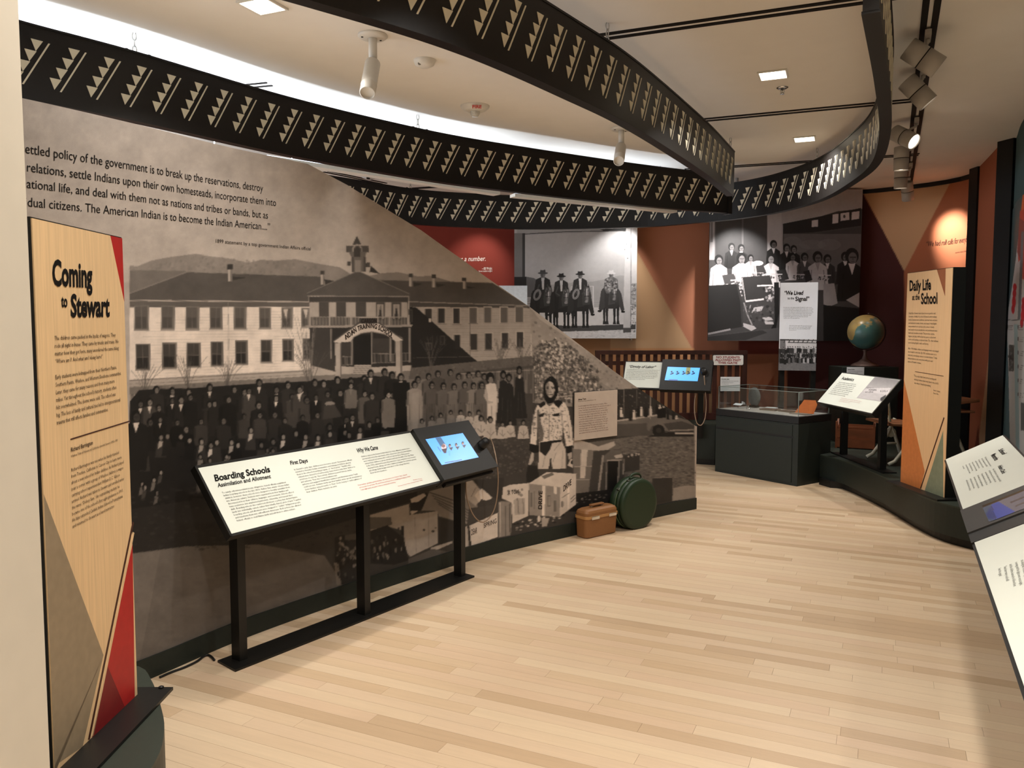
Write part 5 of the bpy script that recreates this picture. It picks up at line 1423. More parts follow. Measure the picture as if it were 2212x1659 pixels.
put_text('quotation', AC, bd, block(AC, ['The teachers told us every day that school', 'would help us find our place in the world,', 'and in many ways it did.'], A8(735, 835), A8(915, 865), A8(715, 860)), mat('pink_ink', (206, 160, 156), 0.7), 0.0045)
acm = Matrix.Rotation(math.atan2(AC.eu[1], AC.eu[0]), 3, 'Z')
for px, py in ((1822, 984), (1904, 1016)):
    P = gz(px, py, PZ)
    MB().box((P[0], P[1], (PZ + 1.0) / 2), (0.055, 0.06, 1.0 - PZ), acm).build('post', M_BLACK, ac)
P0, P1 = gz(1822, 984, PZ), gz(1904, 1016, PZ); dm = (P1 - P0); mid = (P0 + P1) / 2
MB().box((mid[0], mid[1], PZ + 0.006), (float(np.linalg.norm(dm)) + 0.34, 0.13, 0.012), Matrix.Rotation(math.atan2(dm[1], dm[0]), 3, 'Z')).build('base_plate', M_BLACK, ac)

# ---- long rail running out of the picture on the right
RR, RRL, RRp = tilt_surf((2043.4, 993.5), (2212, 1480), 0.75, math.radians(29.6), 1)
RRW = float(RR.uv(2166.4, 941.2)[1]); RRW = RRW if 0.2 < RRW < 0.6 else 0.38
rr = thing('reading_rail', tuple(gz(2160, 1560)), 'long tilted reading rail running out of the picture at the lower right', 'reading rail')
ue = RRL + 0.35
RR.slab(-0.012, -0.012, ue, RRW + 0.012, -0.045, -0.001).build('tray', M_BLACK, rr)
u1 = float(RR.uv(2083, 1104.5)[0]); u2 = float(RR.uv(2099, 1154)[0]); u3 = float(RR.uv(2107, 1173)[0])
b1 = RR.slab(0, 0, u1, RRW, -0.001, 0.004).build('text_board', M_BOARD, rr, label='white text board at the far end')
kk = RR.slab(u1 + 0.002, -0.012, u2, RRW + 0.03, -0.05, 0.012).build('screen_housing', mat('grey_black_housing', (48, 46, 43), 0.45), rr)
RR.slab(u2, -0.012, u3, RRW + 0.03, -0.05, 0.006).build('ledge', M_BLACK, rr)
b2 = RR.slab(u3 + 0.002, 0, ue - 0.01, RRW, -0.001, 0.004).build('text_board', M_BOARD, rr, label='white text board at the near end')
RS = raised(RR, 0.012)
s2 = Canvas(2110, 1040, 2300, 1140, 4, (104, 104, 118), tint=(1, 1, 1)); s2.frame(2000, 920, 4.147)
s2.poly([(500, 720), (590, 700), (640, 850), (560, 855)], (70, 86, 110)); s2.poly([(545, 790), (590, 705), (640, 850), (560, 830)], (46, 62, 120)); s2.poly([(590, 705), (650, 680), (800, 770), (640, 848)], (58, 78, 160))
s2.poly([(500, 715), (879, 565), (879, 585), (510, 735)], (20, 18, 18)); s2.line([(760, 690), (879, 640)], 14, (70, 68, 78)); s2.line([(800, 725), (879, 690)], 12, (78, 76, 84))
ru = RS.uv(2121, 1093); ru2 = RS.uv(2137, 1128)
print_on('screen', RS, uv_rect(float(ru[0]), float(ru[1]), float(ru2[0]), RRW - 0.02, 60, 60), s2, M_SCREEN2, 0.0015, kk, label='dim screen with blue shapes')
R8 = lambda x, y: (2000 + x / 4.147, 920 + y / 4.147)
bk = block(RR, ['Robert Conway was fourteen when he arrived, and', 'attended the Stewart Indian School until 1938.', 'He ran away several times before his mother', 'enrolled him. After leaving the school he', 'worked as a carpenter and a rancher, returning', 'often to visit. His family still lives nearby,', 'and he remembered the songs of the boarders', 'who came home.'], R8(528, 288), R8(580, 370), R8(330, 368))
bk += block(RR, ['Helen Clark first came to Stewart as a small child', 'and stayed for nine years. She loved the choir', 'and worked in the laundry every morning.', 'Her sisters followed her to the school, one', 'after another. Later she taught weaving to', 'other women in her community and spoke', 'to visitors about her life at the school,', 'and about what had been lost and kept.'], R8(600, 395), R8(665, 508), R8(362, 495))
for i_ in (bk[:8], bk[8:]): put_text('body_text', RR, b1, i_, M_BODYINK, 0.0055)
put_text('heading', RR, b1, [title(RR, 'School', R8(650, 222), R8(688, 265), R8(690, 208), 0.02), title(RR, 'Memories', R8(585, 270), R8(622, 320), R8(625, 250), 0.02), title(RR, 'Helen Clark', R8(648, 368), R8(688, 438), R8(684, 356), 0.02)], M_INK, 0.0055)
bk = block(RR, ['Students were taught to march and drill on the', 'parade ground, in every kind of weather, before', 'breakfast. They were also told to keep silence in', 'the dining hall. The bells rang from the early', 'morning until the lights went out at night,', 'and the children learned to follow them.', 'Years later many could still', 'hear the signal.'], R8(1010, 1160), R8(1085, 1400), R8(655, 1290))
put_text('body_text', RR, b2, bk, M_BODYINK, 0.0055)
for uq in (0.25, RRL * 0.5, RRL - 0.15):
    P = RR.pt(uq, RRW * 0.5, -0.05); Q = P + RRp * 0.52
    rot_ = Matrix.Rotation(math.atan2(RRp[1], RRp[0]), 3, 'Z'); zt_ = float(P[2]) - 0.02
    MB().box(((P[0] + Q[0]) / 2, (P[1] + Q[1]) / 2, zt_ - 0.02), (0.56, 0.05, 0.04), rot_).build('support_arm', M_BLACK, rr)
    MB().box((Q[0], Q[1], zt_ / 2), (0.05, 0.05, zt_), rot_).build('post', M_BLACK, rr)
    MB().box((Q[0], Q[1], 0.006), (0.2, 0.2, 0.012), rot_).build('base_plate', M_BLACK, rr)

# ---- clear acrylic text plate on the mural
AP = [(1238, 849), (1330, 841), (1331.5, 940), (1240.5, 952)]
q = [MUR.uv(*p) for p in AP]
ua, ub_ = (q[0][0] + q[3][0]) / 2, (q[1][0] + q[2][0]) / 2
va, vb = (q[2][1] + q[3][1]) / 2, (q[0][1] + q[1][1]) / 2
pa, pb = MUR.pt(ua, 0.0, 0.006), MUR.pt(ub_, 0.0, 0.006)
AS = PlaneSurf((pa[0], pa[1], va), pb - pa, (0, 0, 1)); aw = float(np.linalg.norm(pb - pa))
acr = thing('text_plate', (pa[0], pa[1], va), 'square pale text plate fixed to the mural beside the printed figure', 'text plate')
AS.slab(0, 0, aw, vb - va, 0.0, 0.008).build('plate', mat('frosted_plate', (192, 176, 162), 0.35, 0.4, var=0.03, scale=14), acr)
H7 = lambda x, y: (1220 + x / 11.85, 830 + y / 11.85)
Y1 = ['In a photograph my mother had a look of surprise. When', 'she was six, she was sent to Stewart. She traveled in the back of', 'a train. Years later, she wept about the experience, how', 'she cried and wondered because she never saw her family.', 'Arriving home, she no longer spoke Paiute, like people. To', 'experience was difficult, and I understood then why she', 'is asked the school, how life carried on in the darkness', 'without the smallest kindness, or something else. She said', 'of the missing and things in the world they had. Through it', 'something would heal. Throughout the summer, she was', 'made whole again, she made quilts and baskets, and', 'visited. She wanted us to have a life, we did. We have and', 'surrounded us by rain and stories, the memory lives inside.\u201d']
put_text('body_text', AS, acr, block(AS, Y1, H7(330, 575), H7(1150, 490), H7(345, 1268)), mat('rust_ink', (108, 74, 66), 0.7), 0.0095)
put_text('heading', AS, acr, [title(AS, 'Alma Tom', H7(322, 412), H7(524, 388), H7(322, 372), 0.02), title(AS, 'Pyramid Lake Paiute, attended Stewart 1918', H7(322, 450), H7(778, 405), H7(322, 430))], MATS['brown_ink'], 0.0095)

# ------------------------------------------------------------------ big pictures on the back wall
HY = 10.62
hp = [(1112, 470), (1377.5, 488), (1373.5, 732), (1110, 730)]
HS = PlaneSurf(gy(1111, 731, HY), (1, -0.02, 0), (0, 0, 1))
hw = float(HS.uv(1375.5, 610)[0]); hh = float(HS.uv(1245, 440)[1])
hz = thing('photo_panel', tuple(HS.o), 'large black and white picture panel of four riders on horses under a log gateway', 'picture')
HS.slab(0, 0, hw, hh, -0.05, -0.001).build('panel_box', M_BLACK, hz)
h = Canvas(1100, 430, 1390, 745, 3, 150, tint=(1.0, 0.985, 0.99)); h.frame(1120, 480, 5.925)
h.rect(-100, -300, 1600, 60, 190); h.rect(-100, 60, 1560, 900, 188)
h.poly([(60, 690), (200, 720), (430, 800), (700, 770), (950, 760), (1150, 720), (1300, 680), (1520, 700), (1520, 1000), (60, 1000)], 168)
h.poly([(60, 690), (200, 715), (330, 820), (330, 1100), (60, 1100)], 104)
h.rect(60, 960, 1520, 1120, 176); h.rect(60, 1090, 1520, 1520, 214)
for y in (985, 1010, 1040): h.line([(80, y), (700, y - 10)], 6, 120); h.line([(930, y - 14), (1340, y - 16)], 5, 150)
h.line([(672, 825), (960, 820)], 8, 204); h.rect(950, 820, 964, 1090, 216); h.rect(668, 830, 680, 1000, 206)
h.poly([(330, 1310), (700, 1330), (1300, 1310), (1500, 1310), (1500, 1370), (1000, 1390), (560, 1400), (400, 1360)], 74)
h.specks([(560, 1400), (1500, 1370), (1500, 1500), (560, 1500)], 160, (236, 190, 170), (6, 22), 0.5, 0.4)
# gateway logs
h.poly([(-20, 80), (1400, 66), (1400, 118), (100, 158), (-20, 140)], 172); h.line([(80, 152), (600, 122), (1300, 110)], 10, 70); h.poly([(1040, 92), (1380, 72), (1370, 116), (1100, 112)], 56)
h.rect(-60, 140, 80, 790, 128); h.rect(50, 140, 82, 790, 66); h.rect(-60, 700, 100, 830, 40)
h.poly([(1380, 60), (1448, 60), (1440, 1400), (1340, 1412), (1352, 700)], 206); h.line([(1440, 80), (1436, 1390)], 7, 110); h.poly([(1340, 1350), (1440, 1350), (1440, 1410), (1340, 1414)], 84); h.rect(1450, 60, 1530, 780, 210)
for y in (800, 925, 1050, 1175): h.line([(1440, y), (1500, y + 4)], 10, 120)
h.specks([(1440, 780), (1500, 780), (1500, 1400), (1440, 1400)], 60, (120, 90, 230), (5, 14), 0.7)
for x, y in ((1384, 282), (1360, 350), (1398, 462)): h.ell(x, y, 6, 6, 60)
def rider(x, y, s, coat, hat, hx, hc, flip=1, shirt=200, legs=True):
    """rider with the crown of the hat at (x, y); horse chest below, head at hx"""
    b = y + 290 * s
    for dx in (-90, -55, 40, 85):
        h.poly([(x + (dx - 18) * s, b + 150 * s), (x + (dx + 20) * s, b + 150 * s), (x + (dx + 14) * s, b + 350 * s), (x + (dx + 24) * s, b + 405 * s), (x + (dx - 18) * s, b + 405 * s), (x + (dx - 10) * s, b + 350 * s)], hc * 0.8)
    h.poly([(x - 120 * s, b - 40 * s), (x - 60 * s, b - 90 * s), (x + 60 * s, b - 90 * s), (x + 120 * s, b - 10 * s), (x + 112 * s, b + 140 * s), (x + 70 * s, b + 205 * s), (x - 70 * s, b + 205 * s), (x - 112 * s, b + 130 * s)], hc)
    h.poly([(x - 20 * s, b - 40 * s), (x + 30 * s, b - 60 * s), (x + 50 * s, b + 140 * s), (x - 40 * s, b + 160 * s)], hc * 1.6, 0.5)
    h.poly([(x - 130 * s, b - 20 * s), (x - 90 * s, b - 60 * s), (x - 80 * s, b + 190 * s), (x - 130 * s, b + 240 * s), (x - 160 * s, b + 210 * s)], hc * 1.2); h.poly([(x + 90 * s, b - 40 * s), (x + 130 * s, b + 10 * s), (x + 170 * s, b + 220 * s), (x + 130 * s, b + 240 * s), (x + 100 * s, b + 160 * s)], hc * 1.2)
    h.ell(x - 148 * s, b + 236 * s, 26 * s, 14 * s, 28); h.ell(x + 152 * s, b + 244 * s, 26 * s, 14 * s, 28)
    h.poly([(x - 80 * s, y + 115 * s), (x - 25 * s, y + 90 * s), (x + 30 * s, y + 90 * s), (x + 82 * s, y + 120 * s), (x + 92 * s, y + 230 * s), (x + 60 * s, y + 300 * s), (x - 60 * s, y + 300 * s), (x - 96 * s, y + 230 * s)], coat)
    h.poly([(x - 18 * s, y + 92 * s), (x + 18 * s, y + 92 * s), (x + 12 * s, y + 230 * s), (x - 8 * s, y + 230 * s)], shirt)
    h.ell(x, y + 62 * s, 28 * s, 36 * s, 118); h.ell(x - 9 * s, y + 66 * s, 14 * s, 26 * s, 78, 0.7)
    h.ell(x, y + 42 * s, 58 * s, 13 * s, hat); h.poly([(x - 34 * s, y + 40 * s), (x - 28 * s, y + 4 * s), (x, y + 10 * s), (x + 26 * s, y), (x + 34 * s, y + 40 * s)], hat)
    # horse's neck and head
    h.poly([(hx - 60 * s, b + 40 * s), (hx - 34 * s, y + 190 * s), (hx + 30 * s, y + 185 * s), (hx + 58 * s, b + 20 * s), (hx + 40 * s, b + 120 * s), (hx - 50 * s, b + 130 * s)], 66)
    h.poly([(hx - 28 * s, y + 200 * s), (hx + 26 * s, y + 198 * s), (hx + 32 * s, y + 250 * s), (hx + 20 * s, b + 40 * s), (hx + 18 * s, b + 92 * s), (hx - 22 * s, b + 94 * s), (hx - 24 * s, b + 30 * s), (hx - 34 * s, y + 250 * s)], 122)
    h.poly([(hx - 28 * s, y + 205 * s), (hx - 6 * s, y + 205 * s), (hx - 10 * s, b + 90 * s), (hx - 24 * s, b + 90 * s)], 74, 0.8)
    h.poly([(hx - 7 * s, y + 218 * s), (hx + 8 * s, y + 218 * s), (hx + 5 * s, b + 30 * s), (hx - 4 * s, b + 30 * s)], 206)
    for q_ in (-22, 20): h.poly([(hx + (q_ - 10) * s, y + 205 * s), (hx + q_ * s, y + 160 * s), (hx + (q_ + 10) * s, y + 205 * s)], hc + 6); h.ell(hx + q_ * 0.9 * s, y + 245 * s, 5 * s, 5 * s, 14)
    h.ell(hx - 2 * s, b + 84 * s, 20 * s, 14 * s, 160); h.ell(hx - 11 * s, b + 84 * s, 4 * s, 5 * s, 20); h.ell(hx + 8 * s, b + 84 * s, 4 * s, 5 * s, 20)
    h.line([(hx - 30 * s, b + 20 * s), (hx + 26 * s, b + 18 * s)], 7 * s, 24); h.line([(x - 40 * s, y + 170 * s), (x - 70 * s, y + 250 * s), (x - 20 * s, y + 285 * s)], 16 * s, coat + 26)
    h.line([(x + 50 * s, y + 170 * s), (x + 66 * s, y + 240 * s), (x + 20 * s, y + 285 * s)], 16 * s, coat + 22)
rider(312, 605, 1.12, 44, 76, 384, 36); rider(548, 650, 1.02, 48, 34, 610, 34); rider(790, 622, 1.05, 52, 48, 874, 42, shirt=220); rider(1186, 612, 1.0, 100, 214, 1226, 58, shirt=120)
h.specks([(1110, 730), (1260, 730), (1260, 880), (1110, 880)], 60, (200, 60, 150), (8, 16), 0.7)
for x, y, rx, ry in ((240, 930, 46, 70), (735, 920, 42, 66)):
    for k in range(3):
        a_ = np.linspace(0, 2 * np.pi, 18); h.line([(x + (rx - k * 9) * math.cos(t_) - 14 * math.sin(t_), y + (ry - k * 10) * math.sin(t_)) for t_ in a_], 6, 168)
h.noise(0.04, 40); h.blur(1)
print_on('photograph', HS, uv_rect(0, 0, hw, hh, 270, 300), h, M_PRINT, 0.001, hz, label='black and white photograph of four riders')
for x, y in ((1364, 735), (1122, 735)):
    P = gy(x, y, HY + 0.05); MB().box((P[0], P[1] + 0.05, P[2] + 0.01), (0.02, 0.10, 0.02)).build('stand_off', M_STEEL, hz)

SY = 10.25
SS = PlaneSurf(gy(1529, 736, SY), (1, -0.12, 0), (0, 0, 1))
sw = float(SS.uv(1858, 600)[0]); sh = float(SS.uv(1700, 412)[1])
sz = thing('photo_panel', tuple(SS.o), 'large black and white picture panel of pupils at desks in a classroom', 'picture')
SS.slab(0, 0, sw, sh, -0.05, -0.001).build('panel_box', M_BLACK, sz)
k = Canvas(1515, 400, 1875, 750, 3, 60, tint=(1.0, 0.965, 0.975)); k.frame(1520, 460, 5.53)
k.rect(0, -330, 780, 1560, 70); k.rect(60, -330, 140, 560, 168); k.rect(80, -100, 110, 350, 120); k.rect(130, -330, 760, 760, 66); k.rect(455, -330, 475, 380, 92); k.rect(130, -330, 145, 560, 90)
k.rect(760, -330, 945, 640, 164); k.poly([(930, -330), (2000, -330), (2000, -60), (1600, -20), (1300, 70), (945, 130), (930, 640)], 150)
k.poly([(945, 130), (1500, 20), (1880, -60), (1880, 160), (1300, 240), (945, 256)], 34); k.line([(945, 256), (1300, 240), (1880, 160)], 14, 66)
k.rect(955, 250, 1880, 700, 92)
for x, y, a_, b_ in ((1060, 340, 110, 60), (1300, 380, 160, 60), (1150, 420, 120, 50), (1500, 380, 140, 70)): k.ell(x, y, a_, b_, 112, 0.5)
k.poly([(1290, 90), (1365, 80), (1365, 165), (1290, 168)], 176); k.poly([(1540, 18), (1612, 8), (1606, 120), (1536, 128)], 182); k.poly([(1636, 5), (1740, -10), (1740, 82), (1634, 96)], 182); k.ell(1680, 42, 14, 20, 60); k.poly([(1770, -10), (1860, -22), (1856, 70), (1766, 84)], 178)
k.rect(0, 760, 1900, 1560, 66)
def pupil(x, y, s, coat, face=120, hair=24, standing=False):
    k.poly([(x - 92 * s, y + 150 * s), (x - 30 * s, y + 108 * s), (x + 30 * s, y + 108 * s), (x + 92 * s, y + 150 * s), (x + 112 * s, y + 380 * s), (x - 112 * s, y + 380 * s)], coat)
    k.poly([(x - 26 * s, y + 104 * s), (x + 26 * s, y + 104 * s), (x + 4, y + 190 * s)], 190 if coat < 100 else coat * 0.8)
    k.line([(x - 60 * s, y + 180 * s), (x - 70 * s, y + 360 * s)], 10 * s, coat * 0.7); k.line([(x + 60 * s, y + 180 * s), (x + 76 * s, y + 350 * s)], 10 * s, coat * 0.7)
    k.ell(x, y + 50 * s, 50 * s, 58 * s, hair); k.ell(x + 6 * s, y + 66 * s, 31 * s, 42 * s, face)
    k.rect(x - 16 * s, y + 56 * s, x + 30 * s, y + 64 * s, face * 0.5); k.line([(x - 4 * s, y + 92 * s), (x + 18 * s, y + 92 * s)], 6 * s, face * 0.55); k.poly([(x + 8 * s, y + 60 * s), (x + 14 * s, y + 80 * s), (x, y + 80 * s)], face * 0.75)
for x, y, s, c_ in ((332, 362, 0.8, 40), (448, 378, 0.8, 46), (834, 330, 0.85, 30), (990, 372, 0.85, 34), (1075, 390, 0.8, 30)): pupil(x, y, s, c_, 112)
k.ell(650, 600, 62, 28, 235)
for x, y, s, c_ in ((560, 500, 0.72, 176), (1062, 480, 0.85, 190), (1205, 480, 0.9, 70), (1478, 500, 0.95, 46), (180, 505, 1.05, 214), (450, 480, 1.15, 222), (800, 490, 1.05, 214), (1360, 465, 1.2, 170), (1690, 470, 1.0, 30), (1770, 430, 1.65, 26)): pupil(x, y, s, c_, 124 if x < 900 else 92)
# desks
def desk(x, y, w_, h_, t):
    k.poly([(x, y), (x + w_, y - 20), (x + w_ + 40, y + h_ - 30), (x + 30, y + h_)], t)
desk(622, 640, 90, 110, 60); desk(870, 690, 110, 130, 48); desk(1190, 700, 70, 130, 40)
for x, y in ((565, 715), (790, 730), (1060, 735), (1370, 742)): k.line([(x, y), (x + 150, y + 4)], 12, 196); k.specks([(x, y + 8), (x + 130, y + 8), (x + 130, y + 60), (x, y + 60)], 20, (170, 40), (6, 12), 0.8)
desk(220, 745, 140, 110, 78); k.line([(320, 805), (470, 800)], 16, 226); k.specks([(370, 815), (460, 815), (460, 1000), (400, 1000)], 40, (214, 60, 150), (7, 16), 0.85)
k.poly([(450, 768), (790, 745), (830, 880), (850, 1030), (520, 1060), (480, 1000)], 56); k.line([(500, 1056), (720, 1030)], 22, 220); k.line([(460, 775), (500, 1050)], 10, 190)
k.line([(640, 870), (860, 865)], 18, 220); k.specks([(700, 880), (870, 880), (870, 1080), (740, 1040)], 50, (206, 160, 30), (8, 18), 0.8)
k.poly([(840, 830), (900, 830), (900, 1200), (860, 1400), (790, 1480), (760, 1460), (850, 1300)], 26)
for p_ in ([(600, 1130), (720, 1110), (690, 1170), (570, 1195)], [(700, 1250), (800, 1240), (830, 1280), (720, 1290)], [(720, 1290), (830, 1300), (840, 1330), (740, 1330)], [(460, 1310), (600, 1350), (630, 1380), (570, 1410), (460, 1350)], [(670, 1470), (860, 1480), (890, 1515), (690, 1510)]): k.poly(p_, 186)
k.line([(480, 1070), (520, 1210), (580, 1340)], 16, 150); k.line([(560, 1100), (540, 1180)], 12, 170); k.specks([(450, 1080), (860, 1120), (860, 1300), (500, 1300)], 60, (30, 90, 120), (8, 20), 0.6)
k.poly([(50, 870), (390, 848), (440, 1060), (460, 1360), (50, 1440)], 40); k.poly([(390, 848), (412, 850), (465, 1060), (475, 1350), (455, 1360), (436, 1060)], 58); k.line([(50, 1446), (320, 1390)], 22, 150)
k.poly([(40, 1470), (900, 1370), (900, 1560), (40, 1560)], 76); k.poly([(40, 1480), (700, 1400), (760, 1430), (500, 1520), (40, 1530)], 50)
k.poly([(1430, 850), (1560, 840), (1600, 1080), (1500, 1120), (1430, 1090)], 150); k.poly([(1600, 800), (1860, 780), (1860, 1000), (1700, 1010)], 26); k.poly([(1700, 1040), (1860, 950), (1860, 1130)], 160); k.poly([(1430, 1100), (1860, 1140), (1860, 1560), (1430, 1560)], 24)
k.noise(0.05, 40); k.blur(1)
print_on('photograph', SS, uv_rect(0, 0, sw, sh, 320, 320), k, M_PRINT, 0.001, sz, label='black and white photograph of a classroom')
for x, y in ((0.1, 0.12), (sw - 0.1, 0.02)):
    P = SS.pt(x, 0.03, -0.05); MB().box((P[0], P[1] + 0.05 + y, P[2] - 0.01), (0.02, 0.1 + 2 * y, 0.02)).build('stand_off', M_STEEL, sz)

# pale board behind the mural's slope
WPa, WPb = gy(1020, 690, 10.1), gy(1139, 617, 10.1)
t = thing('pale_board', tuple(WPa), 'pale blue-white board, only a corner showing above the mural slope', 'board')
MB().box(((WPa[0] + WPb[0]) / 2, 10.12, (WPa[2] + WPb[2]) / 2 - 0.3), (WPb[0] - WPa[0], 0.03, WPb[2] - WPa[2] + 0.6)).build('board_face', mat('pale_blue_board', (206, 214, 222), 0.5), t)
MB().box((WPa[0] + 0.2, 10.13, (WPa[2] - 0.6) / 2), (0.05, 0.04, WPa[2] - 0.5)).build('post', M_BLACK, t)
# white lettering on the red wall, dark lettering on the right wall
put_text('wall_lettering', WB, wall_back, [title(WB, '\u201cThey would give us a number.', (905, 566), (1049, 563.5), (905, 556), 0.0, 0.25), title(WB, '\u2014Bill Wright', (1041, 583), (1063, 582.5), (1041, 577.5)), title(WB, 'Stewart student at age 6', (1034, 587.5), (1063, 587), (1034, 584))], M_WHITEINK, 0.004)
put_text('wall_lettering', WB, wall_back, [title(WB, '\u201cWe had roll calls for everything.\u201d', (2000, 533), (2097, 520), (2000, 522), 0.0, 0.25), title(WB, '\u2014Student', (2088, 536), (2099, 534.5), (2088, 532)), title(WB, 'attended Stewart 1930s', (2064, 547), (2100, 540), (2064, 544))], mat('wall_ink', (70, 42, 30), 0.7), 0.004)

# ------------------------------------------------------------------ back plinth, gate, kiosk
plinth('plinth', [(0.2, 9.75), (1.4, 9.75), (2.1, 9.68), (2.45, 9.54), (2.85, 9.57), (3.0, 9.6), (3.02, 10.3), (2.4, 10.45), (0.2, 10.5)], 0.50, 'dark plinth under the slatted gate at the back', 0.02)
GY = 10.0
gt = thing('wooden_gate', (1.9, GY, 0.5), 'dark stained wooden gate of upright slats on the back plinth', 'gate')
gl, gr = gy(1286, 760, GY), gy(1613, 760, GY)
ztp = float(gy(1400, 757, GY)[2]); zbt = 0.50
MB().box(((gl[0] + gr[0]) / 2, GY, ztp - 0.025), (gr[0] - gl[0], 0.09, 0.05)).build('top_rail', M_DARKWOOD, gt)
MB().box(((gl[0] + gr[0]) / 2, GY, zbt + 0.05), (gr[0] - gl[0], 0.06, 0.08)).build('bottom_rail', M_DARKWOOD, gt)
for x in (gl[0] + 0.03, gr[0] - 0.03): MB().box((x, GY, (ztp + zbt) / 2), (0.06, 0.07, ztp - zbt)).build('gate_post', M_DARKWOOD, gt)
MB().box(((gl[0] + gr[0]) / 2, GY + 0.022, ztp - 0.16), (gr[0] - gl[0] - 0.1, 0.02, 0.05)).build('middle_rail', M_DARKWOOD, gt)
sl = MB().box((0, 0, 0), (0.052, 0.02, ztp - zbt - 0.14)).build('slat', M_DARKWOOD, gt)
xs = np.arange(gl[0] + 0.10, gr[0] - 0.08, 0.0935)
sl.location = (0, 0, 0)
base = wloc(gt)
sm_ = sl.data
for v_ in sm_.vertices: v_.co += Vector(base)      # mesh back to its own centre
for i, x in enumerate(xs):
    o = sl if i == 0 else sl.copy()
    o.location = (x - base.x, 0.0, (ztp + zbt) / 2 + 0.02 - base.z)
    if i: COL.objects.link(o); o.parent = gt
# enamel sign
GS = PlaneSurf(gy(1538.5, 789.5, GY - 0.055), (1, 0, 0), (0, 0, 1))
sgw, sgh = GS.uv(1606.5, 766)
sg = thing('gate_sign', tuple(GS.o), 'white enamel sign with red lettering hung on the wooden gate', 'sign')
def rrect(w_, h_, r, n=5):
    out = []
    for cx_, cy_, a0 in ((w_ - r, h_ - r, 0), (r, h_ - r, 90), (r, r, 180), (w_ - r, r, 270)):
        out += [(cx_ + r * math.cos(math.radians(a0 + 90 * i / n)), cy_ + r * math.sin(math.radians(a0 + 90 * i / n))) for i in range(n + 1)]
    return out
GS.poly(rrect(float(sgw), float(sgh), 0.02), 0.0, 0.008).build('sign_plate', mat('sign_border', (40, 46, 44), 0.4), sg)
GS2 = PlaneSurf(GS.pt(0.006, 0.006, 0.0), GS.eu, GS.ev)
GS2.poly(rrect(float(sgw) - 0.012, float(sgh) - 0.012, 0.016), 0.007, 0.010).build('sign_face', mat('sign_enamel', (226, 222, 216), 0.4), sg)
S5 = lambda x, y: (1270 + x / 5.72, 740 + y / 5.72)
put_text('sign_lettering', GS, sg, [title(GS, 'NO STUDENTS', S5(1582, 192), S5(1872, 196), S5(1582, 168), 0.03), title(GS, 'ALLOWED PAST', S5(1570, 226), S5(1888, 230), S5(1570, 202), 0.03), title(GS, 'THIS GATE', S5(1604, 260), S5(1842, 264), S5(1604, 236), 0.03)], mat('sign_red', (140, 44, 52), 0.6), 0.0115)
# object label on the gate
def card(name, tl, br, Y, label, rot=0.0, heading='', lines=3):
    P = gy(tl[0], br[1], Y)
    s_ = PlaneSurf(P, (1, rot, 0), (0, 0, 1)); w_, h_ = s_.uv(br[0], tl[1])
    t = thing(name, tuple(P), label, 'label card')
    s_.slab(0, 0, float(w_), float(h_), -0.004, 0.0).build('card', M_PAPER, t)
    tx = [title(s_, heading, (tl[0] + 2.5, tl[1] + 6), (tl[0] + (br[0] - tl[0]) * 0.45, tl[1] + 6), (tl[0] + 2.5, tl[1] + 4), 0.02)]
    put_text('heading', s_, t, tx, M_INK, 0.001)
    put_text('small_print', s_, t, block(s_, ['Collected from the school grounds', 'and kept by the museum', 'for many years'][:lines], (tl[0] + 2.5, tl[1] + 10), (br[0] - 4, tl[1] + 10), (tl[0] + 2.5, tl[1] + 10 + 3.2 * (lines - 1))), M_BODYINK, 0.001)
    return t
card('label_card', (1556, 814), (1599, 845), GY - 0.05, 'white label card on the right end of the wooden gate', heading='Wooden Gate')

# Dignity of Labor reader
DG, DLen, DPp = tilt_surf((1345, 836), (1424.7, 838.3), 0.955, math.radians(62), 1)
DW = float(DG.uv(1352, 782)[1]); DW = 0.31 if not 0.2 < DW < 0.45 else DW
dg = thing('reading_rail', tuple(DG.pt(DLen, 0.0) * np.array([1, 1, 0])), 'reading board headed Dignity of Labor with a touchscreen, in front of the gate', 'reading rail')
ud = float(DG.uv(1535, 842)[0])
DG.slab(-0.01, -0.012, ud, DW + 0.012, -0.05, -0.001).build('tray', M_BLACK, dg)
db = DG.slab(0, 0, DLen, DW, -0.001, 0.003).build('text_board', M_BOARD, dg, label='white text board')
dk = DG.slab(DLen + 0.002, -0.03, ud, DW + 0.03, -0.05, 0.03).build('screen_housing', M_BLACK, dg)
DK = raised(DG, 0.03)
s3 = Canvas(1430, 785, 1520, 830, 6, (88, 168, 246), tint=(1, 1, 1)); s3.frame(1270, 740, 5.72)
s3.poly([(1215, 308), (1272, 308), (1260, 380), (1205, 400)], (120, 124, 84))
for x in (1035, 1105, 1180, 1240, 1298): s3.ell(x, 362, 11, 11, (36, 40, 54)); s3.poly([(x - 24, 392), (x + 22, 366), (x + 26, 384), (x - 8, 398)], (34, 42, 60))
s3.line([(1000, 460), (1110, 464)], 9, (90, 70, 120)); s3.line([(1215, 410), (1255, 410)], 8, (96, 150, 190))
print_on('screen', DK, quad_uv(DK, [S5(985, 300), S5(1385, 313), S5(1355, 478), S5(948, 465)], 80, 40), s3, M_SCREEN, 0.0015, dk, label='bright blue touchscreen')
put_text('heading', DG, db, [title(DG, '\u201cDignity of Labor\u201d', S5(502, 312), S5(838, 318), S5(510, 284), 0.02, 0.2)], M_INK, 0.0045)
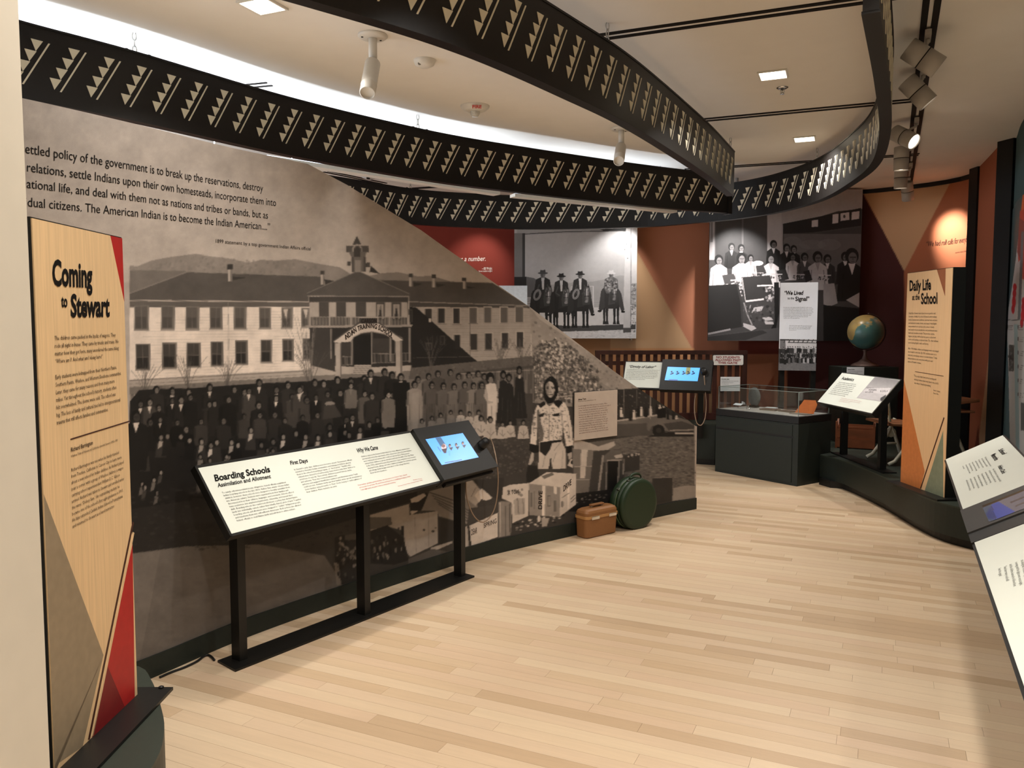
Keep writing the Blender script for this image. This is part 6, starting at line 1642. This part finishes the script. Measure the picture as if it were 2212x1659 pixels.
put_text('body_text', DG, db, block(DG, ['In keeping with the focus on vocational training in Bureau schools,', 'students at Stewart learned trades such as carpentry, masonry,', 'farming, baking, sewing, laundry and printing. They built many of', 'the stone buildings on campus, grew their own food, and made', 'their own uniforms and shoes. Officials called this the dignity of', 'labor. Pupils worked half of each day without pay, and the', 'school could not have run without them.'], S5(485, 338), S5(890, 350), S5(458, 455)), M_BODYINK, 0.0045)
handset(DK, S5(1435, 365), dg, 0.035, 0.055)
q0 = DK.pt(*DK.uv(*S5(1442, 430)), 0.05)
MB().tube([tuple(p) for p in smooth_path([tuple(q0)] + [tuple(gy(*S5(*p), q0[1] + 0.01 * i)) for i, p in enumerate(((1448, 560), (1462, 750), (1450, 920), (1420, 1000), (1385, 1025), (1345, 990), (1320, 880), (1318, 740), (1335, 620)))], 40)], 0.006, 8).build('handset_cord', MATS['braided_cord'], dg, label='pale handset cord hanging in a loop')
for px in (1350, 1512):
    P = gy(px, 900, 9.58)
    MB().box((P[0], 9.56 if px > 1400 else 9.66, 0.64), (0.06, 0.05, 0.62)).build('post', M_BLACK, dg)
handset_ = None

# We Lived to the Signal panel
WLs = PlaneSurf(gy(1681.5, 800, 9.62), (math.cos(-0.3), math.sin(-0.3), 0), (0, 0, 1))
ww, wh = WLs.uv(1767.5, 609)[0], WLs.uv(1683, 611)[1]
ww = float(ww); wh = float(wh)
wl_ = thing('sign_panel', (float(WLs.o[0]), float(WLs.o[1]), PZ), 'white upright text panel about living to the signal, with a group photograph below', 'sign panel')
WLs.slab(-0.002, 0, ww + 0.002, wh, -0.075, -0.001).build('panel_box', M_BLACK, wl_)
wf = WLs.slab(0, 0, ww, wh, -0.001, 0.002).build('panel_face', mat('white_panel_face', (226, 228, 234), 0.5, 0.3, var=0.01), wl_)
J = lambda x, y: (1660 + x / 7.214, 590 + y / 7.214)
put_text('heading', WLs, wf, [title(WLs, '\u201cWe Lived', J(240, 338), J(536, 336), J(250, 280), 0.03), title(WLs, 'to the', J(298, 408), J(398, 408), J(298, 374), 0.01), title(WLs, 'Signal\u201d', J(418, 432), J(638, 430), J(418, 372), 0.03)], M_INK, 0.0035)
for bl_ in (block(WLs, ['Life at the school was regulated by bells. The first, for reveille, rang at', 'six each morning. A signal told students when to wake, dress, eat, march,', 'study, and work. Pupils followed bugle calls and whistles from one task', 'to the next. Girls cleaned and cooked; boys drilled and hauled wood. The', 'sound carried across campus and told everyone where they should be.', 'Students said they never had time alone. Some obeyed, while others', 'remembered the signals for the rest of their lives, and could', 'recall the order of the day decades later.'], J(232, 540), J(700, 540), J(232, 706)), block(WLs, ['\u201cWe lived by that signal. We got up by the signal,', 'went to eat by it, and marched to class. It was', 'like being in the army, and everything we did', 'was timed to it.\u201d'], J(320, 824), J(680, 828), J(320, 892))): put_text('body_text', WLs, wf, bl_, M_BODYINK, 0.0035)
gcv = Canvas(1675, 725, 1775, 810, 6, 190, tint=(1, 0.98, 0.99)); gcv.frame(1660, 590, 7.214)
gcv.rect(150, 1020, 800, 1200, 200); gcv.rect(180, 1030, 265, 1320, 110)
gcv.line([(180, 1040), (780, 1050)], 18, 50); gcv.line([(300, 1080), (780, 1090)], 12, 70)
for x in range(250, 780, 72): gcv.line([(x + 20, 1030), (x - 10, 1085)], 14, 60)
gcv.rect(150, 1180, 800, 1400, 70); gcv.rect(150, 1390, 800, 1560, 112); gcv.specks([(150, 1400), (790, 1440), (790, 1550), (150, 1510)], 120, (92, 130), (5, 20), 0.5, 0.4)
for r_, (y0, n_) in enumerate(((1150, 16), (1240, 17), (1300, 18))):
    for i in range(n_):
        x = 200 + i * 580 / n_ + RNG.normal() * 5; y = y0 + RNG.normal() * 8
        gcv.poly([(x - 18, y + 24), (x + 18, y + 24), (x + 20, y + 100), (x - 20, y + 100)], RNG.choice([24, 36, 50, 90, 170])); gcv.ell(x, y + 8, 9, 13, 40); gcv.ell(x, y + 13, 7, 9, 140)
gcv.noise(0.06, 30)
guv = quad_uv(WLs, [(1682.5, 732), (1768.3, 733), (1767.6, 804), (1681.5, 800)], 90, 70); guv[..., 0] = np.clip(guv[..., 0], 0, ww); guv[..., 1] = np.clip(guv[..., 1], 0.0, wh)
print_on('photograph', WLs, guv, gcv, M_PRINT, 0.0035, wf, label='black and white group photograph under a pergola')
for u_ in (0.035, ww - 0.035):
    P = WLs.pt(u_, 0.0, -0.04)
    MB().box((P[0], P[1], (P[2] + PZ) / 2 + 0.1), (0.06, 0.05, P[2] - PZ + 0.1)).build('post', M_BLACK, wl_)

# ------------------------------------------------------------------ display case with glass cover
c0, c1 = gz(1544.5, 1018)[:2], gz(1721.6, 1051)[:2]
e = (c1 - c0) / np.linalg.norm(c1 - c0); nb = np.array([-e[1], e[0]])
if nb[0] < 0: nb = -nb
CL = float(np.linalg.norm(c1 - c0)) ; CDp = 0.58
ca_ang = math.atan2(e[1], e[0]); CM = Matrix.Rotation(ca_ang, 3, 'Z')
ctr = c0 + e * CL / 2 + nb * CDp / 2
case = thing('display_case', (ctr[0], ctr[1], 0.0), 'dark green display case with a low glass cover, at the end of the curved plinth', 'display case')
def cbox(u, v, z0, z1, du, dv):
    p = c0 + e * u + nb * v
    return MB().box((p[0], p[1], (z0 + z1) / 2), (du, dv, z1 - z0), CM)
cbox(CL / 2, CDp / 2, 0.0, 0.655, CL, CDp).build('cabinet', M_DKGREEN, case)
cbox(CL / 2, CDp / 2, 0.66, 0.73, CL, CDp).build('case_rim', M_BLACK, case)
cbox(CL / 2 - 0.03, -0.003, 0.03, 0.50, CL - 0.08, 0.008).build('front_panel', M_DKGREEN, case)
cbox(CL / 2 - 0.03, -0.003, 0.525, 0.64, CL - 0.08, 0.008).build('front_panel', M_DKGREEN, case)
cbox(CL / 2 - 0.03, 0.0, 0.50, 0.525, CL - 0.06, 0.004).build('shadow_gap', M_BLACK, case)
M_DECK = mat('grey_case_deck', (168, 162, 156), 0.7, 0.2)
cbox(CL / 2, CDp / 2, 0.73, 0.7345, CL - 0.05, CDp - 0.05).build('case_deck', M_DECK, case)
gm = bpy.data.materials.new('case_glass'); gm.use_nodes = True
nt = gm.node_tree; nt.nodes.remove(nt.nodes['Principled BSDF'])
tr_ = nt.nodes.new('ShaderNodeBsdfTransparent'); tr_.inputs[0].default_value = (0.93, 0.95, 0.95, 1); gl_ = nt.nodes.new('ShaderNodeBsdfGlossy'); gl_.inputs['Roughness'].default_value = 0.02
mx = nt.nodes.new('ShaderNodeMixShader'); mx.inputs[0].default_value = 0.05; nt.links.new(tr_.outputs[0], mx.inputs[1]); nt.links.new(gl_.outputs[0], mx.inputs[2]); nt.links.new(mx.outputs[0], nt.nodes['Material Output'].inputs[0])
gz0, gz1 = 0.7345, 0.985
for (u, v, du, dv) in ((CL / 2, 0.02, CL - 0.04, 0.006), (CL / 2, CDp - 0.02, CL - 0.04, 0.006), (0.02, CDp / 2, 0.006, CDp - 0.046), (CL - 0.02, CDp / 2, 0.006, CDp - 0.046)):
    cbox(u, v, gz0, gz1, du, dv).build('glass_side', gm, case)
M_GEDGE = mat('glass_edge', (128, 138, 134), 0.2, 0.5)
for (u, v) in ((0.02, 0.02), (CL - 0.02, 0.02), (CL - 0.02, CDp - 0.02), (0.02, CDp - 0.02)):
    cbox(u, v, gz0, gz1, 0.0055, 0.0055).build('glass_edge', M_GEDGE, case)
for (u, v, du, dv) in ((CL / 2, 0.018, CL - 0.04, 0.005), (CL / 2, CDp - 0.018, CL - 0.04, 0.005), (0.018, CDp / 2, 0.005, CDp - 0.04), (CL - 0.018, CDp / 2, 0.005, CDp - 0.04)):
    cbox(u, v, gz1 + 0.0005, gz1 + 0.006, du, dv).build('glass_edge', M_GEDGE, case)
cbox(CL / 2, CDp / 2, gz1 + 0.0005, gz1 + 0.006, CL - 0.042, CDp - 0.042).build('glass_top', gm, case)
DZ = 0.7348
def cpt(u, v, z=DZ):
    p = c0 + e * u + nb * v; return (float(p[0]), float(p[1]), z)
def on_deck(px, py):
    p = gz(px, py, DZ); w_ = p[:2] - c0
    return float(min(max(w_ @ e, 0.08), CL - 0.08)), float(min(max(w_ @ nb, 0.07), CDp - 0.07))
# grey stone disc standing on its edge
P = cpt(0.19, 0.44); r_ = 0.112
st = thing('stone_disc', P, 'flat grey oval stone standing upright in the display case', 'stone')
MB().lathe((P[0], P[1], P[2] + r_ + 0.012), [(0.001, -0.03), (r_ * 0.8, -0.027), (r_ * 0.97, -0.012), (r_, 0.0), (r_ * 0.97, 0.012), (r_ * 0.8, 0.027), (0.001, 0.03)], (-0.97, -0.24, 0), n=36, caps=False).build('stone', mat('grey_stone', (92, 94, 92), 0.85, 0.2, var=0.15, scale=60, bump=0.3), st)
MB().rbox((P[0], P[1], P[2] + 0.012), (0.10, 0.07, 0.024), 0.006, CM).build('rest', M_BLACK, st)
# bent spoon on a wire stand
u, v = 0.26, 0.22
a_, b_ = gz(1612, 868, 0.86), gz(1637, 885, DZ + 0.02)
sp_ = thing('spoon', cpt(u, v), 'bent silver spoon propped up at the front of the display case', 'spoon')
pa_ = Vector(cpt(u - 0.05, v, 0.80)); pb_ = Vector(cpt(u + 0.10, v - 0.08, DZ + 0.012)); pm = (pa_ + pb_) / 2 + Vector((0, 0, 0.012))
MB().tube([pa_ + (pm - pa_) * 0.2, pm, pb_ * 0.6 + pm * 0.4 - Vector((0, 0, 0.004)), pb_], [0.004, 0.0035, 0.004, 0.007], 8).build('spoon_handle', M_CHROME, sp_)
MB().lathe(pa_, [(0.001, -0.008), (0.018, -0.006), (0.026, 0.0), (0.022, 0.001), (0.001, -0.004)], (0.3, -0.6, 0.75), n=20, caps=False).build('spoon_bowl', M_CHROME, sp_)
MB().tube([tuple(pm - Vector((0, 0, 0.004))), (pm.x, pm.y, DZ)], 0.002, 6).build('wire_stand', M_BLACK, sp_)
# small grey label on a pin
P = cpt(0.11, 0.25)
tg = thing('tilted_label', P, 'small tilted grey label on a pin at the left of the display case', 'label card')
MB().box((P[0], P[1], P[2] + 0.04), (0.11, 0.05, 0.003), CM @ Matrix.Rotation(0.35, 3, 'X')).build('label_plate', M_PAPER, tg)
MB().tube([(P[0], P[1], P[2] + 0.038), (P[0], P[1], P[2])], 0.002, 6).build('pin', M_BLACK, tg)
# flat brown papers and an orange folder
M_BROWN = mat('brown_paper', (104, 84, 72), 0.7, 0.2, var=0.2, scale=20)
for i, (px, py, du, dv, rz, lb) in enumerate(((0.50, 0.32, 0.19, 0.13, 0.1, 'flat brown booklet lying in the middle of the display case'), (0.72, 0.34, 0.17, 0.13, -0.15, 'dark flat booklet lying beside the orange folder'), (0.40, 0.48, 0.12, 0.07, 0.3, 'small white paper lying at the back of the display case'))):
    P = cpt(px, py)
    bk_ = thing('booklet', P, lb, 'booklet')
    R_ = CM @ Matrix.Rotation(rz, 3, 'Z')
    MB().box((P[0], P[1], P[2] + 0.006), (du, dv, 0.012), R_).build('pages', M_PAPER if i == 2 else mat('old_pages', (150, 134, 116), 0.8), bk_)
    MB().box((P[0], P[1], P[2] + 0.0135), (du + 0.006, dv + 0.006, 0.003), R_).build('cover', M_PAPER if i == 2 else M_BROWN, bk_)
P = cpt(0.95, 0.30)
of = thing('folder', P, 'orange folder standing open at the right of the display case', 'folder')
M_OR = mat('orange_card', (206, 112, 58), 0.6, 0.2)
OS = PlaneSurf(P, (e[0] * 0.9 + nb[0] * 0.3, e[1] * 0.9 + nb[1] * 0.3, 0), (nb[0] * 0.45, nb[1] * 0.45, 0.89))
OS.poly([(-0.10, 0.004), (0.10, 0.004), (0.125, 0.11), (0.10, 0.16), (-0.02, 0.16)], 0.0, 0.004).build('standing_cover', M_OR, of)
MB().box((P[0] - nb[0] * 0.06, P[1] - nb[1] * 0.06, P[2] + 0.004), (0.20, 0.12, 0.008), CM).build('flat_sheets', mat('grey_sheets', (128, 116, 104), 0.8), of)

# ------------------------------------------------------------------ things on the curved plinth
# globe on its box
BX = Vector((4.17, 9.45, PZ))
gb = thing('globe_stand', BX, 'dark box pedestal under the old globe', 'pedestal')
MB().rbox((BX.x, BX.y, (PZ + 1.205) / 2), (0.66, 0.4, 1.205 - PZ), 0.006).build('pedestal_body', M_DKGREEN, gb)
GC = gy(1870, 717, 9.45); GR = 0.203
gl0 = thing('globe', (GC[0], GC[1], 1.205), 'old green and tan school globe with a metal base', 'globe')
GCv = Vector([float(k_) for k_ in GC])
gmat = bpy.data.materials.new('globe_map'); gmat.use_nodes = True
nt = gmat.node_tree; bs = nt.nodes['Principled BSDF']; bs.inputs['Roughness'].default_value = 0.3
tc = nt.nodes.new('ShaderNodeTexCoord'); nz = nt.nodes.new('ShaderNodeTexNoise'); nz.inputs['Scale'].default_value = 3.6; nz.inputs['Detail'].default_value = 7; nz.inputs['Distortion'].default_value = 0.4
rp = nt.nodes.new('ShaderNodeValToRGB'); els = rp.color_ramp.elements
els[0].position = 0.50; els[0].color = (*lin((74, 112, 104)), 1); els[1].position = 0.53; els[1].color = (*lin((176, 148, 88)), 1)
e_ = els.new(0.40); e_.color = (*lin((64, 100, 98)), 1); e_ = els.new(0.66); e_.color = (*lin((150, 128, 84)), 1)
nt.links.new(tc.outputs['Object'], nz.inputs['Vector']); nt.links.new(nz.outputs['Fac'], rp.inputs['Fac']); nt.links.new(rp.outputs[0], bs.inputs['Base Color'])
prof = [(max(0.0005, GR * math.sin(math.pi * i / 24)), -GR * math.cos(math.pi * i / 24)) for i in range(25)]
MB().lathe(GCv, prof, (0.35, -0.1, 0.93), n=48, caps=False).build('globe_ball', gmat, gl0)
ring = [GCv + Vector((math.cos(t_) * (GR + 0.014) * 0.96, math.cos(t_) * (GR + 0.014) * -0.28, math.sin(t_) * (GR + 0.014))) for t_ in np.linspace(-2.2, 1.5, 40)]
MB().tube(ring, 0.007, 8).build('meridian_ring', mat('dark_bronze', (62, 50, 44), 0.4, 0.5, metal=0.7), gl0)
zb_ = GCv.z - GR - 0.018
MB().lathe((GCv.x, GCv.y, 1.205), [(0.155, 0.0), (0.155, 0.012), (0.13, 0.03), (0.075, 0.055), (0.035, 0.09), (0.020, 0.13), (0.018, zb_ - 1.205 - 0.01), (0.03, zb_ - 1.205), (0.02, zb_ - 1.205 + 0.012)], n=36).build('globe_base', mat('worn_pewter', (96, 74, 66), 0.5, 0.5, metal=0.3, var=0.15), gl0)
card('label_card', (1829, 793), (1867, 811), 9.23, 'white label card on the pedestal below the globe', heading='School Globe', lines=2)
# school desk with cast iron frame
M_OAK = mat('worn_oak', (140, 92, 62), 0.45, 0.4, var=0.25, scale=12, bump=0.1, stretch=(0.2, 1, 1))
M_IRON = mat('cream_cast_iron', (206, 200, 180), 0.5, 0.4, var=0.1)
DX, DYY = 3.98, 7.95
dk_ = thing('school_desk', (DX, DYY, PZ), 'old wooden school desk on a cream iron frame, half hidden by the tan title panel', 'desk')
def dbox(x, y, z, s, m, n_, rx=0.0, r=0.008):
    MB().rbox((DX + x, DYY + y, PZ + z), s, r, Matrix.Rotation(rx, 3, 'Y')).build(n_, m, dk_)
dbox(-0.33, 0.0, 0.66, (0.03, 0.5, 0.34), M_OAK, 'seat_back', -0.15)
dbox(-0.14, 0.0, 0.40, (0.36, 0.5, 0.028), M_OAK, 'seat', 0.05)
dbox(0.36, 0.02, 0.62, (0.40, 0.56, 0.03), M_OAK, 'desk_top', -0.12)
dbox(0.36, 0.02, 0.53, (0.34, 0.52, 0.02), M_OAK, 'book_shelf')
for y in (-0.24, 0.24):
    leg = MB()
    Yy = DYY + y
    for pts_, w_ in (([(-0.02, 0.40), (-0.10, 0.22), (-0.24, 0.03), (-0.30, 0.0)], 0.018), ([(-0.10, 0.40), (-0.02, 0.24), (0.04, 0.05), (0.10, 0.0)], 0.016), ([(-0.13, 0.14), (0.02, 0.14)], 0.012), ([(-0.30, 0.42), (-0.32, 0.60), (-0.34, 0.80)], 0.014)):
        leg.tube([(DX + a_, Yy, PZ + b_ + 0.016) for a_, b_ in pts_], w_, 8)
    leg.lathe((DX - 0.06, Yy - 0.012, PZ + 0.27), [(0.05, 0.0), (0.05, 0.024)], (0, 1, 0), n=18)
    leg.build('iron_leg', M_IRON, dk_)
    leg = MB()
    for pts_, w_ in (([(0.30, 0.52), (0.32, 0.28), (0.24, 0.06), (0.20, 0.0)], 0.016), ([(0.36, 0.52), (0.36, 0.28), (0.46, 0.06), (0.52, 0.0)], 0.016)):
        leg.tube([(DX + a_, Yy, PZ + b_ + 0.016) for a_, b_ in pts_], w_, 8)
    leg.build('iron_leg', M_IRON, dk_)
# wooden crate
M_CRATE = mat('red_brown_wood', (132, 76, 48), 0.5, 0.4, var=0.22, scale=14, bump=0.1, stretch=(0.2, 1, 1))
K0, K1 = gz(1806, 963, PZ), gz(1890, 968, PZ)
kc = (K0 + K1) / 2; kd = (K1 - K0)[:2]; kl = float(np.linalg.norm(kd)); ka = math.atan2(kd[1], kd[0]); KM = Matrix.Rotation(ka, 3, 'Z')
cr_ = thing('wooden_crate', (kc[0], kc[1], PZ), 'open red-brown wooden crate on the floor of the curved plinth, behind the Academics board', 'crate')
kn = np.array([-kd[1], kd[0]]) / kl
def kbox(u, v, z, s, n_):
    p = kc[:2] + kd / kl * u + kn * v
    MB().box((p[0], p[1], PZ + z), s, KM).build(n_, M_CRATE, cr_)
for s_ in (-1, 1):
    p = kc[:2] + kd / kl * s_ * (kl / 2 - 0.01)
    q_ = [(-0.17, 0.0), (0.17, 0.0), (0.17, 0.30), (0.12, 0.30), (0.06, 0.24), (-0.06, 0.24), (-0.12, 0.30), (-0.17, 0.30)]
    f_ = lambda o_: [(p[0] + kn[0] * a_ + kd[0] / kl * o_, p[1] + kn[1] * a_ + kd[1] / kl * o_, PZ + b_) for a_, b_ in q_]
    MB().hexa(f_(-0.01), f_(0.01)).build('end_board', M_CRATE, cr_)
for v_ in (-0.165, 0.165):
    for z_ in (0.06, 0.17): kbox(0, v_, z_, (kl - 0.04, 0.014, 0.095), 'side_slat')
kbox(0, 0, 0.012, (kl - 0.04, 0.31, 0.014), 'bottom_board')
for v_ in (-0.12, 0.12): kbox(0, v_, 0.235, (kl - 0.04, 0.016, 0.02), 'top_bar')

# ------------------------------------------------------------------ luggage in front of the mural
f0, f1, f2 = gz(1267, 1166)[:2], gz(1337.5, 1149.5)[:2], gz(1233.5, 1155.5)[:2]
ex = (f1 - f0) / np.linalg.norm(f1 - f0); ey = np.array([-ex[1], ex[0]])
uq = MUR.uv(1290, 1120)[0]
ex = (MUR.pt(uq + 0.15, 0.0) - MUR.pt(uq - 0.15, 0.0))[:2]; ex /= np.linalg.norm(ex); ey = np.array([-ex[1], ex[0]])
gap_ = float(np.min([(MUR.pt(uq + k_, 0.0, 0.0)[:2] - f0) @ ey for k_ in np.linspace(-0.3, 0.3, 13)]))
lx, ly = 0.36, max(0.14, gap_ - 0.045)
cc = f0 + ex * lx / 2 + ey * ly / 2
TM = Matrix.Rotation(math.atan2(ex[1], ex[0]), 3, 'Z')
M_TAN = mat('brown_leatherette', (132, 90, 54), 0.5, 0.4, var=0.1, scale=260, bump=0.25)
M_TANL = mat('tan_trim', (172, 128, 80), 0.4, 0.45, var=0.05)
tcse = thing('train_case', (cc[0], cc[1], 0.0), 'small brown hard vanity case with rounded lid, standing on the floor before the mural', 'vanity case')
def rounded_rect(cx_, w_, h_, r, z, n=6):
    out = []
    for sx, sy, a0 in ((1, 1, 0), (-1, 1, 90), (-1, -1, 180), (1, -1, 270)):
        for i in range(n + 1):
            a_ = math.radians(a0 + 90 * i / n)
            p = TM @ Vector((sx * (w_ / 2 - r) + r * math.cos(a_), sy * (h_ / 2 - r) + r * math.sin(a_), 0))
            out.append((cx_[0] + p.x, cx_[1] + p.y, z))
    return out
def loft(levels, r=0.035):
    b_ = MB(); V_ = []; n_ = None
    for w_, h_, z in levels:
        ring_ = rounded_rect(cc, w_, h_, r, z); n_ = len(ring_); V_ += ring_
    F_2 = [tuple(range(n_))[::-1], tuple(range((len(levels) - 1) * n_, len(levels) * n_))]
    for i in range(len(levels) - 1):
        F_2 += [(i * n_ + j, i * n_ + (j + 1) % n_, (i + 1) * n_ + (j + 1) % n_, (i + 1) * n_ + j) for j in range(n_)]
    return b_.add(V_, F_2)
HT = 0.155
loft([(lx - 0.03, ly - 0.03, 0.0), (lx - 0.012, ly - 0.012, 0.008), (lx, ly, HT)]).build('case_body', M_TAN, tcse)
lid = loft([(lx, ly, HT + 0.022), (lx, ly, HT + 0.045), (lx - 0.014, ly - 0.014, HT + 0.062), (lx - 0.05, ly - 0.05, HT + 0.074)]).build('lid', M_TAN, tcse)
loft([(lx + 0.010, ly + 0.010, HT), (lx + 0.010, ly + 0.010, HT + 0.022)]).build('rim_band', M_TANL, tcse)
zz = HT + 0.074
for s_ in (-1, 1):
    p = cc + ex * s_ * 0.055; MB().lathe((p[0], p[1], zz), [(0.010, 0.0), (0.010, 0.012)], n=14).build('handle_stud', M_CHROME, lid)
MB().rbox((cc[0], cc[1], zz + 0.018), (0.145, 0.035, 0.014), 0.006, TM).build('handle', M_TAN, lid)
for s_ in (-0.24, 0.30):
    p = cc + ex * (s_ * lx) - ey * (ly / 2 + 0.006)
    MB().rbox((p[0], p[1], HT + 0.006), (0.085, 0.008, 0.026), 0.003, TM).build('latch', M_CHROME, tcse)

RC = 0.215
uq = float(MUR.uv(1384, 1081)[0])
tq_ = MUR.pt(uq + 0.2, 0.0) - MUR.pt(uq - 0.2, 0.0)
HP = PlaneSurf(MUR.pt(uq, 0.0, 0.205), tq_, (0, 0, 1))
fc = HP.pt(*HP.uv(1384, 1081))
nrm = Vector([float(k_) for k_ in HP.n]); nrm.z = 0; nrm.normalize()
bc = Vector((float(fc[0]), float(fc[1]), RC - 0.012)) - nrm * 0.085
M_GRN = mat('green_leatherette', (34, 50, 32), 0.45, 0.4, var=0.1, scale=300, bump=0.2)
hb = thing('round_case', (bc.x, bc.y, 0.0), 'round dark green hat case leaning upright beside the brown vanity case', 'hat case')
def flat_disc(prof):
    b_ = MB().lathe(bc, prof, nrm, n=64)
    b_.v = [(x, y, max(z, 0.001)) for x, y, z in b_.v]
    return b_
flat_disc([(RC - 0.03, -0.075), (RC - 0.008, -0.07), (RC, -0.06), (RC, 0.0)]).build('back_shell', M_GRN, hb)
flat_disc([(RC - 0.002, 0.004), (RC - 0.002, 0.03), (RC - 0.012, 0.034), (RC - 0.012, 0.038), (RC - 0.002, 0.042), (RC - 0.004, 0.07), (RC - 0.014, 0.081), (RC - 0.035, 0.085)]).build('front_shell', M_GRN, hb)
flat_disc([(RC + 0.003, 0.0), (RC + 0.003, 0.004)]).build('seam_band', mat('green_trim', (92, 110, 78), 0.35, 0.5), hb)
tx_ = Vector((-nrm.y, nrm.x, 0))
hnd = [bc + tx_ * (0.07 * math.cos(t_) * 1.0) + Vector((0, 0, RC - 0.004 + 0.038 * math.sin(t_))) + nrm * 0.02 for t_ in np.linspace(0, math.pi, 12)]
MB().tube(hnd, [0.007] * 3 + [0.011] * 6 + [0.007] * 3, 10).build('handle', M_GRN, hb)
for a_ in (-0.078, 0.078):
    P = bc + tx_ * a_ + Vector((0, 0, RC * 0.93)) + nrm * 0.02
    MB().rbox(P, (0.03, 0.024, 0.014), 0.004, Matrix.Rotation(math.atan2(tx_.y, tx_.x), 3, 'Z')).build('handle_bracket', mat('antique_steel', (120, 124, 112), 0.3, 0.5, metal=0.8), hb)
aa = math.radians(142)
P = bc + tx_ * (RC * math.cos(aa)) + Vector((0, 0, RC * math.sin(aa)))
MB().rbox(P, (0.03, 0.034, 0.022), 0.004, Matrix.Rotation(math.atan2(tx_.y, tx_.x), 3, 'Z') @ Matrix.Rotation(0.9, 3, 'Y')).build('latch', MATS['antique_steel'], hb)

# ------------------------------------------------------------------ wall graphic on the teal wall
pg = Canvas(2130, 300, 2420, 1100, 2, (70, 92, 96), tint=(1, 1, 1)); pg.frame(0, 0, 1)
pg.poly([(2216, 380), (2206, 470), (2196, 560), (2185, 640), (2176, 690), (2180, 800), (2186, 1100), (2500, 1100), (2500, 380)], (206, 206, 206))
pg.poly([(2160, 780), (2176, 700), (2180, 820), (2186, 1100), (2150, 1100)], (92, 120, 126))
pg.poly([(2222, 340), (2211, 420), (2206, 470), (2240, 480), (2290, 340)], (226, 110, 60)); pg.poly([(2205, 455), (2240, 445), (2250, 620), (2204, 600), (2200, 540)], (206, 74, 62))
pg.poly([(2204, 470), (2216, 480), (2206, 560), (2199, 545)], (150, 70, 70)); pg.poly([(2196, 570), (2208, 560), (2212, 690), (2176, 690)], (200, 198, 200)); pg.poly([(2208, 500), (2214, 500), (2206, 690), (2200, 690)], (120, 124, 130))
for x, y in ((2194, 620), (2213, 650)):
    pg.ell(x, y, 4, 8, (206, 40, 52)); pg.ell(x - 1, y + 14, 4, 10, (196, 36, 50)); pg.ell(x - 2, y + 32, 4, 14, (206, 40, 52)); pg.ell(x - 4, y + 48, 3.5, 10, (196, 40, 52))
pg.line([(2176, 691), (2500, 700)], 1.4, (60, 66, 68)); pg.poly([(2192, 700), (2200, 700), (2206, 1100), (2198, 1100)], (150, 190, 200), 0.7)
for x in (2178, 2201):
    for i, y in enumerate((704, 730, 760, 790, 820, 850)):
        if x == 2178 and i > 0: continue
        pg.line([(x, y), (x + 12, y)], 1.4, (110, 108, 112)); pg.line([(x, y + 4), (x + 10, y + 4)], 1.0, (140, 138, 142)); pg.line([(x, y + 8), (x + 11, y + 8)], 1.0, (140, 138, 142)); pg.line([(x, y - 2), (x, y + 6)], 1.6, (90, 88, 92))
pg.rect(2181, 745, 2192, 802, (84, 86, 84)); pg.specks([(2181, 745), (2192, 745), (2192, 802), (2181, 802)], 20, (140, 50), (1, 3), 0.7); pg.rect(2207, 870, 2225, 930, (100, 102, 102))
pg.blur(1)
ua = float(WT.uv(2168, 700)[0]); wg = thing('timeline_graphic', tuple(WT.pt(ua + 0.4, 0.35)), 'white wall graphic with red hand prints on the teal wall at the right edge', 'wall graphic')
print_on('printed_sheet', WT, uv_rect(ua, 0.35, ua + 1.6, 2.75, 220, 300), pg, M_PRINT, 0.006, wg)

# small glowing surfaces are seen but need no light sampling of their own (their lamps do the lighting)
for m_ in bpy.data.materials:
    if m_.name in ('screen_glow', 'dim_screen_glow', 'lamp_lens', 'lamp_diffuser', 'daylight_pane', 'cool_diffuser'):
        m_.cycles.emission_sampling = 'NONE'
